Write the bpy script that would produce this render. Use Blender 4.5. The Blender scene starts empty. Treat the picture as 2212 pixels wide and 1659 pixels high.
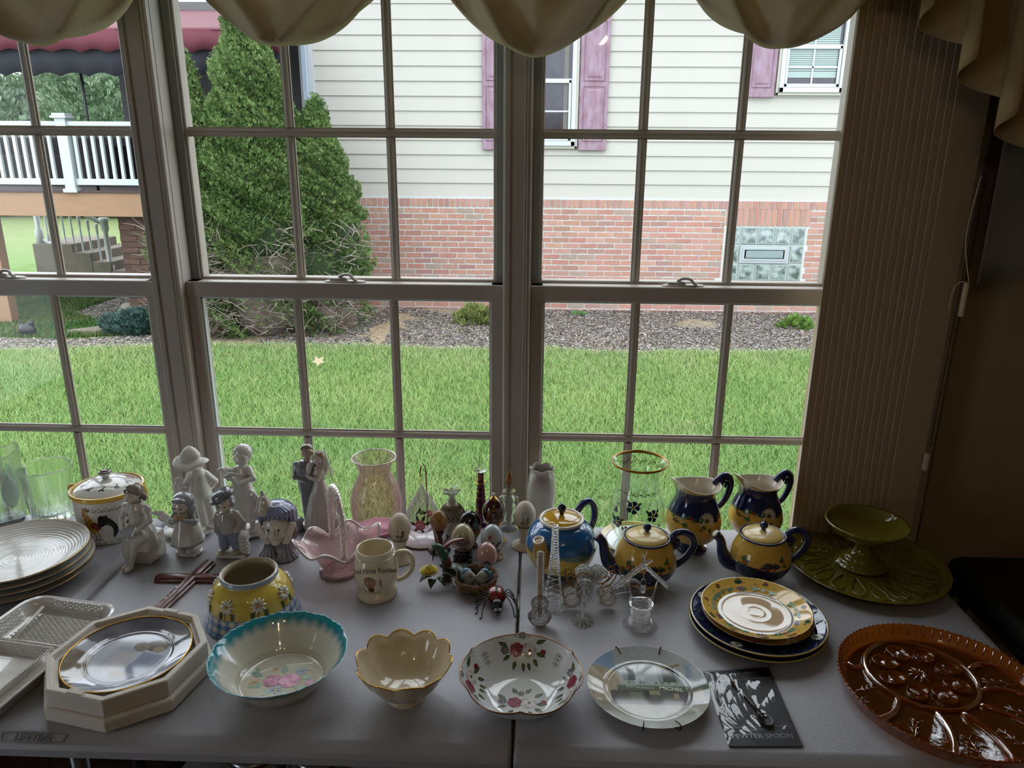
import bpy, math, random
import numpy as np
from mathutils import Vector, Matrix, Euler
random.seed(7); rng = np.random.default_rng(7)
sin, cos, pi = math.sin, math.cos, math.pi
S = bpy.context.scene
COL = S.collection

# ------------------------------------------------------------------ camera
CAM = np.array([0.0, 0.0, 1.602]); F = 1600.0
cd = bpy.data.cameras.new('camera'); co = bpy.data.objects.new('camera', cd); COL.objects.link(co)
def _cam_axes(p, y, r):
    f = np.array([-sin(y)*cos(p), cos(y)*cos(p), -sin(p)]); rt = np.array([cos(y), sin(y), 0.0]); up = np.cross(rt, f)
    return rt*cos(r)+up*sin(r), -rt*sin(r)+up*cos(r), f
RT, UP, FW = _cam_axes(*[math.radians(a) for a in (17.0, 1.69, 0.425)])
co.matrix_world = Matrix(((RT[0], UP[0], -FW[0], CAM[0]), (RT[1], UP[1], -FW[1], CAM[1]), (RT[2], UP[2], -FW[2], CAM[2]), (0, 0, 0, 1)))
cd.sensor_fit = 'HORIZONTAL'; cd.sensor_width = 36; cd.lens = 36*F/2212; cd.clip_start = .05; cd.clip_end = 200
S.camera = co
def ray(px, py): return RT*(px-1106)/F - UP*(py-829.5)/F + FW
def atz(px, py, z):
    d = ray(px, py); return CAM + d*(z-CAM[2])/d[2]
def aty(px, py, y):
    d = ray(px, py); return CAM + d*y/d[1]

# ------------------------------------------------------------------ light
S.view_settings.view_transform = 'Standard'; S.view_settings.look = 'None'; S.view_settings.gamma = 1
S.view_settings.use_curve_mapping = False
S.view_settings.exposure = 0.62
S.cycles.use_denoising = True
S.cycles.max_bounces = 14; S.cycles.diffuse_bounces = 5; S.cycles.glossy_bounces = 5; S.cycles.transmission_bounces = 12
S.cycles.transparent_max_bounces = 16; S.cycles.sample_clamp_indirect = 8
S.cycles.blur_glossy = 0.6
W = bpy.data.worlds.new('overcast_sky'); S.world = W; W.use_nodes = True
nt = W.node_tree; nt.nodes.clear()
wo = nt.nodes.new('ShaderNodeOutputWorld'); wb = nt.nodes.new('ShaderNodeBackground'); wb.inputs[1].default_value = 2.9
tc = nt.nodes.new('ShaderNodeTexCoord'); sx = nt.nodes.new('ShaderNodeSeparateXYZ'); cr = nt.nodes.new('ShaderNodeValToRGB')
nt.links.new(tc.outputs['Generated'], sx.inputs[0]); nt.links.new(sx.outputs[2], cr.inputs[0]); nt.links.new(cr.outputs[0], wb.inputs[0]); nt.links.new(wb.outputs[0], wo.inputs[0])
cr.color_ramp.elements[0].position = 0; cr.color_ramp.elements[0].color = (.66, .74, .86, 1)
cr.color_ramp.elements[1].position = 1; cr.color_ramp.elements[1].color = (.90, .96, 1.0, 1)

# ------------------------------------------------------------------ materials
MATS = {}
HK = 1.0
def _hex(c):
    if isinstance(c, str):
        c = [int(c[i:i+2], 16)/255 for i in (0, 2, 4)]
        c = [x/12.92 if x < .04045 else ((x+.055)/1.055)**2.4 for x in c]
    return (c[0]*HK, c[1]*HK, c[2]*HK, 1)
def mat(name, color=(.8, .8, .8), rough=.5, metal=0, trans=0, ior=1.5, coat=0, noise=0, nscale=20, ncol=None, bump=0, bscale=200,
        attr=False, sss=0, spec=.5, stretch=None, detail=4, sheen=0):
    if name in MATS: return MATS[name]
    m = bpy.data.materials.new(name); m.use_nodes = True; t = m.node_tree; b = t.nodes['Principled BSDF']; L = t.links
    c = _hex(color); b.inputs['Base Color'].default_value = c; b.inputs['Roughness'].default_value = rough
    b.inputs['Metallic'].default_value = metal; b.inputs['Transmission Weight'].default_value = trans; b.inputs['IOR'].default_value = ior
    b.inputs['Coat Weight'].default_value = coat; b.inputs['Coat Roughness'].default_value = .05; b.inputs['Specular IOR Level'].default_value = spec
    if sss: b.inputs['Subsurface Weight'].default_value = sss; b.inputs['Subsurface Radius'].default_value = (.01, .008, .006)
    if sheen: b.inputs['Sheen Weight'].default_value = sheen
    co_ = t.nodes.new('ShaderNodeTexCoord'); mp = t.nodes.new('ShaderNodeMapping'); L.new(co_.outputs['Object'], mp.inputs[0])
    if stretch: mp.inputs['Scale'].default_value = stretch
    src = None
    if attr:
        a = t.nodes.new('ShaderNodeAttribute'); a.attribute_name = 'Col'; src = a.outputs['Color']
    if noise:
        n = t.nodes.new('ShaderNodeTexNoise'); n.inputs['Scale'].default_value = nscale; n.inputs['Detail'].default_value = detail
        L.new(mp.outputs[0], n.inputs['Vector'])
        r = t.nodes.new('ShaderNodeMapRange'); r.inputs[1].default_value = .35; r.inputs[2].default_value = .65; L.new(n.outputs[0], r.inputs[0])
        r.inputs[3].default_value = 0; r.inputs[4].default_value = noise
        x = t.nodes.new('ShaderNodeMix'); x.data_type = 'RGBA'; L.new(r.outputs[0], x.inputs[0])
        if src: L.new(src, x.inputs[6])
        else: x.inputs[6].default_value = c
        x.inputs[7].default_value = _hex(ncol) if ncol is not None else (c[0]*.6, c[1]*.6, c[2]*.6, 1)
        src = x.outputs[2]
    if src: L.new(src, b.inputs['Base Color'])
    if bump:
        n2 = t.nodes.new('ShaderNodeTexNoise'); n2.inputs['Scale'].default_value = bscale; L.new(mp.outputs[0], n2.inputs['Vector'])
        bp = t.nodes.new('ShaderNodeBump'); bp.inputs['Strength'].default_value = bump; bp.inputs['Distance'].default_value = .002
        L.new(n2.outputs[0], bp.inputs['Height']); L.new(bp.outputs[0], b.inputs['Normal'])
    MATS[name] = m; return m
def glassmat(name, color, rough=0.0, ior=1.5):
    if name in MATS: return MATS[name]
    m = bpy.data.materials.new(name); m.use_nodes = True; t = m.node_tree; t.nodes.clear(); L = t.links
    o = t.nodes.new('ShaderNodeOutputMaterial'); g = t.nodes.new('ShaderNodeBsdfGlass'); g.inputs['Color'].default_value = _hex(color)
    g.inputs['Roughness'].default_value = rough; g.inputs['IOR'].default_value = ior
    tr = t.nodes.new('ShaderNodeBsdfTransparent'); tr.inputs[0].default_value = _hex(color); x = t.nodes.new('ShaderNodeMixShader'); x.inputs[0].default_value = .38
    L.new(g.outputs[0], x.inputs[1]); L.new(tr.outputs[0], x.inputs[2]); L.new(x.outputs[0], o.inputs[0])
    MATS[name] = m; return m
def thinglass(name, tint, gl=.12, extra=None):
    """thin blown glass: lets light straight through, with fresnel reflections"""
    if name in MATS: return MATS[name]
    m = bpy.data.materials.new(name); m.use_nodes = True; t = m.node_tree; t.nodes.clear(); L = t.links
    o = t.nodes.new('ShaderNodeOutputMaterial'); a = t.nodes.new('ShaderNodeBsdfTransparent'); a.inputs[0].default_value = _hex(tint)
    g = t.nodes.new('ShaderNodeBsdfGlossy'); g.inputs['Roughness'].default_value = .02
    lw = t.nodes.new('ShaderNodeLayerWeight'); lw.inputs[0].default_value = .5
    pw_ = t.nodes.new('ShaderNodeMath'); pw_.operation = 'POWER'; pw_.inputs[1].default_value = 4.5; L.new(lw.outputs['Facing'], pw_.inputs[0])
    ma = t.nodes.new('ShaderNodeMath'); ma.operation = 'MULTIPLY_ADD'; ma.inputs[1].default_value = gl*3; ma.inputs[2].default_value = gl*.25; L.new(pw_.outputs[0], ma.inputs[0])
    x = t.nodes.new('ShaderNodeMixShader'); L.new(ma.outputs[0], x.inputs[0]); L.new(a.outputs[0], x.inputs[1]); L.new(g.outputs[0], x.inputs[2])
    out = x.outputs[0]
    if extra:
        d = t.nodes.new('ShaderNodeBsdfDiffuse'); d.inputs[0].default_value = _hex(extra[0])
        y = t.nodes.new('ShaderNodeMixShader'); L.new(out, y.inputs[1]); L.new(d.outputs[0], y.inputs[2])
        lf = t.nodes.new('ShaderNodeLayerWeight'); lf.inputs[0].default_value = .35
        ml = t.nodes.new('ShaderNodeMath'); ml.operation = 'MULTIPLY_ADD'; ml.inputs[1].default_value = extra[2]; ml.inputs[2].default_value = extra[1]
        L.new(lf.outputs['Facing'], ml.inputs[0]); L.new(ml.outputs[0], y.inputs[0]); out = y.outputs[0]
    L.new(out, o.inputs[0]); MATS[name] = m; return m
def fabric(name, color, trans=.35):
    m = bpy.data.materials.new(name); m.use_nodes = True; t = m.node_tree; t.nodes.clear(); L = t.links
    o = t.nodes.new('ShaderNodeOutputMaterial'); d = t.nodes.new('ShaderNodeBsdfDiffuse'); d.inputs[0].default_value = _hex(color)
    tr = t.nodes.new('ShaderNodeBsdfTranslucent'); tr.inputs[0].default_value = _hex('eadcae'); x = t.nodes.new('ShaderNodeMixShader'); x.inputs[0].default_value = trans
    n = t.nodes.new('ShaderNodeTexNoise'); n.inputs['Scale'].default_value = 60; tcn = t.nodes.new('ShaderNodeTexCoord'); L.new(tcn.outputs['Object'], n.inputs['Vector'])
    bp = t.nodes.new('ShaderNodeBump'); bp.inputs['Strength'].default_value = .35; bp.inputs['Distance'].default_value = .003; L.new(n.outputs[0], bp.inputs['Height'])
    L.new(bp.outputs[0], d.inputs['Normal']); L.new(d.outputs[0], x.inputs[1]); L.new(tr.outputs[0], x.inputs[2]); L.new(x.outputs[0], o.inputs[0]); MATS[name] = m; return m

# ------------------------------------------------------------------ objects
def tag(o, label=None, cat=None, group=None, kind=None):
    if label: o['label'] = label
    if cat: o['category'] = cat
    if group: o['group'] = group
    if kind: o['kind'] = kind
    return o
def thing(name, label, cat, loc=(0, 0, 0), rz=0, group=None, kind=None):
    o = bpy.data.objects.new(name, None); COL.objects.link(o); o.location = loc; o.rotation_euler = (0, 0, rz); o.empty_display_size = .02
    return tag(o, label, cat, group, kind)
def struct(name, loc=(0, 0, 0)):
    o = bpy.data.objects.new(name, None); COL.objects.link(o); o.location = loc; o['kind'] = 'structure'; return o
def link(name, me, parent=None, label=None, cat=None, group=None, kind=None, loc=None, rot=None):
    o = bpy.data.objects.new(name, me); COL.objects.link(o)
    if parent: o.parent = parent
    if loc is not None: o.location = loc
    if rot is not None: o.rotation_euler = rot
    return tag(o, label, cat, group, kind)
def copy_tree(o, parent=None):
    c = o.copy(); COL.objects.link(c)
    if parent: c.parent = parent
    for ch in list(o.children): copy_tree(ch, c)
    return c
def setcol(me, cols, dom='CORNER'):
    a = me.color_attributes.new('Col', 'FLOAT_COLOR', dom); a.data.foreach_set('color', np.asarray(cols, np.float32).ravel())
def smoothen(me, angle=None):
    me.polygons.foreach_set('use_smooth', [True]*len(me.polygons))
def fast_mesh(name, v, tris, vcol=None, m=None):
    me = bpy.data.meshes.new(name); v = np.asarray(v, np.float32); tris = np.asarray(tris, np.int32)
    me.vertices.add(len(v)); me.vertices.foreach_set('co', v.ravel())
    k = tris.shape[1]
    me.loops.add(tris.size); me.loops.foreach_set('vertex_index', tris.ravel())
    me.polygons.add(len(tris)); me.polygons.foreach_set('loop_start', np.arange(len(tris), dtype=np.int32)*k)
    me.update(calc_edges=True)
    if vcol is not None: setcol(me, vcol, 'POINT')
    if m: me.materials.append(m)
    return me

class G:
    """collects geometry for ONE mesh"""
    def __init__(s): s.v = []; s.f = []; s.c = []; s.hasc = False; s.flat = False
    def add(s, vs, fs, col=None):
        n = len(s.v); s.v.extend([tuple(p) for p in vs]); s.f.extend([tuple(i+n for i in f) for f in fs])
        s.c.extend([col]*len(fs))
        if col is not None: s.hasc = True
        return s
    def box(s, x0, x1, y0, y1, z0, z1, col=None):
        vs = [(x, y, z) for z in (z0, z1) for x, y in ((x0, y0), (x1, y0), (x1, y1), (x0, y1))]
        return s.add(vs, [(3, 2, 1, 0), (4, 5, 6, 7), (0, 1, 5, 4), (1, 2, 6, 5), (2, 3, 7, 6), (3, 0, 4, 7)], col)
    def cbox(s, x0, x1, y0, y1, z0, z1, b=.002, col=None):
        """box with chamfered vertical & top edges"""
        o = lambda d: [(x0+d, y0), (x1-d, y0), (x1, y0+d), (x1, y1-d), (x1-d, y1), (x0+d, y1), (x0, y1-d), (x0, y0+d)]
        def ring(z, i):
            X0, X1, Y0, Y1 = x0+i, x1-i, y0+i, y1-i
            d = b
            return [(X0+d, Y0, z), (X1-d, Y0, z), (X1, Y0+d, z), (X1, Y1-d, z), (X1-d, Y1, z), (X0+d, Y1, z), (X0, Y1-d, z), (X0, Y0+d, z)]
        r = ring(z0, b)+ring(z0+b, 0)+ring(z1-b, 0)+ring(z1, b)
        fs = [tuple(range(7, -1, -1)), tuple(range(24, 32))]
        for k in range(3):
            for i in range(8): j = (i+1) % 8; fs.append((k*8+i, k*8+j, k*8+8+j, k*8+8+i))
        return s.add(r, fs, col)
    def lathe(s, prof, n=48, mod=None, col=None, cap0=True, cap1=True, a0=0, c=(0, 0, 0)):
        vs = []; full = True
        for (r, z) in prof:
            for i in range(n):
                a = a0+2*pi*i/n; rr, zz = (r, z) if mod is None else mod(a, r, z)
                vs.append((c[0]+rr*cos(a), c[1]+rr*sin(a), c[2]+zz))
        fs = []
        for k in range(len(prof)-1):
            for i in range(n): j = (i+1) % n; fs.append((k*n+i, k*n+j, k*n+n+j, k*n+n+i))
        if cap0: fs.append(tuple(range(n-1, -1, -1)))
        if cap1: b = (len(prof)-1)*n; fs.append(tuple(range(b, b+n)))
        return s.add(vs, fs, col)
    def tube(s, pts, r, n=8, closed=False, cap=True, col=None, flat=1.0):
        P = [Vector(p) for p in pts]; m = len(P); rs = r if hasattr(r, '__len__') else [r]*m
        vs = []; up = None
        for i in range(m):
            if closed: d = P[(i+1) % m]-P[i-1]
            else: d = P[min(i+1, m-1)]-P[max(i-1, 0)]
            if d.length < 1e-9: d = Vector((0, 0, 1))
            d.normalize()
            if up is None:
                up = Vector((0, 0, 1)) if abs(d.z) < .9 else Vector((1, 0, 0))
            a = d.cross(up)
            if a.length < 1e-6: a = d.cross(Vector((0, 1, 0)))
            a.normalize(); b = a.cross(d); up = b
            for k in range(n):
                t = 2*pi*k/n; vs.append(P[i]+a*cos(t)*rs[i]+b*sin(t)*rs[i]*flat)
        fs = []
        for i in range(m if closed else m-1):
            i2 = (i+1) % m
            for k in range(n): k2 = (k+1) % n; fs.append((i*n+k, i*n+k2, i2*n+k2, i2*n+k))
        if cap and not closed: fs.append(tuple(range(n-1, -1, -1))); fs.append(tuple(range((m-1)*n, m*n)))
        return s.add(vs, fs, col)
    def ell(s, c, r, n=16, m=10, rot=None, col=None):
        if not hasattr(r, '__len__'): r = (r, r, r)
        R = Euler(rot).to_matrix() if rot else None
        vs = []
        def P(x, y, z):
            p = Vector((x*r[0], y*r[1], z*r[2]))
            if R: p = R @ p
            return (p.x+c[0], p.y+c[1], p.z+c[2])
        vs.append(P(0, 0, -1))
        for j in range(1, m):
            t = -pi/2+pi*j/m
            for i in range(n): vs.append(P(cos(t)*cos(2*pi*i/n), cos(t)*sin(2*pi*i/n), sin(t)))
        vs.append(P(0, 0, 1)); fs = []
        for i in range(n): fs.append((0, 1+(i+1) % n, 1+i))
        for j in range(m-2):
            for i in range(n): a = 1+j*n; fs.append((a+i, a+(i+1) % n, a+n+(i+1) % n, a+n+i))
        e = len(vs)-1; a = 1+(m-2)*n
        for i in range(n): fs.append((a+i, a+(i+1) % n, e))
        return s.add(vs, fs, col)
    def prism(s, poly, z0, z1, col=None):
        n = len(poly); vs = [(x, y, z0) for x, y in poly]+[(x, y, z1) for x, y in poly]
        return s.add(vs, [tuple(range(n-1, -1, -1)), tuple(range(n, 2*n))]+[(i, (i+1) % n, n+(i+1) % n, n+i) for i in range(n)], col)
    def grid(s, fn, nu, nv, cu=False, cv=False, col=None):
        vs = [fn(i/nu, j/nv) for j in range(nv if cv else nv+1) for i in range(nu if cu else nu+1)]
        w = nu if cu else nu+1; h = nv if cv else nv+1
        fs = [(j*w+i, j*w+(i+1) % w, ((j+1) % h)*w+(i+1) % w, ((j+1) % h)*w+i) for j in range(nv) for i in range(nu)]
        return s.add(vs, fs, col)
    def xf(s, M, start=0):
        for i in range(start, len(s.v)): s.v[i] = tuple(M @ Vector(s.v[i]))
        return s
    def mesh(s, name, m, smooth=True, paintfn=None):
        me = bpy.data.meshes.new(name); me.from_pydata(s.v, [], s.f)
        if m: me.materials.append(m)
        if smooth: smoothen(me)
        if paintfn:
            setcol(me, [tuple(_hex(paintfn(*p))) for p in s.v], 'POINT')
        elif s.hasc:
            cc = []
            cache = {}
            for f, c in zip(s.f, s.c):
                if c not in cache: cache[c] = _hex(c if c is not None else 'ffffff')
                cc.extend([cache[c]]*len(f))
            setcol(me, cc)
        me.update(); return me
    def obj(s, name, m, parent=None, smooth=True, bevel=0, sub=0, solid=0, paintfn=None, sharp=None, **k):
        me = s.mesh(name, m, smooth, paintfn)
        if smooth and sharp is not None: me.set_sharp_from_angle(angle=math.radians(sharp))
        o = link(name, me, parent, **k)
        if solid: d = o.modifiers.new('solid', 'SOLIDIFY'); d.thickness = solid; d.offset = 0
        if bevel: d = o.modifiers.new('bevel', 'BEVEL'); d.width = bevel; d.segments = 2; d.limit_method = 'ANGLE'
        if sub: d = o.modifiers.new('sub', 'SUBSURF'); d.levels = sub; d.render_levels = sub
        return o
def box(name, m, x0, x1, y0, y1, z0, z1, parent=None, bevel=0, **k): return G().box(x0, x1, y0, y1, z0, z1).obj(name, m, parent, smooth=False, bevel=bevel, **k)
def blob(name, prims, m, parent, vox=.0016, smooth=4, **k):
    """sculpted porcelain form: ellipsoids ('e',c,r,rot) and tapered limbs ('c',pts,radii) fused into one continuous skin"""
    g = G()
    for p in prims:
        if p[0] == 'e': g.ell(p[1], p[2], 20, 12, p[3] if len(p) > 3 else None)
        elif p[0] == 'c':
            g.tube(p[1], p[2], 12)
            rr = p[2] if hasattr(p[2], '__len__') else [p[2]]*len(p[1])
            for q, r in zip(p[1], rr): g.ell(q, r, 12, 8)
        elif p[0] == 'l': g.lathe(p[1], 48, p[2] if len(p) > 2 else None, c=p[3] if len(p) > 3 else (0, 0, 0))
        elif p[0] == 'b': g.box(*p[1])
    me = g.mesh(name, m); o = link(name, me, parent, **k)
    d = o.modifiers.new('remesh', 'REMESH'); d.mode = 'VOXEL'; d.voxel_size = vox; d.use_smooth_shade = True
    d = o.modifiers.new('smooth', 'SMOOTH'); d.iterations = smooth; d.factor = .6
    return o
def spline(pts, n=8, closed=False):
    """Catmull-Rom through points"""
    P = [np.array(p, float) for p in pts]; m = len(P); out = []
    for i in range(m if closed else m-1):
        if closed: a, b, c, d = P[i-1], P[i], P[(i+1) % m], P[(i+2) % m]
        else: a, b, c, d = P[max(i-1, 0)], P[i], P[i+1], P[min(i+2, m-1)]
        for k in range(n):
            t = k/n; out.append(tuple(.5*((2*b)+(-a+c)*t+(2*a-5*b+4*c-d)*t*t+(-a+3*b-3*c+d)*t**3)))
    if not closed: out.append(tuple(P[-1]))
    return out
def shell(outer, th=.003, base=.006, n=6):
    """closed vessel profile: outer (r,z) bottom to rim, wall thickness th, with a smooth spline"""
    o = spline(outer, n); inner = []
    for i in range(len(o)-1, -1, -1):
        a = o[max(i-1, 0)]; b = o[min(i+1, len(o)-1)]; dx, dz = b[0]-a[0], b[1]-a[1]; L = math.hypot(dx, dz) or 1
        r = o[i][0]-th*dz/L; z = o[i][1]+th*dx/L
        if z >= o[0][1]+base and r > .001: inner.append((r, z))
    rim = [((o[-1][0]+inner[0][0])/2, o[-1][1]+th*.35)]
    inner.append((max(inner[-1][0]-.004, .0005), o[0][1]+base)); inner.append((.0005, o[0][1]+base))
    return o+rim+inner
def text_geo(txt, size, g, fn, col=None, depth=0, bold=False):
    """letters as real faces, placed through fn(u,v,w)"""
    cu = bpy.data.curves.new('t', 'FONT'); cu.body = txt; cu.size = size; cu.align_x = 'CENTER'; cu.align_y = 'CENTER'; cu.resolution_u = 3
    cu.extrude = depth
    if bold: cu.offset = size*.02
    ob = bpy.data.objects.new('t', cu); COL.objects.link(ob); dg = bpy.context.evaluated_depsgraph_get(); dg.update()
    me = bpy.data.meshes.new_from_object(ob.evaluated_get(dg))
    g.add([fn(v.co.x, v.co.y, v.co.z) for v in me.vertices], [tuple(p.vertices) for p in me.polygons], col)
    bpy.data.objects.remove(ob); bpy.data.curves.remove(cu); bpy.data.meshes.remove(me)

# ------------------------------------------------------------------ painted motifs on curved ware
class Surf:
    """maps (angle, arc length) on a lathe profile to 3-D, for hand painted decoration"""
    def __init__(s, prof, mod=None, sign=1):
        s.p = prof; s.mod = mod; s.sign = sign; s.s = [0]
        for a, b in zip(prof, prof[1:]): s.s.append(s.s[-1]+math.hypot(b[0]-a[0], b[1]-a[1]))
        s.L = s.s[-1]
    def pt(s, th, t):
        t = min(max(t, 0), s.L-1e-6); i = int(np.searchsorted(s.s, t, side='right'))-1; i = min(i, len(s.p)-2)
        a, b = s.p[i], s.p[i+1]; k = (t-s.s[i])/max(s.s[i+1]-s.s[i], 1e-9); r, z = a[0]+(b[0]-a[0])*k, a[1]+(b[1]-a[1])*k
        if s.mod: r, z = s.mod(th, r, z)
        return Vector((r*cos(th), r*sin(th), z))
    def at(s, th, t, off=0):
        p = s.pt(th, t)
        e = .002; du = s.pt(th+.02, t)-s.pt(th-.02, t); dv = s.pt(th, t+e)-s.pt(th, t-e); n = du.cross(dv)
        if n.length < 1e-12: n = Vector((0, 0, 1))
        n.normalize(); return p+n*off*s.sign
    def rad(s, t):
        p = s.pt(0, t); return max(math.hypot(p.x, p.y), .004)
class Paint:
    def __init__(s, mapf): s.g = G(); s.f = mapf; s.k = 0
    def poly(s, pts, col):
        s.k += 1; off = .0003+.000012*(s.k % 25)
        n = len(pts); cx = sum(p[0] for p in pts)/n; cy = sum(p[1] for p in pts)/n
        vs = [s.f(cx, cy, off)]+[s.f(p[0], p[1], off) for p in pts]
        s.g.add(vs, [(0, 1+i, 1+(i+1) % n) for i in range(n)], col)
    def dot(s, x, y, r, col, n=8): s.poly([(x+r*cos(2*pi*i/n), y+r*sin(2*pi*i/n)) for i in range(n)], col)
    def petal(s, x, y, a, L, w, col, r0=0):
        ca, sa = cos(a), sin(a); P = []
        for t, h in ((0, .15), (.35, .7), (.65, 1), (.88, .75), (1, .2)): P.append((r0+t*(L-r0), h*w/2))
        P = P+[(u, -v) for u, v in P[::-1]]
        s.poly([(x+u*ca-v*sa, y+u*sa+v*ca) for u, v in P], col)
    def leaf(s, x, y, a, L, w, col):
        ca, sa = cos(a), sin(a); P = [(0, 0), (.3*L, w/2), (.6*L, w*.4), (L, 0), (.6*L, -w*.4), (.3*L, -w/2)]
        s.poly([(x+u*ca-v*sa, y+u*sa+v*ca) for u, v in P], col)
    def vine(s, pts, w, col):
        q = spline(pts, 5)
        for a, b in zip(q, q[1:]):
            dx, dy = b[0]-a[0], b[1]-a[1]; L = math.hypot(dx, dy) or 1; nx, ny = -dy/L*w/2, dx/L*w/2
            s.poly([(a[0]+nx, a[1]+ny), (b[0]+nx, b[1]+ny), (b[0]-nx, b[1]-ny), (a[0]-nx, a[1]-ny)], col)
    def daisy(s, x, y, r, n, col, cc, a0=0, half=False, w=None):
        for i in range(n):
            a = a0+(pi*i/(n-1) if half else 2*pi*i/n); s.petal(x, y, a, r, w or r*.42, col, r*.22)
        s.dot(x, y, r*.24, cc)
    def rose(s, x, y, r, c1, c2, c3):
        for i in range(6): a = i*pi/3+.3; s.dot(x+r*.5*cos(a), y+r*.5*sin(a), r*.52, (c1, c2)[i % 2], 9)
        for i in range(4): a = i*pi/2; s.dot(x+r*.22*cos(a), y+r*.22*sin(a), r*.34, (c3, c2)[i % 2], 8)
        s.dot(x, y, r*.16, c1)
    def obj(s, name, parent, rough=.25, **k): return s.g.obj(name, mat('enamel_paint', (.8, .8, .8), rough=rough, coat=.4, attr=True), parent, smooth=False, **k)
def on(surf, th0, s0, flip=1):
    R = surf.rad(s0)
    return lambda u, v, off: surf.at(th0+flip*u/R, s0+v, off)
def planar(zf, sx=1): return lambda u, v, off: Vector((u, v, zf(u, v)+off))
TZ = .74
# ================================================================== ROOM
paintw = mat('white_window_paint', 'ada399', .42, coat=.1, bump=.02)
wallm = mat('beige_wall_paint', 'a08a6a', .8, noise=.12, nscale=3, bump=.08, bscale=350)
YW = 1.70
def wallpiece(par, x0, x1, z0, z1): box('wall_panel', wallm, x0, x1, 1.70, 1.86, z0, z1, par)
wb_ = struct('wall_back')
wallpiece(wb_, -3.0, -1.64, 0, 2.45); wallpiece(wb_, -1.64, .71, 0, .53); wallpiece(wb_, -1.64, .71, 2.06, 2.45); wallpiece(wb_, .71, 2.3, 0, 2.45)
carpet = mat('dark_red_carpet', '4a2f2a', .95, noise=.6, nscale=60, ncol='2f1d1a', bump=.4, bscale=500)
box('floor', carpet, -3.0, 2.3, -3.2, 1.70, -.05, 0, kind='structure')
box('ceiling', mat('ceiling_white', 'b8b0a0', .9, bump=.05), -3.0, 2.3, -3.2, 1.70, 2.45, 2.5, kind='structure')
wl_ = struct('wall_left')  # opening left for the added off-camera door
for y0, y1, z0, z1 in ((-3.2, -1.2, -.05, 2.5), (-.2, 1.86, -.05, 2.5), (-1.2, -.2, 2.05, 2.5), (-1.2, -.2, -.05, .12)): box('wall_panel', wallm, -3.05, -3.0, y0, y1, z0, z1, wl_)
dr = struct('added_door_1')  # off-camera door added to let fill daylight into the room
for y0, y1 in ((-1.2, -1.12), (-.28, -.2)): box('added_door_stile', paintw, -3.04, -3.0, y0, y1, .12, 2.1, dr)
box('added_door_rail', paintw, -3.04, -3.0, -1.2, -.2, .12, .24, dr); box('added_door_rail', paintw, -3.04, -3.0, -1.2, -.2, 1.97, 2.05, dr)
box('wall_right', wallm, 2.3, 2.35, -3.2, 1.86, -.05, 2.5, kind='structure')
box('wall_front', wallm, -3.05, 2.35, -3.25, -3.2, -.05, 2.5, kind='structure')
G().cbox(-3.0, -1.70, 1.682, 1.70, 0, .10, .004).obj('baseboard_left', paintw, None, False, kind='structure')
G().cbox(.96, 2.3, 1.682, 1.70, 0, .10, .004).obj('baseboard_right', paintw, None, False, kind='structure')

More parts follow.
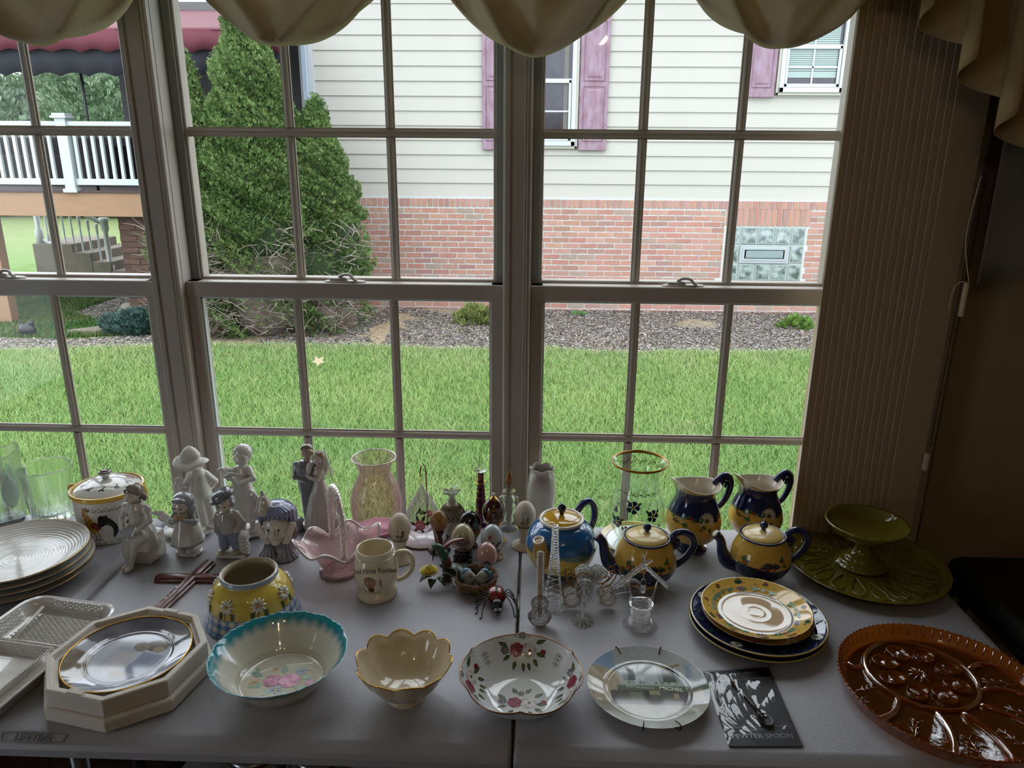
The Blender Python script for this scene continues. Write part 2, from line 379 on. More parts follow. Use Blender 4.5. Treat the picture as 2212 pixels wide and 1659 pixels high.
MP = [(-.0105, 0), (-.0105, -.004), (-.0065, -.0055), (-.0065, -.009), (-.003, -.0115), (.003, -.0115), (.0065, -.009), (.0065, -.0055), (.0105, -.004), (.0105, 0)]
def muntin(par, x, z, L, y, vert):
    g = G(); n = len(MP)
    if vert: vs = [(x+a, y+b, zz) for zz in (z, z+L) for a, b in MP]
    else: vs = [(xx, y+b, z+a) for xx in (x, x+L) for a, b in MP]
    g.add(vs, [(i, (i+1) % n, n+(i+1) % n, n+i) for i in range(n)]+[tuple(range(n)), tuple(range(2*n-1, n-1, -1))])
    g.obj('muntin', paintw, par, False)
winglass = thinglass('window_glass', 'fbfbfa', .05)
box('pane', winglass, -3.024, -3.020, -1.13, -.27, .23, 1.98, dr)  # glass of the added fill-light door
gasket = mat('pale_sash_edge', 'c9d6d8', .35)
def build_window(i, x0, x1):
    w = struct('window_%d' % i)
    # lower sash nearer the room, upper sash behind it
    def sash(nm, y0, y1, a0, a1, b0, b1, z0, z1, rows, yc):
        s = G().cbox(a0, b0, y0, y1, z0, z1, .002).cbox(b1, a1, y0, y1, z0, z1, .002).obj(nm, paintw, w, False)
        return s
    lo = G(); st = .03
    lo.cbox(x0-st, x0, 1.700, 1.735, .56, 1.320, .002).cbox(x1, x1+st, 1.700, 1.735, .56, 1.320, .002)
    lo.cbox(x0-.001, x1+.001, 1.700, 1.735, .56, .607, .002).cbox(x0-st, x1+st, 1.698, 1.735, 1.283, 1.320, .002)
    lo = lo.obj('lower_sash', paintw, w, False)
    for k in (1, 2):
        xm = x0+(x1-x0)*k/3; muntin(lo, xm, .607, .945-.0105-.607, 1.712, True); muntin(lo, xm, .9555, 1.283-.9555, 1.712, True)
    muntin(lo, x0, .945, x1-x0, 1.712, False)
    box('pane', winglass, x0-.002, x1+.002, 1.716, 1.720, .604, 1.285, lo)
    G().box(x0, x0+.004, 1.706, 1.714, .607, 1.283).box(x1-.004, x1, 1.706, 1.714, .607, 1.283).box(x0, x1, 1.706, 1.714, 1.279, 1.283).obj('glazing_bead', gasket, lo, False)
    up = G(); u0, u1 = x0-.004, x1+.004
    up.cbox(u0-st, u0, 1.742, 1.777, 1.290, 2.03, .002).cbox(u1, u1+st, 1.742, 1.777, 1.290, 2.03, .002)
    up.cbox(u0, u1, 1.742, 1.777, 1.29, 1.326, .002).cbox(u0, u1, 1.742, 1.777, 1.985, 2.03, .002)
    up = up.obj('upper_sash', paintw, w, False)
    for k in (1, 2):
        xm = x0+(x1-x0)*k/3; muntin(up, xm, 1.326, 1.653-.0105-1.326, 1.754, True); muntin(up, xm, 1.6635, 1.985-1.6635, 1.754, True)
    muntin(up, u0, 1.653, u1-u0, 1.754, False)
    box('pane', winglass, u0-.002, u1+.002, 1.758, 1.762, 1.32, 1.99, up)
    # jamb tracks
    jb = G()
    for a, b in ((x0-.044, x0-.030), (x1+.030, x1+.044)): jb.box(a, b, 1.69, 1.79, .54, 2.05)
    jb.box(x0-.044, x1+.044, 1.69, 1.85, 2.032, 2.058).box(x0-.044, x1+.044, 1.69, 1.87, .53, .558)
    jb.obj('frame', paintw, w, False)
    for a in (x0-.030, x1+.010): G().cbox(a, a+.020, 1.7365, 1.7415, 1.32, 2.03, .001).obj('jamb_liner', mat('track_grey', '8c8c88', .4), w, False)
    # cam lock on the meeting rail
    xc = (x0+x1)/2
    lk = G(); lk.lathe([(.001, 0), (.030, 0), (.031, .002), (.028, .004), (.001, .004)], 24, lambda a, r, z: (r*(1+.6*abs(cos(a))), z*1.0))
    M = Matrix.Translation((xc, 1.718, 1.320)) @ Matrix.Diagonal((1, .35, 1, 1)); lk.xf(M)
    lk.cbox(xc-.036, xc+.006, 1.712, 1.724, 1.323, 1.331, .002)
    lk.tube(spline([(xc-.014, 1.718, 1.331), (xc-.002, 1.716, 1.3375), (xc+.014, 1.712, 1.337), (xc+.022, 1.708, 1.329), (xc+.030, 1.706, 1.326)], 4), .0038, 8)
    lk.obj('sash_lock', mat('lock_plastic', 'b9b4ae', .35), w, sharp=40)
    return w
WX = [(-1.598, -.913), (-.786, -.101), (.021, .666)]
for i, (a, b) in enumerate(WX): build_window(i+1, a, b)
# mullion casings between the windows with their bead lines
def casing(n, x0, x1, beads, z0=.50, z1=2.12):
    g = G().cbox(x0, x1, 1.672, 1.698, z0, z1, .003)
    for bx in beads: g.tube([(bx, 1.672, z0), (bx, 1.672, z1)], .0028, 8)
    g.cbox(x0+.004, x0+.016, 1.667, 1.673, z0, z1, .001)
    g.obj('trim_%d' % n, paintw, None, sharp=30, kind='structure')
for k, (a, b) in enumerate(((-.868, -.831), (-.056, -.024))): box('trim_%d' % (8+k), paintw, a, b, 1.699, 1.79, .53, 2.06, kind='structure')
casing(1, -.882, -.817, (-.832, -.826)); casing(2, -.072, -.009, (-.024, -.019)); casing(3, .697, .735, (.702,))
casing(4, .875, .955, (.884, .889))
casing(5, -1.72, -1.629, (-1.65,))
G().cbox(-1.74, .97, 1.60, 1.70, .505, .53, .004).obj('trim_6', paintw, None, False, kind='structure')

# vertical blinds, stacked open at the right of the windows
vb = thing('vertical_blinds', 'cream vertical blinds stacked together right of the windows', 'blinds', (0, 0, 0))
vm = mat('blind_vane_vinyl', 'c6b197', .55, noise=.1, nscale=8)
vv = G().cbox(-.044, .044, -.0009, .0009, .46, 2.16, .0006).mesh('vane', vm, False)
for k in range(14): link('vane', vv, vb, loc=(.663+.0158*k, 1.622-.001*k, 0), rot=(0, 0, math.radians(19)))
G().cbox(-1.68, .95, 1.58, 1.63, 2.165, 2.21, .004).obj('headrail', paintw, vb, False)
ch = G(); chm = mat('dark_bead_chain', '1d140e', .4, metal=.3)
def beads(g, p0, p1, n, r=.0019):
    for k in range(n):
        t = k/(n-1); g.ell([p0[i]+(p1[i]-p0[i])*t for i in range(3)], r, 6, 4)
    g.tube([p0, p1], .0005, 4)
pa, pb = aty(2124, 365, 1.58), aty(2009, 965, 1.58); beads(ch, tuple(pa), tuple(pb), 110)
pa2, pb2 = aty(2134, 365, 1.575), aty(1978, 1180, 1.575); beads(ch, tuple(pa2), tuple(pb2), 150)
ch.obj('control_chain', chm, vb)
q = aty(2003, 990, 1.585); G().cbox(q[0]-.007, q[0]+.004, 1.58, 1.59, q[2]-.03, q[2]+.012, .002).obj('chain_holder', vm, vb, False)
# loose cord with its tassel weight beside the chain
cw = thing('blind_cord', 'pale cord with a tube weight hanging beside the bead chain', 'cord', (0, 0, 0))
p = aty(2089, 610, 1.56); p2 = aty(2120, 380, 1.56)
cg = G().tube(spline([tuple(p2), (p2[0]-.008, 1.56, p2[2]-.12), (p[0]+.004, 1.56, p[2])], 5), .0013, 6)
cg.tube(spline([tuple(p), (p[0]-.012, 1.565, p[2]-.001), (p[0]-.02, 1.57, p[2]-.02), (p[0]-.022, 1.57, p[2]-.06)], 5), .0012, 6)
cg.obj('cord', vm, cw)
G().lathe([(.0055, -.072), (.0062, -.07), (.0055, -.003), (.003, 0)], 14, c=tuple(p)).obj('cord_weight', vm, cw)

# ------------------------------------------------------------ valance
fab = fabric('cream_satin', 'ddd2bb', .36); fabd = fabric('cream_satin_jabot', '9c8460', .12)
def swag(xc, hw, zb, seed, label):
    r = random.Random(seed); t = thing('swag_valance', label, 'curtain', (xc, 1.56, 1.8), 0, 'balloon swags over the windows')
    ph = r.uniform(-.15, .15); k1 = r.uniform(.8, 1.3); tip = r.uniform(-.12, .12)
    def f(u, v):
        a = (u-.5)*2                     # -1..1 across
        top = 2.19-1.8
        e = abs(a-tip*(1-abs(a)))
        bz = (zb-1.8)+.180*e**1.9        # lower edge
        zz = top-v*(top-bz)
        crease = abs(((v*2.6+1.5*e+ph+.18*sin(a*2.3+seed)) % 1)-.5)*2
        crease2 = abs(((v*1.5+a*k1*1.1+seed*.37) % 1)-.5)*2
        y = -.05*sin(pi*min(v, .97))-.030*v*(1-a*a)-.055*crease**1.6*v*(1-a**4)-.036*crease2**1.5*v*(1-a**4)
        x = a*hw*(1-.04*v*v)
        return (x, y, zz)
    def full(u, v):
        if v <= .86: return f(u, v/.86)
        w = (v-.86)/.14; p = f(u, 1); return (p[0]*(1-.05*w), p[1]+.075*w+.02, p[2]+.012*sin(w*pi*.6)+.05*w*w-.006*(1-w))
    G().grid(full, 64, 70).obj('swag', fab, t, solid=.0012)
    return t
swag(-.955, .262, 1.802, 1, 'leftmost cream satin balloon swag above the deck view')
swag(-.463, .246, 1.800, 2, 'cream satin balloon swag above the tall evergreens')
swag(.000, .236, 1.790, 3, 'cream satin balloon swag hanging lowest over the middle mullion')
swag(.455, .240, 1.803, 4, 'rightmost cream satin balloon swag above the glass block window')
jb = thing('cascade_jabot', 'cream cascade jabot falling in zigzag folds at the right', 'curtain', (.64, 1.50, 1.9))
def jab(u, v):
    s = u; n = 5.4
    x = -.005+.46*s+(.012+.018*s)*sin(2*pi*n*s-.3)
    y = -.03+.034*cos(2*pi*n*s)-.02*s
    zb = -.005-.50*s**1.12
    z = .30+v*(zb-.30)
    return (x+.01*v*sin(2*pi*n*s), y*(.35+.65*v), z)
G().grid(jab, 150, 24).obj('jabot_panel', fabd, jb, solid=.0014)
def jab2(u, v):
    x = .275+.28*u+.012*sin(9*u); y = .045+.012*cos(11*u); zb = -.17-.40*u*(1-.12*sin(5*u)) if u > 0 else -.17
    zb = -.545+.11*u+.012*sin(16*u)
    return (x+.06*(1-v)*0, y, .30+v*(zb-.30))
G().grid(jab2, 60, 16).obj('jabot_lining', fabric('pale_lining', '6f675a', .12), jb, solid=.0012)
box('curtain_board', paintw, -1.70, 1.20, 1.55, 1.70, 2.215, 2.24, kind='structure').name = 'trim_7'

# ceiling lamp behind the camera (its bulbs are the warm specks in the glazes)
for x, y in ((-.25, -.55), (.1, -.6), (.3, -.35)):
    l = bpy.data.lights.new('ceiling_bulb', 'POINT'); l.energy = 1.1; l.color = (1, .74, .46); l.shadow_soft_size = .03
    o = bpy.data.objects.new('ceiling_bulb', l); o.location = (x, y, 2.15); COL.objects.link(o)

# ------------------------------------------------------------ folding tables
tabm = mat('grey_table_plastic', 'a5a4ab', .42, bump=.35, bscale=420, noise=.08, nscale=5)
def table_half(name, par, x0, x1, y0=.905, y1=1.655, bl=1, br=1):
    g = G()
    def ring(i, z):
        X0, X1, Y0, Y1 = x0+i*bl, x1-i*br, y0+i, y1-i; out = []; ra, rb = .03*br+.004, .03*bl+.004
        for cx_, cy_, a, rr in ((X1-ra, Y1-ra, 0, ra), (X0+rb, Y1-rb, 90, rb), (X0+rb, Y0+rb, 180, rb), (X1-ra, Y0+ra, 270, ra)):
            for k in range(5): t = math.radians(a+22.5*k); out.append((cx_+rr*cos(t), cy_+rr*sin(t), z))
        return out
    n = 20; vs = ring(.006, .705)+ring(0, .709)+ring(0, .722)+ring(.004, .729)+ring(.018, .7385)+ring(.023, .74)
    fs = [tuple(range(n-1, -1, -1)), tuple(range(5*n, 6*n))]
    for k in range(5):
        for i in range(n): fs.append((k*n+i, k*n+(i+1) % n, k*n+n+(i+1) % n, k*n+n+i))
    g.add(vs, fs); return g.obj(name, tabm, par, sharp=25)
legm = mat('grey_steel_leg', '6b6c70', .35, metal=.6)
ft = thing('folding_table', 'long grey plastic folding table holding most of the china, split by a centre seam', 'table', (0, 0, 0))
table_half('tabletop_half', ft, -.902, -.0240, br=.12); table_half('tabletop_half', ft, -.0210, .885, bl=.12)
for lx in (-.78, .76):
    for ly in (1.02, 1.54): G().tube([(lx, ly, .705), (lx, ly, .012)], .0145, 12).obj('leg', legm, ft)
for lx in (-.78, .76): G().tube([(lx, 1.02, .12), (lx, 1.54, .12)], .011, 10).obj('crossbar', legm, ft)
for sx_ in (-1, 1): G().tube([(.0+sx_*.42-.02, 1.28, .700), (sx_*.76, 1.28, .30)], .009, 8).obj('brace', legm, ft)
lg = G(); lx, ly = float(atz(76, 1589, .735)[0]), .9165
text_geo('LIFETIME', .0155, lg, lambda u, v, w: (lx+u, ly-.0+v*.80, .7345+v*.42+w+.0006), depth=.0006, bold=True)
for pts in ([(-.048, -.006), (-.05, 0), (-.052, .0065), (-.02, .0085), (.02, .0085), (.052, .0065), (.05, 0), (.048, -.0065), (.02, -.0085), (-.02, -.0085)],):
    lg.tube([(lx+a, ly+b*.80, .7352+b*.42) for a, b in pts], .0007, 6, closed=True)
lg.obj('embossed_badge', mat('embossed_plastic', '7d7c84', .45), ft, False, label='raised lettering on the table edge')
ft2 = thing('folding_table', 'second grey folding table at the left under the dinner plates', 'table', (0, 0, 0))
table_half('tabletop_half', ft2, -1.786, -.9055)
for ly in (1.02, 1.54): G().tube([(-1.02, ly, .705), (-1.02, ly, .012)], .0145, 12).obj('leg', legm, ft2)
G().tube([(-1.02, .965, .69), (-.93, 1.00, .42)], .010, 8).obj('brace', legm, ft2)

# below the table, just inside the frame
sb = mat('silver_cut', 'b9b9bc', .25, metal=.9, noise=.5, nscale=60, ncol='555555')
for xx, lab in ((-.535, 'round silvery bowl under the table, left of its twin'), (-.405, 'round silvery bowl under the table, right of its twin')):
    t = thing('silver_bowl', lab, 'bowl', (xx, 1.16, .40), 0, 'silver bowls under the table')
    G().lathe(shell([(.02, 0), (.035, .004), (.058, .03), (.062, .06), (.05, .085)], .002), 28, lambda a, r, z: (r*(1+.02*cos(14*a)), z)).obj('bowl_body', sb, t)
    G().lathe([(.05, .086), (.045, .094), (.02, .103), (.004, .106), (.004, .112), (.001, .113)], 24).obj('lid', sb, t)
ct = thing('storage_crate', 'dark plastic crate on the carpet under the table', 'crate', (-.46, 1.18, 0))
G().cbox(-.24, .24, -.15, .15, 0, .40, .006).obj('crate_body', mat('dark_plastic', '17171a', .5), ct, False)
G().cbox(-.25, .25, -.16, .16, .37, .398, .004).obj('crate_rim', mat('dark_plastic', '17171a', .5), ct, False)
# black padded stool to the right of the table
st = thing('bench_seat', 'black padded seat on dark legs right of the folding table', 'seat', (1.19, 1.42, 0))
blk = mat('black_vinyl', '0b0a09', .55, bump=.1, bscale=300); blks = mat('black_steel', '08080a', .4, metal=.2)
G().cbox(-.19, .40, -.145, .20, .64, .70, .016).obj('seat_cushion', blk, st, bevel=.008)
G().cbox(-.18, .39, -.135, .19, .615, .64, .003).obj('seat_base', blks, st, False)
for ax, ay in ((-.16, -.115), (.37, -.115), (-.16, .17), (.37, .17)): G().tube([(ax, ay, .62), (ax*1.08, ay*1.15, .01)], [.03, .022], 10).obj('leg', blks, st)
HK = .62   # outdoor colours dimmed so a brighter sky can light the room
# ================================================================== OUTDOORS
def gz(x, y):
    t = np.clip((-np.asarray(x)-3.6)/1.8, 0, 1); t = t*t*(3-2*t)
    near = np.clip((7.4-np.asarray(y))/2, 0, 1)
    return -.28-.09*t*(1-near)-.02*near+.05*np.clip((np.asarray(y)-7.3)/1.9, 0, 1)*(np.asarray(x) > -3.2)
def vnoise(x, y, s, seed=0):
    """smooth value noise"""
    x = x*s+seed*17.3; y = y*s+seed*9.1; xi = np.floor(x).astype(int); yi = np.floor(y).astype(int); fx = x-xi; fy = y-yi
    fx = fx*fx*(3-2*fx); fy = fy*fy*(3-2*fy)
    h = lambda a, b: (np.sin(a*127.1+b*311.7+seed*74.7)*43758.5453) % 1
    return (h(xi, yi)*(1-fx)+h(xi+1, yi)*fx)*(1-fy)+(h(xi, yi+1)*(1-fx)+h(xi+1, yi+1)*fx)*fy
def bed_edge(x): return 7.28+.12*(vnoise(x, x*0, 1.3, 3)-.5)*2+.10*(vnoise(x, x*0, 5, 4)-.5)+.25*np.clip((x-1.0)/3, 0, .6)
def bedmask(x, y):
    """1 mulch, 2 gravel / dry strip, 0 grass"""
    e = bed_edge(x); m = ((y > e) & (x > -3.9)).astype(float)
    strip = (x <= -3.9) & (y > 7.22+.1*vnoise(x, y, 2, 5)) & (y < 7.85+.1*vnoise(x, y, 2, 6))
    grav = (x <= -3.6) & (y > 8.0+.25*(x+6.2)*0) & (x > -6.0+.0) & (y > 9.3-1.35*np.clip((x+6.0)/1.9, 0, 1))
    m = np.where(strip | (grav & (y < 10.6)), 2.0, m); return m
xs = np.concatenate([np.linspace(-60, -9, 20), np.linspace(-8.8, 6, 240), np.linspace(6.5, 40, 12)]); ys = np.concatenate([np.linspace(1.88, 11, 170), np.linspace(11.5, 90, 40)])
XX, YY = np.meshgrid(xs, ys); ZZ = gz(XX, YY)
mk = bedmask(XX, YY); nn = vnoise(XX, YY, 1.1, 1)[..., None]
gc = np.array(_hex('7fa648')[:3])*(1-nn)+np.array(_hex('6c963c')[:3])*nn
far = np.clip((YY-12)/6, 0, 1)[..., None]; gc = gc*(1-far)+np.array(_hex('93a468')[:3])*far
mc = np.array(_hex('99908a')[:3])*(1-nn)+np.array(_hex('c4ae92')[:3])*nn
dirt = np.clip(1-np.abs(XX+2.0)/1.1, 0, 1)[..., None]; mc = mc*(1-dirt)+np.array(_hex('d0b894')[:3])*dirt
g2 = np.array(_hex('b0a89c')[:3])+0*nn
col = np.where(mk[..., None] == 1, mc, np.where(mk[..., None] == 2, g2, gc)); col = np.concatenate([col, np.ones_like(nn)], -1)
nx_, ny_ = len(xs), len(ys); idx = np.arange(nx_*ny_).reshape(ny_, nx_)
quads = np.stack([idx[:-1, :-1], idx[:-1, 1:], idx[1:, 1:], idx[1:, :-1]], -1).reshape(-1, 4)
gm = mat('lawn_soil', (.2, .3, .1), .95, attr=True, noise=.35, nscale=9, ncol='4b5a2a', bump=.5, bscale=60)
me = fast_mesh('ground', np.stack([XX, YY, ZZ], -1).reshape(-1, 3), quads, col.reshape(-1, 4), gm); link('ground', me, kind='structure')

# grass blades
def blades(n, xr, yr, keep, hmin, hmax, w, cols, seed, wfun=None):
    r = np.random.default_rng(seed); y = yr[0]+(yr[1]-yr[0])*r.random(n)**1.0; u = r.random(n)
    x = (xr[0](y))*(1-u)+(xr[1](y))*u; k = keep(x, y); x, y = x[k], y[k]; n = len(x); z = gz(x, y)
    a = r.random(n)*2*pi; h = hmin+(hmax-hmin)*r.random(n); lean = (.25+.9*r.random(n))*h; b = a+r.normal(0, .5, n)
    ww = w*(.7+.6*r.random(n)); dx, dy = np.cos(b+pi/2)*ww/2, np.sin(b+pi/2)*ww/2; lx, ly = np.cos(b)*lean, np.sin(b)*lean
    P = np.zeros((n, 5, 3)); P[:, 0] = np.stack([x-dx, y-dy, z-.003], -1); P[:, 1] = np.stack([x+dx, y+dy, z-.003], -1)
    P[:, 2] = np.stack([x+lx*.35-dx*.8, y+ly*.35-dy*.8, z+h*.6], -1); P[:, 3] = np.stack([x+lx*.35+dx*.8, y+ly*.35+dy*.8, z+h*.6], -1)
    P[:, 4] = np.stack([x+lx, y+ly, z+h*.92], -1)
    base = (np.arange(n)*5)[:, None]; T = np.concatenate([base+np.array([[0, 1, 3]]), base+np.array([[0, 3, 2]]), base+np.array([[2, 3, 4]])])
    patch = vnoise(x, y, .9, 8)*.6+vnoise(x, y, 3.1, 9)*.4; c0, c1, c2 = [np.array(_hex(c)) for c in cols]
    t = np.clip(patch+r.normal(0, .22, n), 0, 1)[:, None]; c = c0*(1-t)+c1*t
    dry = (r.random(n) < .05+.30*np.clip((y-6.2)/1.1, 0, 1)*(vnoise(x, y, 2, 12) > .35)+.10*(vnoise(x, y, 1.7, 14) > .72))[:, None]; c = np.where(dry, c2, c)
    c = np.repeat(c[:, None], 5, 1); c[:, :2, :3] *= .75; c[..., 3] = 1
    return P.reshape(-1, 3), T, c.reshape(-1, 4)
gmat = mat('grass_blade', (.2, .4, .1), .6, attr=True, spec=.25)
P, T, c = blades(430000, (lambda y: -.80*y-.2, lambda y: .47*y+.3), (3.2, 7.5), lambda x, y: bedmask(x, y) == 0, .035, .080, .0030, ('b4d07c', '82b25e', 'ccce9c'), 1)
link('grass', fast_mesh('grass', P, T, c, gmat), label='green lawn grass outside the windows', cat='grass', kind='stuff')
P, T, c = blades(60000, (lambda y: -8.2+0*y, lambda y: -3.6+0*y), (7.8, 10.6), lambda x, y: bedmask(x, y) == 0, .03, .06, .006, ('5f8a3f', '3f6f2c', '8b8a58'), 2)  # deck shade put into these darker blade colours
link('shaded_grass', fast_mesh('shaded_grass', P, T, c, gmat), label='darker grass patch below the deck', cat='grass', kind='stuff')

# mulch chips, dry needles and pebbles
def chips(n, xr, yr, keep, s0, s1, cols, seed, flat=.35, up=0):
    r = np.random.default_rng(seed); x = r.uniform(*xr, n); y = r.uniform(*yr, n); k = keep(x, y); x, y = x[k], y[k]; n = len(x); z = gz(x, y)+r.random(n)*.012+up
    L = r.uniform(s0, s1, n); a = r.random(n)*2*pi; t = r.normal(0, .35, n)
    P = np.zeros((n, 4, 3)); e = np.stack([np.cos(a)*L, np.sin(a)*L, np.sin(t)*L*.8], -1); f = np.stack([-np.sin(a)*L*flat, np.cos(a)*L*flat, np.cos(t)*L*.2], -1); c0 = np.stack([x, y, z], -1)
    P[:, 0] = c0-e/2; P[:, 1] = c0+f/2; P[:, 2] = c0+e/2; P[:, 3] = c0-f/2+np.array([0, 0, .004])
    base = (np.arange(n)*4)[:, None]; T = np.concatenate([base+np.array([[0, 3, 1]]), base+np.array([[1, 3, 2]])])
    C = np.array([_hex(q) for q in cols])[r.integers(0, len(cols), n)]; br = (.55+.7*r.random(n))[:, None]; C = C.copy(); C[:, :3] *= br
    return P.reshape(-1, 3), T, np.repeat(C[:, None], 4, 1).reshape(-1, 4)
cm = mat('mulch_chip', (.2, .2, .2), .9, attr=True)
patchy = lambda x, y: (bedmask(x, y) == 1) & (vnoise(x, y, 1.4, 21)+.25*vnoise(x, y, 6, 22)+.25*(y < bed_edge(x)+.8)*(x > -1.6) > .42) & (x > -2.9)
P, T, c = chips(70000, (-3.4, 4.6), (7.1, 9.2), patchy, .02, .055, ('b3aaa6', '8c8586', 'c4bebc', '9c8f86', '6f6865'), 3)
link('mulch', fast_mesh('mulch', P, T, c, cm), label='grey weathered mulch along the brick foundation', cat='mulch', kind='stuff')
P, T, c = chips(26000, (-3.9, 4.6), (7.1, 9.2), lambda x, y: bedmask(x, y) == 1, .012, .04, ('d9c4a4', 'c4ab88', 'e4d4b8', 'b59a7a'), 4, .25)
link('dry_litter', fast_mesh('dry_litter', P, T, c, cm), label='tan dry litter between mulch and evergreens', cat='litter', kind='stuff')
P, T, c = chips(36000, (-8.4, -3.6), (7.1, 10.6), lambda x, y: bedmask(x, y) == 2, .015, .05, ('b8b2aa', '938d88', 'd6cfc6', 'c0ae96', '75706a'), 5, .6)
link('gravel', fast_mesh('gravel', P, T, c, cm), label='grey stone gravel bed left of the evergreens', cat='gravel', kind='stuff')

# ------------------------------------------------------------ neighbour house
house = thing('neighbor_house', 'neighbouring house of cream lap siding over a red brick base', 'house', (0, 0, 0))
HY = 9.2
sid = mat('cream_siding', 'd9d4ca', .55, noise=.06, nscale=2); mort = mat('mortar', 'f6f4f0', .9, noise=.2, nscale=40)
vin = mat('white_vinyl', 'e4ebee', .35)
box('wall_core', sid, -2.67, 5.2, HY+.03, 14, 1.10, 4.0, house)
box('foundation_core', mort, -2.67, 5.2, HY-.003, 14, -.6, 1.125, house)
bm_ = G(); ex = .163
bv = [(-2.60, HY+.028, ex+.012), (5.2, HY+.028, ex+.012), (5.2, HY+.010, 0), (-2.60, HY+.010, 0), (5.2, HY+.030, 0), (-2.60, HY+.030, 0)]
bm_.add(bv, [(3, 2, 1, 0), (3, 5, 4, 2)]); sbm = bm_.mesh('siding_board', sid, False)
for k in range(17): link('siding_board', sbm, house, loc=(0, 0, 1.142+k*ex))
G().box(-2.67, 5.2, HY-.002, HY+.03, 1.122, 1.145).obj('starter_trim', vin, house, False)
G().cbox(-2.76, -2.60, HY-.012, HY+.16, 1.10, 4.0, .004).obj('corner_board', mat('corner_white', 'd9dcdc', .4), house, False)
dsp = G().cbox(-2.72, -2.655, HY-.075, HY-.014, -.2, 3.95, .008).obj('downspout', mat('downspout_white', 'c4d2e4', .35), house, False)
BR = ['d6a194', 'cf9588', 'dca99a', 'd8a48e', 'c69a88', 'c3928b', 'd6998a', 'd0a392', 'c0ac9c', 'dfae9a']
bms = []
for k, c in enumerate(BR):
    r = random.Random(k); g = G(); w, h = .2005, .0560; n = 6
    top = [(w*i/n, h-r.uniform(0, .0025)) for i in range(n+1)]; bot = [(w*i/n, r.uniform(0, .007 if k % 2 else .003)) for i in range(n, -1, -1)]
    o = top+bot; m_ = len(o); pr = -.009
    g.add([(x, pr+r.uniform(-.002, .002), z) for x, z in o]+[(x, .004, z) for x, z in o], [tuple(range(m_))]+[(i, m_+i, m_+(i+1) % m_, (i+1) % m_) for i in range(m_)])
    bms.append(g.mesh('brick', mat('red_brick_%d' % k, c, .9, noise=.35, nscale=22, ncol=BR[(k+3) % 10], bump=.5, bscale=150), False))
def rowmesh(w, h, k):
    r = random.Random(50+k); g = G(); o = [(.002, 0), (w-.002, r.uniform(0, .003)), (w, h), (0, h-r.uniform(0, .003))]
    g.add([(x, -.014+r.uniform(-.002, .002), z) for x, z in o]+[(x, .004, z) for x, z in o], [(0, 1, 2, 3)]+[(i, 4+i, 4+(i+1) % 4, (i+1) % 4) for i in range(4)])
    return g.mesh('brick', MATS['red_brick_%d' % k], False)
rows = [rowmesh(.056, .092, k) for k in range(6)]; sold = [rowmesh(.057, .196, k) for k in range(6)]
place = []; cut = []; r = random.Random(11)
for j in range(20):
    z = 1.020-.0677*(j+1)
    off = (0, .107, .02, .12)[j % 4]
    for i in range(-2, 36):
        x = -2.66+off+i*.2125
        if x < -2.67 or x > 5: continue
        L0, R0 = (2.285, 3.285) if z > .16 else (2.235, 3.325)
        if z+.05 > .07 and x+.2015 > L0 and x < R0:     # bricks cut at the basement window
            if x < L0-.03: cut.append((x, L0-.005, z))
            if x+.2015 > R0+.03: cut.append((R0+.005, x+.2015, z))
            continue
        place.append((x, z, r.choice(bms)))
rw = []
for i in range(115): rw.append((-2.66+i*.0675, 1.030, r.choice(rows)))
for i in range(15): rw.append((2.295+i*.0675, .834, r.choice(sold)))
for i in range(16): rw.append((2.24+i*.0675, .072, r.choice(rows)))
vis = [p for p in place if -1.9 < p[0] < 3.75 and p[1] > -.24]
vis.sort(key=lambda p: abs(p[0]-2.2)+.0*p[1]); ind = vis[:205]; indr = [p for p in rw if p[1] < 1] + [p for p in rw if p[1] > 1 and .2 < p[0] < 3.7]
for x, z, m_ in ind+indr[:90]: link('brick', m_, house, loc=(x, HY, z))
chosen = set(id(p) for p in ind+indr[:90]); g = G()
for p in place+rw:
    if id(p) in chosen: continue
    x, z, m_ = p; ci = BR[int(m_.materials[0].name.split('_')[-1])]
    g.add([(v.co.x+x, v.co.y+HY, v.co.z+z) for v in m_.vertices], [tuple(q.vertices) for q in m_.polygons], ci)
for x0, x1, z in cut: g.box(x0, x1, HY-.009, HY+.004, z, z+.056, r.choice(BR))
g.obj('brickwork', mat('red_brick_all', (.5, .3, .2), .9, attr=True, noise=.25, nscale=22, ncol='9c7a68', bump=.5, bscale=150), house, False, kind='stuff')
# shutters
shm = mat('mauve_shutter', 'a07888', .5, noise=.6, nscale=6, ncol='bfaabf', stretch=(3, 3, 1), bump=.15, bscale=60)
def shutter(x0, x1, z0, z1, mid):
    g = G(); w = x1-x0; s = .05
    g.cbox(x0, x1, HY-.035, HY-.005, z0, z1, .004)
    o = g.obj('shutter', shm, house, False)
    for a, b in ((z0+.11, mid-.035), (mid+.035, z1-.09)):
        p = G(); X0, X1 = x0+s, x1-s
        rim = [(X0, a), (X1, a), (X1, b), (X0, b)]; i1 = .012; i2 = .045
        def rg(d, y): return [(X0+d, y, a+d), (X1-d, y, a+d), (X1-d, y, b-d), (X0+d, y, b-d)]
        p.add(rg(-.012, HY-.036)+rg(-.004, HY-.046)+rg(0, HY-.030)+rg(i1, HY-.030)+rg(i2, HY-.044), sum([[(k*4+i, k*4+(i+1) % 4, k*4+4+(i+1) % 4, k*4+4+i) for i in range(4)] for k in range(4)], [])+[(16, 17, 18, 19)])
        p.obj('raised_panel', shm, o, False)
    q = G()
    for xx in (x0+.022, x1-.022):
        for zz in (z0+.30, mid, z1-.12): q.ell((xx, HY-.036, zz), (.008, .005, .008), 8, 5)
    q.obj('screws', mat('mauve_screw', 'c0a6bd', .5), o)
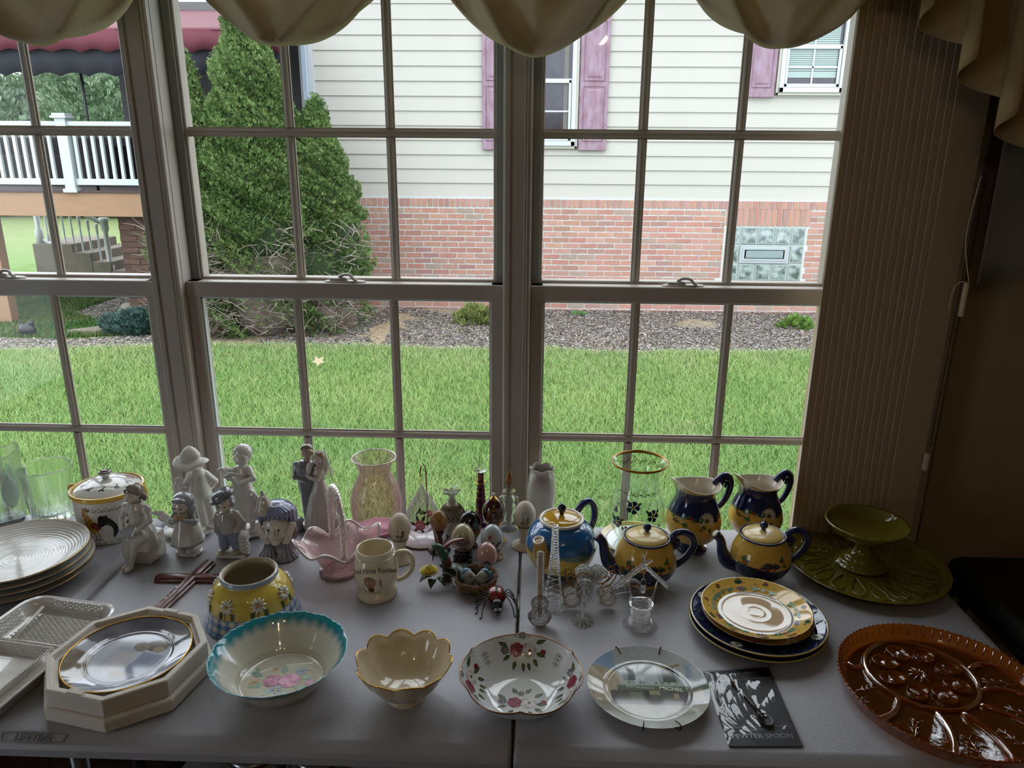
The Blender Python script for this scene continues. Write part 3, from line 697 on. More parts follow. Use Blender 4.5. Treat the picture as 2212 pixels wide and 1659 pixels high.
shutter(.487, .815, 1.688, 3.16, 2.42); shutter(-.640, -.315, 1.688, 3.16, 2.42)
shutter(2.395, 2.705, 2.283, 3.70, 2.98); shutter(3.530, 3.840, 2.283, 3.70, 2.98)
dkg = mat('dark_pane', '3b3640', .12, coat=.3, noise=.4, nscale=9, ncol='5a5560')
bl = mat('window_blind', 'b9cbc6', .6)
def hwin(x0, x1, z0, z1, zm, zg, blind=None):
    w = G()
    for a, b, c, d in ((x0, x0+.05, z0, z1), (x1-.05, x1, z0, z1), (x0, x1, z0, z0+.055), (x0, x1, z1-.05, z1)): w.cbox(a, b, HY-.05, HY-.002, c, d, .005)
    w = w.obj('house_window', vin, house, False)
    tr = G()
    for a, b, c, d in ((x0-.028, x0+.002, z0-.03, z1), (x1-.002, x1+.028, z0-.03, z1), (x0-.028, x1+.028, z0-.03, z0+.002)): tr.cbox(a, b, HY-.03, HY+.0, c, d, .004)
    tr.obj('outer_trim', mat('cream_trim', 'd9d2c6', .5), w, False)
    sg = G(); xc = (x0+x1)/2
    for a, b, c, d in ((x0+.055, x0+.085, z0+.06, zm), (x1-.085, x1-.055, z0+.06, zm), (x0+.055, x1-.055, z0+.058, z0+.095), (x0+.05, x1-.05, zm-.035, zm+.012)): sg.cbox(a, b, HY-.036, HY-.01, c, d, .003)
    sg.obj('sash', vin, w, False)
    mg = G(); mg.box(xc-.009, xc+.009, HY-.022, HY-.012, z0+.09, zm-.03).box(xc-.009, xc+.009, HY-.022, HY-.012, zm+.01, z1-.05)
    mg.box(x0+.08, x1-.08, HY-.022, HY-.012, zg-.009, zg+.009).box(x0+.05, x1-.05, HY-.022, HY-.012, zm+(z1-zm)*.5-.009, zm+(z1-zm)*.5+.009)
    mg.obj('window_grid', vin, w, False)
    box('pane', dkg, x0+.05, x1-.05, HY-.006, HY+.002, z0+.05, z1-.05, w)
    if blind:
        s = G(); z = blind
        s.cbox(x0+.09, x1-.09, HY-.0105, HY-.0065, z-.05, z+.015, .001)
        while z < z1-.08: z += .022; s.box(x0+.09, x1-.09, HY-.0105, HY-.0075, z, z+.017)
        s.obj('blind_slats', bl, w, False, kind='stuff')
    else: G().grid(lambda u, v: (x1-.14+.05*u, HY-.009-.004*sin(u*12), z0+.1+v*(z1-z0-.2)), 8, 6).obj('curtain', mat('net_curtain', '8d8a80', .8), w)
hwin(-.285, .445, 1.735, 3.30, 2.46, 2.12); hwin(2.752, 3.475, 2.335, 3.80, 2.83, 2.605, 2.545)
# glass block basement window
gb = G().box(2.295, 3.275, HY+.0, HY+.03, .165, .832).obj('glass_block_window', mat('block_frame', '8fa39d', .5), house, False)
gbm = mat('glass_block_face', '5b6a68', .08, coat=.8, noise=.9, nscale=13, ncol='c7d6d2', bump=1.0, bscale=30, detail=1)
gr = mat('glass_block_edge', 'b9cbc4', .25)
bx = [2.305, 2.490, 2.690, 2.890, 3.090, 3.265]; bz = [.172, .385, .610, .826]
for i in range(5):
    for j in range(3):
        if j == 1 and 1 <= i <= 3: continue
        x0, x1, z0, z1 = bx[i]+.006, bx[i+1]-.006, bz[j]+.006, bz[j+1]-.006
        G().cbox(x0, x1, HY-.018, HY+.002, z0, z1, .006).obj('glass_block', gr, gb, False)
        G().cbox(x0+.017, x1-.017, HY-.021, HY-.016, z0+.017, z1-.017, .003).obj('block_face', gbm, gb, False)
vg = G()
for a in (0, .03, .055): vg.cbox(2.490+a, 3.090-a, HY-.024-.006*(a > 0), HY-.016, .385+a, .610-a, .004)
vg.obj('vent_panel', mat('vent_white', 'c9d2d4', .35), gb, False, bevel=.002)
G().cbox(2.565, 3.015, HY-.034, HY-.029, .452, .543, .004).obj('vent_glass', mat('vent_pane', '9fb0b3', .2), gb, False)
# roof so the sky stops where it should
G().add([(-3.2, 8.75, 4.0), (5.6, 8.75, 4.0), (5.6, 14.4, 4.0), (-3.2, 14.4, 4.0), (-1, 11.6, 5.3), (3.4, 11.6, 5.3)], [(0, 1, 5, 4), (2, 3, 4, 5), (1, 2, 5), (3, 0, 4), (3, 2, 1, 0)]).obj('roof', mat('grey_shingle', '5a5654', .9, noise=.4, nscale=12), house, False)
# wing behind the deck
wgm = mat('shaded_wing_siding', '6f6d6b', .7)  # same siding as the house, greyed with the awning's shade in its colour
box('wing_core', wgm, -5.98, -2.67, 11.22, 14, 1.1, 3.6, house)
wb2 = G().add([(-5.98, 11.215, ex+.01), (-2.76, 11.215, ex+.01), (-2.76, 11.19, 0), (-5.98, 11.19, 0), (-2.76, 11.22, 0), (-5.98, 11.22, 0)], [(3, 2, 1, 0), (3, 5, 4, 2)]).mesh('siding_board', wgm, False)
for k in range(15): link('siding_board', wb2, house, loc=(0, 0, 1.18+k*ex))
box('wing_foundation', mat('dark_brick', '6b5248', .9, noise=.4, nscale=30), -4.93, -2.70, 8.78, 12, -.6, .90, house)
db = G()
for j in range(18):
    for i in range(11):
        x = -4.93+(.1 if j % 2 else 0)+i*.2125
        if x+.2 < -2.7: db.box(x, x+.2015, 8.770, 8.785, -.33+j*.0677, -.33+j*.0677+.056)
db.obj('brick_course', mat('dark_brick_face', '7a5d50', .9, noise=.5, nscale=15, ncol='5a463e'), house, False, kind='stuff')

# ------------------------------------------------------------ deck and awning
deck = thing('deck', 'raised wooden deck with white railing and tan rim board', 'deck', (0, 0, 0))
tan = mat('tan_deck_wood', 'c39a78', .7, noise=.3, nscale=6, ncol='a9805f', stretch=(1, 1, 6)); DY = 8.6
G().cbox(-8.2, -2.72, DY, DY+.04, .915, 1.182, .003).obj('rim_board', tan, deck, False)
G().box(-8.2, -2.72, DY-.02, 11.2, 1.182, 1.205).obj('deck_floor', mat('deck_floor_grey', '5d4b48', .8), deck, False)
for x in (-6.41,): G().cbox(x-.075, x+.075, DY+.03, DY+.17, -.55, .915, .004).obj('support_post', tan, deck, False)
bal = G().cbox(-.018, .018, -.018, .018, 0, .60, .002).mesh('baluster', vin, False)
for k in range(54):
    x = -8.1+k*.1
    if abs(x+5.31) > .09 and x < -2.75: link('baluster', bal, deck, loc=(x, DY+.03, 1.33))
G().cbox(-8.2, -2.74, DY-.0, DY+.06, 1.905, 1.955, .006).obj('top_rail', vin, deck, False)
G().cbox(-8.2, -2.74, DY+.005, DY+.055, 1.265, 1.335, .004).obj('bottom_rail', vin, deck, False)
pg = G().cbox(-5.37, -5.25, DY-.03, DY+.09, 1.19, 2.00, .004); pg.cbox(-5.40, -5.22, DY-.06, DY+.12, 1.985, 2.012, .004).cbox(-5.385, -5.235, DY-.045, DY+.105, 2.012, 2.04, .004); pg.cbox(-5.39, -5.23, DY-.05, DY+.11, 1.183, 1.225, .004)
pg.obj('railing_post', vin, deck, False)
for x in (-6.35, -4.3): G().cbox(x-.02, x+.02, DY+.01, DY+.05, 1.182, 1.27, .002).obj('rail_foot', vin, deck, False)
rr = G()
for k in range(30): rr.cbox(-8.1+k*.13-.016, -8.1+k*.13+.016, 11.0, 11.03, 1.26, 1.9, .002)
rr.cbox(-8.2, -6.0, 11.0, 11.05, 1.9, 1.94, .004).obj('rear_railing', mat('shade_vinyl', 'b9c0c2', .5), deck, False, kind='stuff')  # rear rail in greyed white vinyl, shade put into the colour
aw = thing('awning', 'burgundy awning with scalloped edge over the deck', 'awning', (0, 0, 0))
bur = mat('burgundy_canvas', '722a3c', .75, noise=.12, nscale=3); nav = mat('navy_canvas', '34323f', .8)
AX0, AX1 = -7.55, -2.72
G().grid(lambda u, v: (AX0+(AX1-AX0)*u, 8.4+2.78*v, 2.86+.66*v-.03*sin(pi*v)), 20, 6).obj('canopy', bur, aw, solid=.006)
def scal(y, zt, zb, amp, per): return lambda u, v: (AX0+(AX1-AX0)*u, y+.012*sin(u*60), zt+(zb-zt+amp*abs(sin(pi*u*(AX1-AX0)/per)))*v if True else 0)
G().grid(scal(8.395, 2.865, 2.635, .035, .30), 240, 2).obj('valance', bur, aw, solid=.005)
G().grid(scal(8.47, 2.86, 2.405, .040, .30), 240, 2).obj('inner_valance', nav, aw, solid=.005)
for yy in (9.3, 10.2): G().tube([(AX0, yy, 2.86+.66*(yy-8.4)/2.78-.06), (AX1, yy, 2.86+.66*(yy-8.4)/2.78-.06)], .02, 8).obj('support_bar', mat('awning_pipe', '77777a', .4, metal=.5), aw)
p = aty(190, 262, 8.7); G().tube([(p[0], 8.7, 1.205), (p[0], 8.7, 2.86)], .016, 8).obj('support_pole', mat('dark_pole', '25262a', .5), aw)
# lantern and wall ornament
ln = thing('wall_lantern', 'grey wall lantern on the shaded wing under the awning', 'lantern', (-3.74, 11.12, 2.62))
G().lathe([(.03, 0), (.085, .03), (.10, .30), (.11, .31), (.05, .40), (.01, .46)], 6).obj('lantern_body', mat('lantern_glass', '7b8186', .3), ln, False)
G().tube([(0, 0, .42), (0, .07, .45)], .015, 8).obj('bracket', mat('dark_pole', '25262a', .5), ln)
bf = thing('butterfly_ornament', 'teal green butterfly ornament on the wall behind the evergreens', 'ornament', tuple(aty(476, 112, 11.1)))
grn = mat('teal_metal', '2f9a70', .4)
G().prism([(0, 0), (-.30, .16), (-.36, .10), (-.20, -.08), (-.12, -.16)], -.004, .004).xf(Matrix.Rotation(pi/2, 4, 'X')).obj('wing', grn, bf, False)
G().prism([(0, 0), (.30, .16), (.36, .10), (.20, -.08), (.12, -.16)], -.004, .004).xf(Matrix.Rotation(pi/2, 4, 'X')).obj('wing', grn, bf, False)
# patio sofa behind the balusters
so = thing('patio_sofa', 'dark wicker sofa standing on the deck behind the railing', 'sofa', (-6.6, 10.3, 1.205))
wk = mat('dark_wicker', '3a3334', .8, bump=.4, bscale=90)
G().cbox(-.9, 1.0, -.35, .35, .05, .38, .02).obj('seat', wk, so, False); G().cbox(-.9, 1.0, .28, .40, .3, .62, .02).obj('backrest', wk, so, False)
for x in (-.95, .95): G().cbox(x-.06, x+.06, -.35, .38, 0, .52, .02).obj('armrest', wk, so, False)

# ------------------------------------------------------------ garden stairs
stn = mat('grey_concrete', '9a8f80', .9, noise=.4, nscale=8, ncol='6f675e')
gs = thing('garden_stairs', 'concrete garden steps with a white handrail beyond the deck', 'stairs', (0, 0, 0))
SY = 11.75; z0 = -.37
sp = [aty(px, 590, SY)[0] for px in (80, 150, 190, 222, 252, 285)]
G().cbox(sp[0], sp[1]+.12, SY, SY+1.3, z0-.1, z0+.60, .01).obj('landing', stn, gs, False)
for k in range(4): G().cbox(sp[1]+.1+.30*k, sp[1]+.1+.30*(k+1), SY, SY+1.3, z0-.1, z0+.46-.14*k, .01).obj('step', stn, gs, False)
wr = mat('white_rail_paint', 'e8e9ea', .5)
def turned(x, z, h, r=.045): return G().lathe([(r, 0), (r, h*.2), (r*.6, h*.24), (r*.75, h*.5), (r*.6, h*.76), (r, h*.8), (r, h*.94), (r*1.3, h*.95), (r*1.2, h)], 10, c=(x, SY+.08, z))
xa, xb = sp[0]+.10, sp[3]+.10; za, zb = z0+.60, z0+.18
turned(xa, za, 1.0, .06).obj('rail_post', wr, gs); turned(xb, zb-.12, .95, .06).obj('rail_post', wr, gs)
for k in range(1, 8):
    t = k/8; turned(xa+(xb-xa)*t, za+(zb-za)*t*1.25+.05, .72, .022).obj('rail_baluster', wr, gs)
G().tube([(xa, SY+.08, za+.86), (xb, SY+.08, zb+.72)], .035, 8).obj('handrail', wr, gs)
G().tube([(xa, SY+.08, za+.08), (xb, SY+.08, zb-.04)], .03, 8).obj('lower_rail', wr, gs)
# solar path light
q = atz(230, 560, -.37); sl = thing('solar_light', 'small solar path light on the lawn right of the stairs', 'light', (-7.2, 13.2, -.37))
G().tube([(0, 0, 0), (0, 0, .48)], .012, 8).obj('stake', mat('dark_pole', '25262a', .5), sl); G().lathe([(.02, .46), (.06, .50), (.09, .56), (.07, .60), (.01, .61)], 12).obj('lamp_head', mat('lamp_grey', '8a8d8c', .4), sl)
# stone dog, black rock, slab
q = atz(285, 676, -.37); dg_ = thing('dog_statue', 'pale stone puppy statue sitting on the gravel', 'statue', tuple(q), math.radians(190))
stm = mat('pale_stone', 'b5ad9c', .9, noise=.3, nscale=30)
blob('dog_body', [('e', (.02, 0, .07), (.11, .065, .07)), ('e', (-.08, 0, .13), (.05, .05, .09)), ('e', (-.12, 0, .23), (.05, .045, .045)), ('e', (-.17, 0, .215), (.03, .025, .022)), ('c', [(-.1, .045, .24), (-.09, .06, .17)], [.018, .02]), ('c', [(-.1, -.045, .24), (-.09, -.06, .17)], [.018, .02]), ('c', [(-.1, .03, .1), (-.13, .03, .01)], [.025, .022]), ('c', [(-.1, -.03, .1), (-.13, -.03, .01)], [.025, .022]), ('c', [(.1, .03, .05), (.17, .02, .02)], [.03, .02])], stm, dg_, .008)
q = atz(62, 726, -.37); fr = thing('garden_ornament', 'black rounded garden ornament on the bed edge at the left', 'ornament', tuple(q))
blob('ornament_body', [('e', (0, 0, .07), (.10, .06, .08)), ('e', (.05, 0, .15), (.04, .03, .03)), ('c', [(-.05, 0, .13), (-.07, 0, .19)], [.02, .01])], mat('black_stone', '2a2a2e', .4), fr, .008)
q = atz(270, 712, -.36); sb_ = G().prism([(-.65, -.22), (.55, -.26), (.6, .3), (-.05, .28), (-.35, .05)], 0, .05).obj('stone_slab', mat('slab_stone', 'a89c8c', .9, noise=.3, nscale=10), None, False, loc=(q[0]+.1, q[1], -.37), label='flat pale stone slab beside the juniper', cat='slab')
# teal garden chair behind the evergreens
q = atz(478, 715, -.36); tch = thing('garden_chair', 'teal metal garden chair half hidden behind the evergreens', 'chair', (q[0]-.12, q[1]+.55, -.36))
tl = mat('teal_paint', '2d7f88', .4)
for x in (-.2, .2):
    for y in (-.2, .2): G().tube([(x, y, 0), (x, y, .42 if y < 0 else .95)], .02, 8).obj('leg', tl, tch)
G().cbox(-.22, .22, -.22, .22, .42, .45, .005).obj('seat', tl, tch, False)
for z in (.58, .70, .82, .92): G().cbox(-.2, .2, .185, .215, z-.03, z+.03, .004).obj('back_slat', tl, tch, False)

# ------------------------------------------------------------ plants
def foliage(name, ells, n, size, cols, seed, par=None, vert=.5, gap=None, **k):
    r = np.random.default_rng(seed); wts = np.array([e[1][0]*e[1][2] for e in ells]); which = r.choice(len(ells), n, p=wts/wts.sum())
    C = np.array([e[0] for e in ells])[which]; R = np.array([e[1] for e in ells])[which]
    d = r.normal(size=(n, 3)); d /= np.linalg.norm(d, axis=1)[:, None]
    ph = np.arctan2(d[:, 1], d[:, 0]); lump = 1+.10*np.sin(ph*5+d[:, 2]*9+which)+.07*np.sin(ph*11+d[:, 2]*17)
    rad = lump*(1-.22*r.random(n)**2)
    if R.shape[1] > 2:
        taper = 1
    P0 = C+d*R*rad[:, None]
    if gap is not None: kk = gap(P0, r); P0, d = P0[kk], d[kk]; n = len(P0)
    s = size*(.6+.8*r.random(n)); up = d*.8+np.array([0, 0, vert])+r.normal(0, .35, (n, 3)); up /= np.linalg.norm(up, axis=1)[:, None]
    sd = np.cross(up, r.normal(size=(n, 3))); sd /= np.linalg.norm(sd, axis=1)[:, None]; s = s[:, None]
    V = np.zeros((n, 5, 3)); V[:, 0] = P0; V[:, 1] = P0+up*s*.6+sd*s*.42; V[:, 2] = P0+up*s*.45-sd*s*.42; V[:, 3] = P0+up*s+sd*s*.12; V[:, 4] = P0+up*s*.8-sd*s*.1
    b = (np.arange(n)*5)[:, None]; T = np.concatenate([b+np.array([[0, 1, 3]]), b+np.array([[0, 4, 2]])])
    cc = np.array([_hex(c) for c in cols]); nz = vnoise(P0[:, 0]+P0[:, 2]*.7, P0[:, 1]+P0[:, 2]*1.3, 3.0, seed); t = np.clip(nz+r.normal(0, .25, n), 0, .999)
    i = (t*(len(cc)-1)).astype(int); f = (t*(len(cc)-1)-i)[:, None]; c = cc[i]*(1-f)+cc[np.minimum(i+1, len(cc)-1)]*f
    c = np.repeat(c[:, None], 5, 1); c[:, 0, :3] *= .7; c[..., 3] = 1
    return link(name, fast_mesh(name, V.reshape(-1, 3), T, c.reshape(-1, 4), mat('leaf_spray', (.2, .4, .1), .65, attr=True, spec=.2)), par, kind='stuff', **k)
def core(ells, par, m, s=.86):
    g = G()
    for c, r in ells: g.ell(c, [q*s for q in r], 14, 10)
    g.obj('inner_branches', m, par)
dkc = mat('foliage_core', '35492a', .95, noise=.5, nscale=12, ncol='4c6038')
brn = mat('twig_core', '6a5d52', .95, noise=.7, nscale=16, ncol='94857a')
def twigs(n, x0, x1, y0, y1, z0, z1, par, seed):
    r = random.Random(seed); g = G()
    for k in range(n):
        x, y, z = r.uniform(x0, x1), r.uniform(y0, y1), r.uniform(z0, z1); a = r.uniform(0, 2*pi); L = r.uniform(.10, .3)
        e = (x+L*cos(a)*.8, y-L*.4*abs(sin(a))-.05, z+L*r.uniform(-.4, .8)); md = ((x+e[0])/2+r.uniform(-.03, .03), (y+e[1])/2, (z+e[2])/2+r.uniform(-.03, .03))
        g.tube([(x, y, z), md, e], [.006, .004, .0015], 4, cap=False)
    g.obj('bare_twigs', mat('dry_twig', 'b0a296', .9), par, kind='stuff')
gapf = lambda P, r: (P[:, 2] > .80+.12*np.sin(P[:, 0]*9)) | (r.random(len(P)) < .06+.30*(np.sin(P[:, 0]*7+P[:, 2]*6) > .45))
GC = ('52733a', '769454', '9ab26e', '648548')
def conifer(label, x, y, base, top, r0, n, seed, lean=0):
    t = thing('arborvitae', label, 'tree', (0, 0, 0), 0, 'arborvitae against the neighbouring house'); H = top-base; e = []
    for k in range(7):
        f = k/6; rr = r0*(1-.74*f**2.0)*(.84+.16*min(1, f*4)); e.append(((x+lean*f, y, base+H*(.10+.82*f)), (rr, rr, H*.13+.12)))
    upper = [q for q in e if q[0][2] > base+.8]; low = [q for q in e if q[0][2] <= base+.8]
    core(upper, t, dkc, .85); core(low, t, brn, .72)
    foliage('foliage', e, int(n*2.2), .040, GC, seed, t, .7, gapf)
    g = G(); g.tube([(x, y, base-.05), (x, y, base+1)], [.09, .06], 8).obj('trunk', brn, t)
    twigs(420, x-r0*.85, x+r0*.85, y-r0*.8, y-r0*.3, base+.12, base+1.25, t, seed)
    return t
conifer('tallest pointed evergreen, in front of the burgundy awning', -2.95, 8.0, -.32, 2.93, .66, 64000, 31)
conifer('shorter pointed evergreen at the left of the tall one', -3.55, 7.9, -.32, 2.30, .54, 38000, 32)
conifer('low evergreen right of the tall one against the brick wall', -2.33, 8.2, -.32, 1.92, .56, 42000, 33)
# low junipers and weeds
def bush(name, label, cat, px, py, w, h, cols, n, seed, size=.05, z=-.33):
    q = atz(px, py, z); t = thing(name, label, cat, tuple(q)); e = [((0, 0, h*.4), (w/2, w*.35, h*.6)), ((w*.25, .05, h*.3), (w*.3, w*.25, h*.45))]
    foliage('foliage', e, n, size, cols, seed, t, .9); return t
bush('juniper', 'blue green creeping juniper beside the stone slab', 'shrub', 325, 715, .95, .22, ('4f7066', '6f9086', '3c5a50'), 5000, 41, .06)
bush('juniper', 'blue grey low shrub under the left evergreen', 'shrub', 478, 722, .55, .28, ('4f6a60', '6f8a80', '3c5448'), 3000, 42, .06)
bush('weed', 'yellowish green weed clump in the mulch left of the middle mullion', 'plant', 1027, 712, .42, .26, ('7b8f4a', '9aa860', 'a89a68'), 900, 43, .07)
bush('weed', 'bright green weed clump in the mulch under the glass block window', 'plant', 1716, 722, .34, .17, ('6f9a3f', '8fb858', '7b8f4a'), 500, 44, .07)
bush('weed', 'small leafy weed in the mulch right of the middle mullion', 'plant', 1245, 696, .16, .06, ('6f9a58', '7fae68'), 60, 45, .10)
bush('weed', 'tiny green weed in the mulch left of the middle mullion', 'plant', 987, 727, .08, .05, ('6f9a3f', '8fb858'), 40, 46, .05)
bush('ornamental_grass', 'green grass tuft beside the garden stairs', 'plant', 235, 575, .9, .3, ('6f8f4a', '8aa860', 'a89a68'), 1500, 47, .14, -.37)
lf = Paint(lambda u, v, off: Vector((u, v, off))); lf.poly([(0, 0), (.03, .05), (.09, .06), (.05, .10), (.07, .16), (0, .12), (-.06, .17), (-.05, .10), (-.10, .07), (-.03, .05)], 'c9b594')
q = atz(688, 812, -.30); lf.g.xf(Matrix.Translation(tuple(q+np.array([0, 0, .09]))) @ Matrix.Rotation(.9, 4, 'X') @ Matrix.Diagonal((.62, .62, 1, 1))).obj('fallen_leaf', mat('leaf_paper', (.8, .7, .5), .7, attr=True), None, False, label='pale fallen leaf lying on the lawn', cat='leaf')
# tree belt beyond the lawn, distance haze mixed into its pale colours
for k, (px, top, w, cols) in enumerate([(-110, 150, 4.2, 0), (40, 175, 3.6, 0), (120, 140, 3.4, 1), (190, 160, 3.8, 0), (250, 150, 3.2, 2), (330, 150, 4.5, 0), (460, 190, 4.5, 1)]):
    y = 25+(k % 3)*1.6; q = aty(px, top, y); hh = q[2]+.4; hazy_palettes = (('6f8a66', '8ba680', 'a4b89a'), ('7a9870', '98b488', 'b2c49e'), ('84988c', 'a0b0a4', 'b4bcae'))
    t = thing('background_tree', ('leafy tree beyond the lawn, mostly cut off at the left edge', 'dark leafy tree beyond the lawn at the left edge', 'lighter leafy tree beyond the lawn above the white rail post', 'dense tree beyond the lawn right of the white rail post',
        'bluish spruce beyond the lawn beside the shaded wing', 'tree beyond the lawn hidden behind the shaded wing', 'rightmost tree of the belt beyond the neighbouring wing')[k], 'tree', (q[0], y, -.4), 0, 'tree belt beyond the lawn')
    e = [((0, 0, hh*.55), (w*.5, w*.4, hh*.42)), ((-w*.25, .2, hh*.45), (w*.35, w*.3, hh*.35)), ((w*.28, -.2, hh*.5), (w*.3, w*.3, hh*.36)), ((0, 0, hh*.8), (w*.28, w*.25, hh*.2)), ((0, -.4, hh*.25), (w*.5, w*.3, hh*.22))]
    foliage('foliage', e, 14000, .22, hazy_palettes[cols], 60+k, t, .4); core(e, t, mat('hazy_far_core', '66805c', .95), .9)
    G().tube([(0, 0, 0), (0, 0, hh*.6)], [.16, .08], 8).obj('trunk', brn, t)

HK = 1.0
# ================================================================== THINGS ON THE TABLE
por = mat('white_porcelain', 'e0dcd6', .14, coat=.6, noise=.05, nscale=30); bisque = mat('matte_bisque', 'dedad4', .45, noise=.05, nscale=60)
gold = mat('gilt', 'c9973f', .22, metal=1); cream = mat('cream_glaze', 'dcd0b4', .12, coat=.6)
def T(name, label, cat, x, y, rz=0, group=None, z=TZ): return thing(name, label, cat, (x, y, z), math.radians(rz), group)

fcam = lambda x, y: math.atan2(-y, -x)   # angle on a thing that faces the camera
# ---------------------------------------------------------------- left stack of dinner plates
plm = mat('swirled_white_china', 'dfdbd5', .10, coat=.7)
pr = spline([(.070, 0), (.078, .001), (.100, .008), (.124, .019), (.136, .0265)], 6); inner = []
for k in range(60):
    r = .1335*(1-k/60)+.0005; z = .006+.0205*max(0, (r-.085)/.0485)**1.5; inner.append((r, z+.0007*sin(r*2*pi/.0062)*(1 if r < .128 else 0)))
pme = G().lathe(pr+[(.1368, .0276), (.1355, .0282)]+inner, 72).mesh('plate_body', plm)
rme = G().tube([(.1362*cos(a*pi/40), .1362*sin(a*pi/40), .0283) for a in range(80)], .0007, 6, closed=True).mesh('gilt_rim', gold)
for k, (dx, dy, lab) in enumerate([(.004, -.006, 'white ribbed dinner plate at the bottom of the left stack'), (.006, .002, 'white ribbed dinner plate second from the bottom of the left stack'),
        (.001, .001, 'white ribbed dinner plate second from the top of the left stack'), (-.003, .003, 'white ribbed dinner plate with gold rim on top of the left stack')]):
    t = T('dinner_plate', lab, 'plate', -1.078+dx, 1.352+dy, 0, 'ribbed dinner plates stacked at the left', TZ+.0005+k*.0125)
    link('plate_body', pme, t); link('gilt_rim', rme, t)

# ---------------------------------------------------------------- glass vases at the far left
clear = glassmat('clear_crystal', (.98, 1, .99)); frost = mat('frosted_glass', 'dfe8e6', .45, trans=.55, ior=1.3)
t = T('crystal_vase', 'tall clear vase with frosted leaves, cut off at the left edge', 'vase', -1.275, 1.600)
G().lathe(shell([(.030, 0), (.034, .004), (.036, .03), (.041, .08), (.044, .13), (.047, .185)], .004, .014), 60, lambda a, r, z: (r*(1+.04*cos(5*a+1)*min(1, z/.1)), z+.006*cos(5*a)*max(0, (z-.15)/.035))).obj('vase_body', clear, t)
for k in range(5):
    a = -1.9+k*1.25; g = G()
    def fl(u, v, a=a): 
        w = (u-.5)*.034*sin(pi*min(.98, v+.04))**.7; z = .012+v*(.085 if k % 2 else .12)+(.04 if k % 2 else 0); r = .038+.05*(z)*.9+.003*cos((u-.5)*3); th = a+w/r
        return ((r+.003)*cos(th), (r+.003)*sin(th), z)
    G().grid(fl, 8, 16).obj('frosted_leaf', frost, t, solid=.003)
t = T('crystal_vase', 'clear cut crystal vase with scalloped rim beside the rooster jar', 'vase', -1.183, 1.626)
G().lathe(shell([(.036, 0), (.041, .004), (.045, .04), (.052, .09), (.0585, .134)], .0045, .016), 112, lambda a, r, z: (r*(1+.030*abs(cos(7*a))*(1 if r > .02 else 0)), z+.0035*abs(cos(7*a))*max(0, (z-.12)/.014))).obj('vase_body', clear, t)
for k in range(14):
    a = 2*pi*(k+.5)/14; G().tube([(.0425*cos(a-.18), .0425*sin(a-.18), .006), (.047*cos(a), .047*sin(a), .05), (.0455*cos(a+.2), .0455*sin(a+.2), .012)], .0018, 6).obj('cut_ridge', clear, t)
# grape-like crystal stopper cluster behind the plates
t = T('crystal_cluster', 'small cut glass cluster behind the plate stack at the left edge', 'ornament', -1.283, 1.535)
g = G()
for k in range(16): a = k*2.4; g.ell((.017*cos(a)*(k % 3+1)/3, .017*sin(a)*(k % 3+1)/3, .010+.0035*(k//2)), .0085, 10, 7)
g.obj('glass_beads', clear, t)

# ---------------------------------------------------------------- rooster jar
t = T('cookie_jar', 'white lidded jar painted with a rooster and a rose, yellow rim', 'jar', -.995, 1.562, 0)
JP = spline([(.066, 0), (.0705, .003), (.073, .02), (.0755, .07), (.0765, .112)], 6)
G().lathe(JP+[(.0765, .114), (.070, .114), (.068, .10), (.064, .01), (.001, .008)], 72).obj('jar_body', por, t)
ylw = mat('yellow_glaze', 'dcb038', .15, coat=.6)
G().lathe([(.0765, .108), (.0795, .109), (.0810, .114), (.0795, .119), (.0750, .120), (.0735, .116), (.0735, .108)], 72, cap0=False, cap1=False).obj('yellow_rim', ylw, t)
for s in (-1, 1): G().tube(spline([(s*.076, 0, .116), (s*.087, 0, .117), (s*.090, 0, .106), (s*.086, 0, .095), (s*.076, 0, .093)], 5), .0052, 10).obj('handle', ylw, t)
LP = spline([(.0005, .1395), (.025, .1375), (.048, .131), (.066, .121), (.0725, .1155)], 6)
ld = G().lathe(LP[::-1]+[(.0002, .1395)][:0]+[], 72, cap0=True, cap1=False).obj('lid', por, t)
kb = G().lathe([(.009, .137), (.007, .143), (.012, .147), (.015, .151), (.0135, .156), (.007, .158), (.001, .1585)], 28).obj('lid_knob', por, ld)
kn = G().lathe([(.0142, .1535), (.0142, .1548), (.0132, .1562)], 28, cap0=False, cap1=False).obj('knob_ring', mat('black_enamel', '151316', .2), ld)
G().lathe([(.0105, .1573), (.006, .1590), (.001, .1592)], 24).obj('knob_top', mat('plum_enamel', '4f2433', .2), ld)
js = Surf(JP); ja = math.radians(-57.5)   # towards the camera
P = Paint(on(js, ja+math.radians(-20), .018))
BK, RD, YE, GN, BR_ = '121417', '8f2430', 'c29a2a', '1e3a28', '6a2f1e'
P.poly([(-.034, .070), (-.027, .073), (-.020, .060), (-.012, .046), (-.004, .036), (-.006, .022), (-.018, .018), (-.028, .026), (-.034, .042), (-.036, .058)], YE)
for k in range(14): P.leaf(-.032+.0022*(k % 5), .028+.0028*k, -.6, .005, .0018, BR_)
P.poly([(-.022, .043), (-.010, .047), (-.001, .040), (0, .030), (-.010, .026), (-.020, .032)], BR_)
for k in range(5): P.leaf(-.018, .042-.003*k, -.15, .018, .002, 'a8593a')
P.dot(-.031, .073, .0055, YE); P.poly([(-.036, .074), (-.034, .083), (-.030, .079), (-.026, .085), (-.023, .080), (-.017, .080), (-.023, .074), (-.030, .072)], RD)
P.poly([(-.037, .071), (-.034, .071), (-.033, .062), (-.036, .060), (-.038, .064)], RD); P.dot(-.032, .0745, .0009, BK); P.poly([(-.037, .074), (-.041, .072), (-.037, .071)], YE)
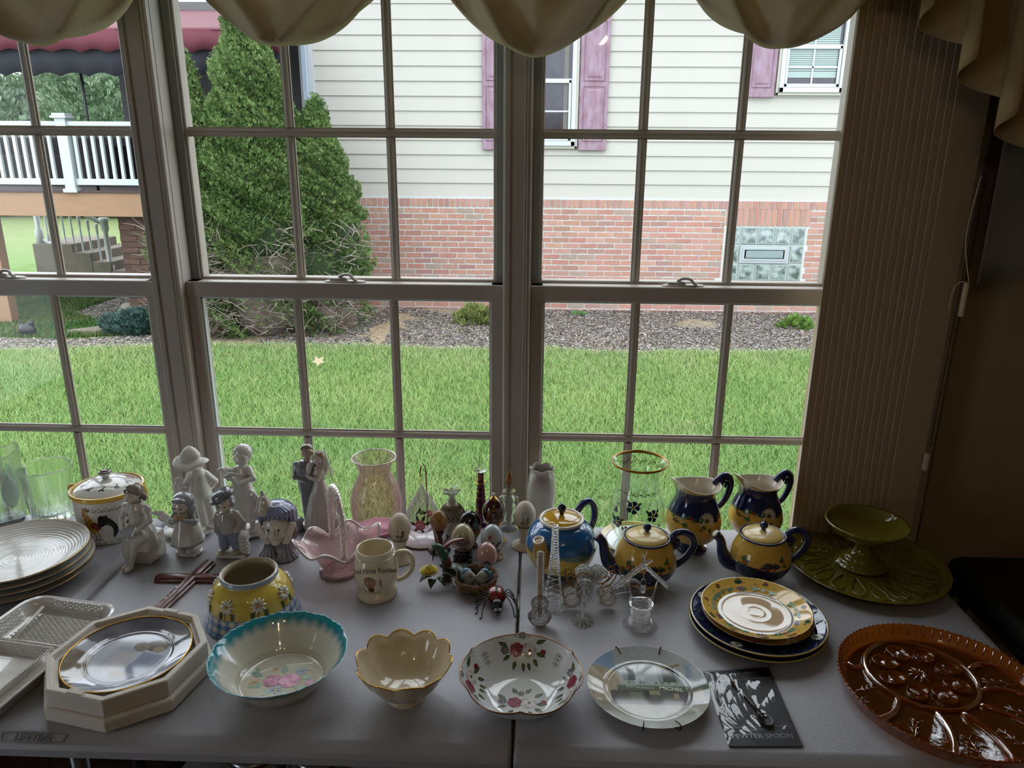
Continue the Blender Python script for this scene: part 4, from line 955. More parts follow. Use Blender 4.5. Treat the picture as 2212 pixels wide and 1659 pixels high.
for k in range(9):
    a = 1.75-.20*k; rr = .017
    P.vine([(-.003, .034), (.002+.010*cos(a), .038+.022*sin(a)*1.0), (.010+.016*cos(a-.5), .036+.018*sin(a-.5)), (.012+.020*cos(a-1.1), .026+.024*sin(a-1.2))], .0048, BK)
P.poly([(-.002, .034), (.002, .052), (.010, .062), (.018, .063), (.013, .055), (.010, .045), (.006, .036)], BK)
for x in (-.016, -.008): P.vine([(x, .020), (x+.003, .010), (x+.002, .003)], .0016, BR_); [P.vine([(x+.002, .003), (x+.002+d, .000)], .0014, BR_) for d in (-.006, 0, .006)]
P.obj('rooster_painting', t)
P = Paint(on(js, ja+math.radians(36), .062))
for a in (.4, 1.4, 2.6, 3.7, 4.7, 5.6): P.leaf(.008*cos(a), .008*sin(a), a, .017, .011, GN)
P.rose(0, 0, .012, '8f2746', 'b4506a', 'd98aa0')
for s in (-1, 1): P.vine([(0, -.014), (s*.006, -.028), (s*.014, -.035), (s*.020, -.030)], .0011, BK); P.leaf(s*.007, -.030, -1.2*s-1.5, .009, .005, GN)
P.obj('rose_painting', t)
P = Paint(on(js, ja, .096))
for k in range(9):
    x = -.062+.0155*k
    P.vine([(x, 0), (x+.004, -.006), (x+.009, -.004), (x+.008, .001), (x+.004, 0)], .0009, BK); P.leaf(x+.010, -.004, -.8, .005, .0022, BK); P.leaf(x, -.002, 3.8, .004, .002, BK)
for k in range(9):
    x = -.060+.0155*k; P.vine([(x, -.088), (x+.004, -.083), (x+.009, -.086), (x+.006, -.090)], .0009, BK)
P.obj('scroll_painting', t)
lsf = Surf([(r, z) for r, z in LP]); P = Paint(lambda u, v, off: Vector((u, v, float(np.interp(math.hypot(u, v), [p[0] for p in LP], [p[1] for p in LP]))+off)))
for k in range(10):
    a = 2*pi*k/10; r = .047; x, y = r*cos(a), r*sin(a)
    P.vine([(x*.75, y*.75), (x*.9-.006*sin(a), y*.9+.006*cos(a)), (x*1.1, y*1.1), (x*1.05+.006*sin(a), y*1.05-.006*cos(a))], .0009, BK)
    for d in (.6, -.6, 2.2): P.leaf(x, y, a+d, .010, .0045, '2b3430')
for a in (2.2, .6): P.rose(.05*cos(a), .05*sin(a), .009, 'a8607a', 'c98aa0', 'e0b0bc')
P.obj('lid_painting', ld)

# ---------------------------------------------------------------- figurines
pg1 = mat('cream_porcelain', 'd2cdc6', .12, coat=.7, noise=.25, nscale=25, ncol='a39c95'); pgrey = mat('glaze_grey', '9a9ba2', .12, coat=.7, noise=.3, nscale=30, ncol='6c6e75')
phair = mat('glaze_taupe_hair', '8a7c70', .12, coat=.7, noise=.4, nscale=60, ncol='6a5d52'); pblue = mat('glaze_slate_blue', '818a9c', .12, coat=.7, noise=.3, nscale=30, ncol='8a92a3')
pdark = mat('glaze_charcoal', '6c6c73', .12, coat=.7, noise=.3, nscale=25, ncol='747479'); pskin = mat('glaze_skin', 'd2c5b8', .12, coat=.7); pbrown = mat('glaze_mauve_brown', '6a5650', .12, coat=.7, noise=.3, nscale=20, ncol='85706a')
eyem = mat('painted_eye', '241d1b', .2)
def eyes(par, c, dx, r=.0016):
    for s in (-1, 1): G().ell((c[0]+s*dx, c[1], c[2]), (r*1.2, r*.6, r), 8, 6).obj('eye', eyem, par)
def face(hx, hy, hz, r):   # head volume with nose, cheeks and chin, facing -y
    return [('e', (hx, hy, hz), (r*.92, r*.95, r)), ('e', (hx, hy-r*.93, hz-r*.10), (r*.12, r*.16, r*.16)), ('e', (hx-r*.42, hy-r*.62, hz-r*.28), (r*.30, r*.28, r*.28)),
            ('e', (hx+r*.42, hy-r*.62, hz-r*.28), (r*.30, r*.28, r*.28)), ('e', (hx, hy-r*.60, hz-r*.72), (r*.28, r*.26, r*.22)), ('e', (hx, hy-r*.86, hz-r*.48), (r*.2, r*.1, r*.07)), ('e', (hx-r*.93, hy, hz-r*.1), (r*.14, r*.1, r*.2)), ('e', (hx+r*.93, hy, hz-r*.1), (r*.14, r*.1, r*.2))]
def hand(x, y, z, dx, dy, dz, s=.004, spread=(0, 0, 1)):
    o = [('e', (x, y, z), s*1.05)]
    for k in range(4):
        q = (k-1.5)*s*.55; o.append(('c', [(x+spread[0]*q, y+spread[1]*q, z+spread[2]*q), (x+dx*s*2.4+spread[0]*q*1.4, y+dy*s*2.4+spread[1]*q*1.4, z+dz*s*2.4+spread[2]*q*1.4)], [s*.34, s*.24]))
    o.append(('c', [(x, y, z), (x+dx*s*1.2+.6*s, y+dy*s-.4*s, z+dz*s+s*1.2)], [s*.36, s*.26])); return o

# 1 reading girl on a stump
t = T('figurine', 'seated porcelain girl looking down at a slate on her lap', 'figurine', -.858, 1.440, -8)
blob('stump', [('b', (-.024, .030, -.022, .036, .001, .062)), ('e', (.004, .005, .03), (.030, .028, .034)), ('e', (.018, 0, .012), (.022, .022, .012))], pg1, t)
blob('dress', [('l', [(.038, .036), (.036, .05), (.030, .075), (.020, .092), (.017, .11), (.021, .128), (.013, .143)], lambda a, r, z: (r*(1+.10*cos(9*a)*max(0, (.08-z)/.05)), z), (0, -.004, 0)), ('e', (0, -.024, .068), (.033, .022, .020)),
    ('e', (-.024, -.004, .125), (.011, .010, .013)), ('e', (.024, -.004, .125), (.011, .010, .013))], pg1, t, .0013)
blob('legs_and_shoes', [('c', [(-.010, -.036, .06), (-.009, -.042, .035), (-.007, -.040, .014)], [.010, .0085, .006]), ('c', [(.010, -.036, .06), (.006, -.044, .035), (.002, -.046, .014)], [.010, .0085, .006]), ('e', (-.010, -.050, .007), (.006, .014, .006)), ('e', (.002, -.056, .008), (.006, .014, .006))], pg1, t, .0013)
blob('arms', [('c', [(-.025, -.004, .126), (-.033, -.012, .103), (-.016, -.036, .092)], [.008, .007, .005]), ('c', [(.025, -.004, .126), (.034, -.012, .103), (.018, -.036, .090)], [.008, .007, .005])]+hand(-.014, -.038, .091, .5, -.5, -.1)+hand(.016, -.038, .089, -.5, -.5, -.1), pg1, t, .0011)
blob('head', face(0, -.012, .160, .0165)+[('c', [(0, 0, .135), (0, -.006, .152)], [.008, .008])], pskin, t, .0011)
blob('hair', [('e', (0, -.004, .168), (.0195, .0195, .0185)), ('e', (0, .006, .160), (.018, .015, .018)), ('e', (.019, .002, .152), (.006, .006, .009)), ('e', (-.019, .002, .152), (.006, .006, .009)), ('e', (0, -.018, .173), (.013, .006, .007))], phair, t, .0011)
G().cbox(-.018, .018, -.014, .014, -.002, .002, .001).xf(Matrix.Translation((-.001, -.045, .088)) @ Matrix.Rotation(math.radians(25), 4, 'X') @ Matrix.Rotation(.2, 4, 'Z')).obj('slate', pgrey, t, False)

# 2 girl with hands at her mouth
t = T('figurine', 'small porcelain girl with grey bobbed hair holding bread to her mouth', 'figurine', -.770, 1.468, -4)
blob('base', [('e', (0, 0, .006), (.031, .024, .007)), ('b', (-.024, .024, -.018, .016, .001, .010))], pg1, t)
blob('shoes', [('e', (-.010, -.012, .016), (.009, .014, .008)), ('e', (.010, -.012, .016), (.009, .014, .008)), ('c', [(-.009, -.004, .02), (-.008, 0, .04)], [.007, .007]), ('c', [(.009, -.004, .02), (.008, 0, .04)], [.007, .007])], pg1, t)
blob('dress', [('l', [(.034, .030), (.036, .034), (.031, .055), (.022, .078), (.016, .098), (.010, .108)], lambda a, r, z: (r*(1+.035*cos(8*a)*max(0, (.08-z)/.05)), z))], pg1, t, .0013)
G().lathe([(.0352, .036), (.0364, .034), (.0362, .031), (.0345, .030)], 40, lambda a, r, z: (r*(1+.035*cos(8*a)), z), cap0=False, cap1=False).obj('hem_band', pgrey, t)
blob('sleeves', [('c', [(-.017, -.002, .100), (-.025, -.010, .085), (-.010, -.024, .094)], [.008, .0085, .0055]), ('c', [(.017, -.002, .100), (.025, -.010, .085), (.010, -.024, .094)], [.008, .0085, .0055])], pgrey, t, .0011)
blob('hands_and_bread', hand(-.007, -.028, .100, .3, -.2, .7)+hand(.007, -.028, .100, -.3, -.2, .7)+[('e', (0, -.030, .103), (.010, .006, .008))], mat('glaze_tan', 'b09068', .15, coat=.6), t, .0011)
blob('head', face(0, -.006, .122, .019), pskin, t, .0011)
blob('hair', [('e', (0, .003, .129), (.0245, .022, .0215)), ('e', (-.017, .002, .112), (.0095, .014, .014)), ('e', (.017, .002, .112), (.0095, .014, .014)), ('e', (0, .010, .113), (.020, .013, .016)), ('e', (0, -.018, .138), (.016, .007, .006))], pgrey, t, .0011)
eyes(t, (0, -.0245, .122), .0072, .0019)

# 3 boy with flat cap
t = T('figurine', 'porcelain boy with a dark flat cap and slate blue overalls', 'figurine', -.672, 1.466, 0)
blob('base', [('b', (-.030, .036, -.020, .020, .001, .009)), ('e', (.003, 0, .005), (.038, .025, .005))], pg1, t)
blob('trousers', [('c', [(-.012, 0, .062), (-.014, -.002, .024)], [.015, .012]), ('c', [(.010, 0, .062), (.013, -.002, .024)], [.015, .012]), ('e', (0, 0, .066), (.024, .017, .016))], pblue, t, .0013)
blob('shoes', [('e', (-.017, -.010, .014), (.009, .014, .007)), ('e', (.014, -.010, .014), (.009, .014, .007))], mat('glaze_buff', 'b0a694', .15, coat=.6), t, .0012)
blob('shirt', [('l', [(.020, .060), (.023, .075), (.022, .095), (.017, .108), (.008, .114)]), ('c', [(-.018, 0, .102), (-.028, 0, .082), (-.026, -.008, .066)], [.0095, .009, .007]), ('c', [(.018, 0, .102), (.030, 0, .082), (.022, -.010, .068)], [.0095, .009, .007])]+hand(-.027, -.008, .062, .2, 0, -.8)+hand(.020, -.012, .066, -.3, 0, -.8), mat('glaze_warm_grey', 'a8a29c', .12, coat=.7), t, .0012)
blob('bib', [('e', (0, -.015, .082), (.015, .007, .018)), ('c', [(-.011, -.014, .096), (-.013, -.002, .110)], [.0025, .0025]), ('c', [(.011, -.014, .096), (.013, -.002, .110)], [.0025, .0025])], pblue, t, .0011)
blob('head', face(-.002, -.004, .128, .0175), pskin, t, .0011); eyes(t, (-.002, -.0215, .128), .0066, .0019)
blob('hair', [('e', (-.002, .004, .134), (.020, .018, .016)), ('e', (-.018, -.004, .128), (.006, .009, .009)), ('e', (.015, -.004, .130), (.006, .009, .008)), ('e', (-.004, -.016, .143), (.014, .006, .005))], pgrey, t, .0011)
blob('cap', [('e', (-.006, .0, .150), (.026, .025, .013), (.1, -.28, 0)), ('e', (-.012, -.016, .141), (.018, .014, .0035), (.35, -.25, 0)), ('e', (-.022, -.004, .137), (.006, .008, .004))], pdark, t, .0012)
g = G()
for k in range(5): g.cbox(.022-.001*(k % 2), .040-.002*(k % 3), -.012, .014, .010+.0092*k, .0185+.0092*k, .0015)
g.obj('stacked_logs', pg1, t, False)

# 4 tall boy in a floppy hat with a hen
t = T('figurine', 'tall white bisque boy in a floppy hat with a hen at his feet', 'figurine', -.800, 1.560, 14)
blob('base', [('e', (-.012, 0, .008), (.060, .036, .009)), ('b', (-.055, .03, -.02, .02, .001, .010))], bisque, t, .002)
blob('trousers', [('c', [(.020, 0, .10), (.023, -.004, .06), (.026, -.004, .022)], [.014, .012, .010]), ('c', [(.034, .004, .10), (.040, .004, .06), (.044, .006, .022)], [.014, .012, .010]), ('e', (.026, 0, .105), (.024, .017, .018))], bisque, t, .0014)
blob('shoes', [('e', (.022, -.012, .018), (.008, .015, .006)), ('e', (.044, -.004, .018), (.008, .015, .006))], bisque, t, .0012)
blob('jacket', [('l', [(.026, .100), (.024, .115), (.020, .135), (.019, .155), (.009, .166)], None, (.024, 0, 0)), ('c', [(.040, 0, .150), (.058, .006, .128), (.048, .012, .112)], [.0095, .008, .0065]), ('c', [(.008, 0, .150), (-.004, -.008, .130), (-.010, -.024, .138)], [.0095, .008, .006]), ('c', [(.010, -.018, .10), (.012, -.018, .15)], [.003, .003])], bisque, t, .0013)
blob('hand_with_flowers', hand(-.012, -.026, .140, -.2, -.2, .8)+[('e', (-.012+.006*cos(k*1.3), -.028, .150+.006*sin(k*1.3)), .004) for k in range(7)]+[('c', [(-.012, -.027, .142), (-.016, -.030, .118)], [.004, .002])], bisque, t, .0011)
blob('head', face(.012, -.008, .180, .0155)+[('c', [(.020, 0, .160), (.015, -.003, .172)], [.008, .008])], bisque, t, .0011)
hb = lambda a, r, z: (r*(1+.10*cos(3*a+.6)), z+(.007*cos(2*a+.4)-.004*cos(a))*min(1, max(0, (r-.016)/.02)))
hat = G().lathe(spline([(.037, .183), (.032, .188), (.021, .192), (.020, .203), (.012, .216), (.003, .222)], 5), 48, hb, c=(.012, -.004, 0), cap0=False)
hat.obj('floppy_hat', bisque, t, solid=.0022)
G().tube(spline([(-.016, -.012, .15), (-.03, -.012, .125), (-.012, -.014, .095), (.006, -.022, .06), (.0, -.02, .03)], 6), .0020, 8).obj('stick', bisque, t)
hen = blob('hen', [('e', (-.036, -.010, .040), (.022, .014, .017)), ('c', [(-.022, -.012, .045), (-.016, -.014, .062)], [.010, .006]), ('e', (-.015, -.015, .067), .0065), ('e', (-.060, -.008, .052), (.016, .006, .012), (0, .5, 0)), ('c', [(-.034, -.010, .03), (-.034, -.010, .014)], [.003, .002]), ('c', [(-.028, -.014, .03), (-.028, -.014, .014)], [.003, .002])], bisque, t, .0012)
for k in range(5): G().ell((-.060-.003*k, -.008+.002*(k % 2), .050+.004*k), (.016, .0022, .0045), 12, 6, (0, .5-.12*k, 0)).obj('tail_feather', bisque, hen)

# 5 goose girl
t = T('figurine', 'white porcelain girl in a kerchief with flowers and a goose', 'figurine', -.672, 1.560, 12)
blob('base', [('e', (0, 0, .010), (.050, .034, .011)), ('b', (-.04, .04, -.02, .02, .001, .012))], bisque, t, .002)
blob('shoes', [('e', (-.006, -.018, .022), (.007, .012, .006)), ('e', (.016, -.020, .022), (.008, .013, .006)), ('c', [(-.006, -.01, .026), (-.004, 0, .05)], [.007, .008]), ('c', [(.016, -.01, .026), (.012, 0, .05)], [.007, .008])], bisque, t)
blob('dress', [('l', [(.033, .045), (.035, .049), (.032, .08), (.024, .115), (.016, .140), (.019, .160), (.010, .178)], lambda a, r, z: (r*(1+.07*cos(11*a)*max(0, (.13-z)/.09)), z))], por, t, .0013)
blob('apron', [('l', [(.0345, .062), (.034, .08), (.0262, .113), (.018, .140)], lambda a, r, z: (r*(1+.05*cos(7*a)*max(0, (.13-z)/.08))*(1 if cos(a+pi/2) > -.2 else .9), z))], por, t, .0013)
blob('arms', [('c', [(.016, -.002, .168), (.026, -.012, .148), (.002, -.028, .146)], [.010, .009, .006]), ('c', [(-.014, -.002, .168), (-.026, -.014, .158), (-.030, -.022, .166)], [.009, .008, .006]), ('c', [(-.030, -.022, .166), (-.038, -.016, .176)], [.0085, .007])]+hand(-.004, -.030, .146, -.9, -.1, .1)+hand(-.018, -.026, .158, .2, -.3, .6), por, t, .0012)
g = G(); rr = random.Random(5)
for k in range(22):
    a, b = rr.uniform(0, 2*pi), rr.uniform(0, 1); c = (-.016+.016*b*cos(a), -.032-.004*b, .168+.013*b*sin(a)); g.lathe([(.001, 0), (.0035, .002), (.0045, .0045), (.003, .005), (.001, .003)], 7, c=c)
for k in range(6): g.tube([(-.016, -.030, .165), (-.006+.004*k-.010, -.034, .140-.002*k)], .0009, 5)
g.obj('bouquet', bisque, t)
blob('basket', [('e', (-.030, -.012, .172), (.020, .010, .009), (0, .2, 0))], bisque, t, .0014)
blob('head', face(.006, -.010, .200, .0185)+[('c', [(.002, 0, .172), (.004, -.004, .19)], [.008, .008])], por, t, .0011)
blob('kerchief', [('e', (.008, .000, .209), (.0225, .0215, .0215)), ('e', (.009, .010, .198), (.017, .013, .018))], por, t, .0011)
blob('goose', [('e', (.040, -.002, .052), (.014, .018, .024), (0, .2, 0)), ('c', [(.038, -.010, .070), (.034, -.016, .095), (.026, -.018, .112)], [.010, .0065, .0055]), ('e', (.023, -.020, .118), (.0065, .010, .0065)), ('e', (.022, -.031, .116), (.003, .006, .0025)), ('e', (.052, .008, .040), (.008, .018, .014)), ('c', [(.040, -.002, .03), (.040, -.002, .014)], [.006, .004])], por, t, .0012)

# 6 wedding couple
t = T('figurine', 'porcelain bride and groom embracing, groom in grey, bride in veil', 'figurine', -.522, 1.605, 0)
blob('base', [('e', (.004, 0, .006), (.044, .028, .007))], pg1, t, .0018)
blob('groom_trousers', [('c', [(-.020, .002, .108), (-.020, .002, .06), (-.018, 0, .012)], [.012, .010, .008]), ('c', [(-.008, .006, .108), (-.008, .004, .06), (-.006, .004, .012)], [.011, .010, .008])], pblue, t, .0013)
blob('groom_coat', [('l', [(.017, .098), (.019, .115), (.021, .140), (.022, .160), (.010, .175)], lambda a, r, z: (r*(1+.12*abs(cos(a))), z), (-.014, .002, 0)), ('c', [(-.034, 0, .162), (-.036, -.010, .136), (-.010, -.020, .132)], [.010, .009, .006]), ('c', [(.006, .006, .162), (.022, .010, .146), (.026, .006, .140)], [.009, .008, .006])], mat('glaze_groom_grey', '84868c', .12, coat=.7, noise=.2, nscale=30), t, .0013)
blob('groom_shirt', [('e', (-.001, -.016, .160), (.007, .005, .016), (0, .15, 0))], por, t, .0011)
blob('groom_head', face(-.006, -.002, .196, .0145)+[('c', [(-.010, 0, .172), (-.007, 0, .186)], [.008, .008])], mat('glaze_tanned_skin', 'b09a8a', .12, coat=.7), t, .0011)
blob('groom_hair', [('e', (-.008, .003, .2035), (.0150, .0145, .0115)), ('e', (-.012, .008, .194), (.010, .009, .012))], mat('glaze_grey_brown', '75685e', .15, coat=.6), t, .0011)
blob('bride_gown', [('l', [(.040, .006), (.042, .012), (.036, .040), (.027, .080), (.017, .112), (.012, .128), (.015, .146), (.009, .160)], lambda a, r, z: (r*(1+.09*cos(10*a+z*30)*max(0, (.12-z)/.11)), z), (.018, -.004, 0)), ('e', (.038, .012, .050), (.026, .022, .040)), ('e', (.046, -.002, .022), (.030, .028, .020)), ('e', (.052, .006, .010), (.030, .024, .009))], pg1, t, .0014)
blob('bride_arms', [('c', [(.026, -.010, .150), (.020, -.026, .134), (.002, -.026, .142)], [.006, .0055, .004])]+hand(-.001, -.027, .144, -.6, 0, .6, .0035), pskin, t, .0011)
blob('bride_head', face(.018, -.006, .180, .0125)+[('c', [(.018, -.002, .155), (.018, -.003, .170)], [.006, .006])], pskin, t, .0010)
blob('bride_hair', [('e', (.022, .001, .184), (.0135, .013, .013)), ('c', [(.028, .004, .18), (.030, .008, .155), (.027, .008, .135)], [.009, .009, .005])], mat('glaze_light_brown', 'a68a76', .15, coat=.6), t, .0011)
g = G(); g.grid(lambda u, v: (.024+.020*sin(pi*u)*(.5+.7*v)+.004*sin(22*u)*v, -.012+.036*u+.004*cos(17*u), .196-.062*v-.006*cos(pi*u)), 24, 14)
veil = thinglass('tulle_veil', 'ffffff', .05, ('dcdad6', .35, .35)); g.obj('veil', veil, t)
g = G()
for k in range(9): a = k*.7; g.ell((.022+.008*cos(a), -.002+.006*sin(a), .197), .0028, 8, 5)
g.obj('flower_crown', pg1, t)
G().lathe([(.004, .0), (.012, .004), (.009, .02), (.013, .03), (.004, .034)], 12, lambda a, r, z: (r*(1+.15*cos(6*a)), z), c=(-.034, -.020, 0)).obj('fallen_bouquet', pgrey, t)

# 7 clown head resting on hands
t = T('figurine', 'porcelain clown head with pointed hat, blue hair and ruffed hands', 'figurine', -.565, 1.475, 4)
blob('pedestal', [('l', [(.030, .001), (.034, .006), (.026, .022), (.022, .034)]), ('e', (0, .014, .05), (.040, .026, .042))], pbrown, t, .0015)
for s in (-1, 1):
    g = G().lathe(spline([(.010, .040), (.012, .030), (.018, .016), (.026, .004)], 4), 56, lambda a, r, z: (r*(1+.10*cos(14*a)), z), c=(0, 0, 0))
    g.xf(Matrix.Translation((s*.016, -.018, -.001))).obj('ruffled_cuff', pdark, t, solid=.0016)
    blob('hand', [('c', [(s*.016, -.020, .034), (s*.024, -.020, .050)], [.0075, .0085]), ('e', (s*.027, -.022, .056), (.009, .006, .012), (0, s*.4, 0))]+[('c', [(s*(.024+.0035*k), -.023, .062), (s*(.031+.0035*k), -.022+.001*k, .078+.003*(1.5-abs(k-1.5))), (s*(.034+.003*k), -.018+.001*k, .089-.002*k)], [.0032, .0027, .002]) for k in range(4)]+[('c', [(s*.020, -.026, .056), (s*.019, -.028, .070)], [.003, .0022])], pskin, t, .0010)
blob('face', [('e', (0, -.012, .078), (.030, .025, .032)), ('e', (0, -.020, .054), (.017, .017, .018)), ('e', (0, -.028, .043), (.009, .009, .007)), ('c', [(0, -.036, .080), (0, -.0405, .067)], [.0028, .0042]), ('e', (0, -.0405, .066), .0042), ('e', (0, -.0365, .0545), (.009, .004, .0016)), ('e', (0, -.0362, .0515), (.007, .004, .0018)), ('e', (-.014, -.028, .066), (.008, .007, .009)), ('e', (.014, -.028, .066), (.008, .007, .009))], mat('glaze_clown_white', 'cfc6ba', .12, coat=.7), t, .0010)
eyes(t, (0, -.0358, .078), .0110, .0024)
for s in (-1, 1): G().ell((s*.0110, -.0368, .0722), (.0006, .0005, .0040), 6, 5).obj('painted_tear', eyem, t)
hcol = mat('glaze_periwinkle_hair', '74789c', .12, coat=.7, noise=.4, nscale=40, ncol='9da0b4')
blob('hair', [('e', (0, .006, .108), (.038, .032, .022)), ('e', (-.034, .006, .092), (.009, .020, .024)), ('e', (.034, .006, .092), (.009, .020, .024)), ('e', (0, .022, .092), (.036, .020, .030))]+[('c', [(.033*sin(a)*.5, -.006-.016*cos(a), .124), (.037*sin(a), -.004-.028*cos(a), .114), (.040*sin(a), -.002-.030*cos(a), .102-.010*abs(sin(a)))], [.005, .005, .0025]) for a in [(-75+15*k)*pi/180 for k in range(11)]], hcol, t, .0011)
g = G().lathe([(.0215, .112), (.0225, .118), (.012, .142), (.004, .158), (.0035, .163), (.001, .165)], 32); g.xf(Matrix.Translation((-.016, -.012, -.002)) @ Matrix.Rotation(-.05, 4, 'Y')); ht = g.obj('pointed_hat', mat('glaze_hat', 'bdb4a8', .12, coat=.7), t)
for k in range(3): G().ell((-.022+.0005*k, -.028+.0035*k, .127+.011*k), (.0045, .0035, .0045), 10, 7).obj('pompom', pg1, ht)

# ---------------------------------------------------------------- pink glass
pinkg = mat('pink_opal_glass', 'f9dcda', .06, trans=.72, ior=1.35, coat=.6); pinko = mat('pink_opal_handle', 'f6e6e4', .08, trans=.5, ior=1.4, coat=.6)
t = T('glass_basket', 'pink opalescent glass basket with ruffled rim and twisted handle', 'basket', -.412, 1.405, 28)
bpf = [(.042, 0), (.043, .006), (.036, .010), (.036, .014), (.044, .034), (.052, .056), (.064, .070), (.078, .076)]
bo = shell(bpf, .0030, .006, 6)
def ruf(a, r, z): 
    k = max(0, (z-.035)/.040); return (r*(1+.12*k*cos(2*a)+.05*k*cos(6*a)), z+k*k*(.010*cos(6*a)+.008*cos(2*a)))
G().lathe(bo, 120, ruf).obj('basket_body', pinkg, t)
G().tube([(ruf(a, .0785, .0765)[0]*cos(a), ruf(a, .0785, .0765)[0]*sin(a), ruf(a, .0785, .0765)[1]) for a in [2*pi*k/120 for k in range(120)]], .0033, 8, closed=True).obj('opal_rim', mat('opal_rim', 'd9cfd2', .08, trans=.3, coat=.6), t)
g = G(); hp = spline([(0, -.053, .060), (0, -.056, .10), (0, -.050, .155), (0, -.026, .190), (0, .002, .199), (0, .030, .186), (0, .050, .150), (0, .056, .10), (0, .053, .060)], 8)
for w in range(4):
    pts = []
    for i, p in enumerate(hp):
        a = i*.75+w*pi/2; q = hp[min(i+1, len(hp)-1)]; pq = hp[max(i-1, 0)]; d = Vector(q)-Vector(pq); d.normalize(); nrm = d.cross(Vector((1, 0, 0))); o = Vector((1, 0, 0))*cos(a)*.0036+nrm*sin(a)*.0036
        pts.append(tuple(Vector(p)+o))
    g.tube(pts, .0038, 7)
g.obj('twisted_handle', pinko, t)
bs = Surf(spline(bpf[2:], 6), ruf); P = Paint(on(bs, math.radians(-118), .012))
bm2 = mat('pink_relief', 'd88f8c', .08, trans=.3, ior=1.4, coat=.8)
for x in range(-5, 6):
    for y in range(4):
        xx = x*.011+(.0055 if y % 2 else 0); P.vine([(xx-.0045, .008+y*.0085), (xx-.003, .004+y*.0085), (xx, .0025+y*.0085), (xx+.003, .004+y*.0085), (xx+.0045, .008+y*.0085)], .0008, 'c07a7a')
for a in (-.05, .05): P.petal(a, .0, 1.2 if a < 0 else 1.9, .045, .012, 'd9a5a8')
P.obj('relief_pattern', t, .1)
pv = thinglass('pink_vase_glass', 'fdf1f4', .12, ('d9b3bf', .05, .40))
t = T('glass_vase', 'plain pale pink glass vase with a wide flared rim', 'vase', -.368, 1.592)
G().lathe(shell([(.040, 0), (.046, .002), (.053, .020), (.060, .060), (.0585, .095), (.047, .130), (.037, .152), (.040, .170), (.051, .190)], .0022, .007), 72).obj('vase_body', pv, t)
G().lathe([(.001, .0075), (.045, .0075), (.047, .012), (.044, .010), (.001, .010)], 48).obj('thick_base', mat('pink_base', 'd9a9ba', .1, trans=.5, coat=.5), t)
G().tube([(.0508*cos(a*pi/36), .0508*sin(a*pi/36), .1905) for a in range(72)], .0013, 6, closed=True).obj('rim_edge', mat('rim_pink', 'b99099', .1, trans=.5), t)

# ---------------------------------------------------------------- teardrop ornament on stand
t = T('teardrop_ornament', 'hanging glass teardrop painted with pink roses on a metal hook stand', 'ornament', -.253, 1.560)
G().lathe([(.055, 0), (.056, .002), (.054, .0045), (.001, .0045)], 48).obj('stand_plate', mat('white_plate_base', 'd3cfcc', .2, coat=.4), t)
G().lathe([(.0555, .0005), (.0572, .0015), (.0568, .0032), (.055, .0042)], 48, cap0=False, cap1=False).obj('plate_edge', mat('brown_edge', '4a2f2a', .4), t)
G().tube(spline([(.004, .045, .004), (.004, .046, .09), (.004, .040, .150), (.003, .026, .176), (0, .010, .182), (-.002, .000, .174), (-.002, -.002, .160)], 6), .0016, 8).obj('hook', mat('brass_dark', '8a6b52', .25, metal=1), t)
tp = spline([(.002, .020), (.018, .022), (.034, .034), (.040, .050), (.037, .070), (.026, .095), (.013, .118), (.006, .130), (.004, .137), (.001, .140)], 6)
glb = G().lathe(tp, 56).obj('glass_drop', thinglass('drop_glass', 'f3eef4', .2, ('d9cbdc', .12, .7)), t)
ts = Surf(tp[:-4]); P = Paint(on(ts, fcam(-.253, 1.560), .058))
for a in (.2, 1.1, 2.0, 3.0, 4.0, 5.0): P.leaf(.010*cos(a)-.006, .010*sin(a), a, .017, .008, ('2f3f2a', '4a3a22')[int(a) % 2])
P.rose(-.006, 0, .013, 'c05a72', 'd9829a', 'edb6bf'); P.rose(.020, .026, .008, 'c8768c', 'dc9aac', 'efc4cc')
P.vine([(.014, -.018), (.022, -.008), (.018, .006), (.024, .018)], .003, '4a2f25'); P.vine([(-.02, .022), (-.006, .034), (.008, .030)], .0026, '5a4a25')
for k in range(7): P.leaf(-.018+.006*k, .026+.003*(k % 3), .8+.6*k, .012, .005, ('3f5a32', '6a5a22', '4a2f25')[k % 3])
P.obj('rose_painting', t, .3)
G().tube([(.0045*cos(a*pi/8)-.002, -.002, .147+.0045*sin(a*pi/8)) for a in range(16)], .0006, 6, closed=True).obj('ring', gold, t)
G().tube([(0, 0, .136), (-.001, -.001, .143)], .0025, 8).obj('glass_loop', clear, t)

# ---------------------------------------------------------------- perfume bottles
t = T('perfume_bottle', 'frosted perfume bottle with flower stopper and dark filigree collar', 'bottle', -.187, 1.590)
fb = mat('frosted_bottle', 'd3d3c8', .35, trans=.3, ior=1.3)
G().lathe(shell([(.018, 0), (.021, .003), (.024, .03), (.026, .052), (.018, .072), (.010, .078), (.010, .090)], .003, .005), 40).obj('bottle_body', fb, t)
fg = G(); fgm = mat('antique_silver', '6a5c4a', .35, metal=.8)
for k in range(18):
    a = 2*pi*k/18
    for (r1, z1, r2, z2) in ((.013, .076, .024, .066), (.024, .066, .031, .052), (.031, .052, .030, .042)):
        for s in (-.14, .14): fg.tube([(r1*cos(a), r1*sin(a), z1), ((r1+r2)/2*cos(a+s), (r1+r2)/2*sin(a+s), (z1+z2)/2+.002), (r2*cos(a+s*.2), r2*sin(a+s*.2), z2)], .0011, 5)
fg.obj('filigree_collar', fgm, t)
sp_ = G().lathe([(.007, .086), (.009, .090), (.005, .096), (.004, .099)], 20).obj('stopper', fb, t)
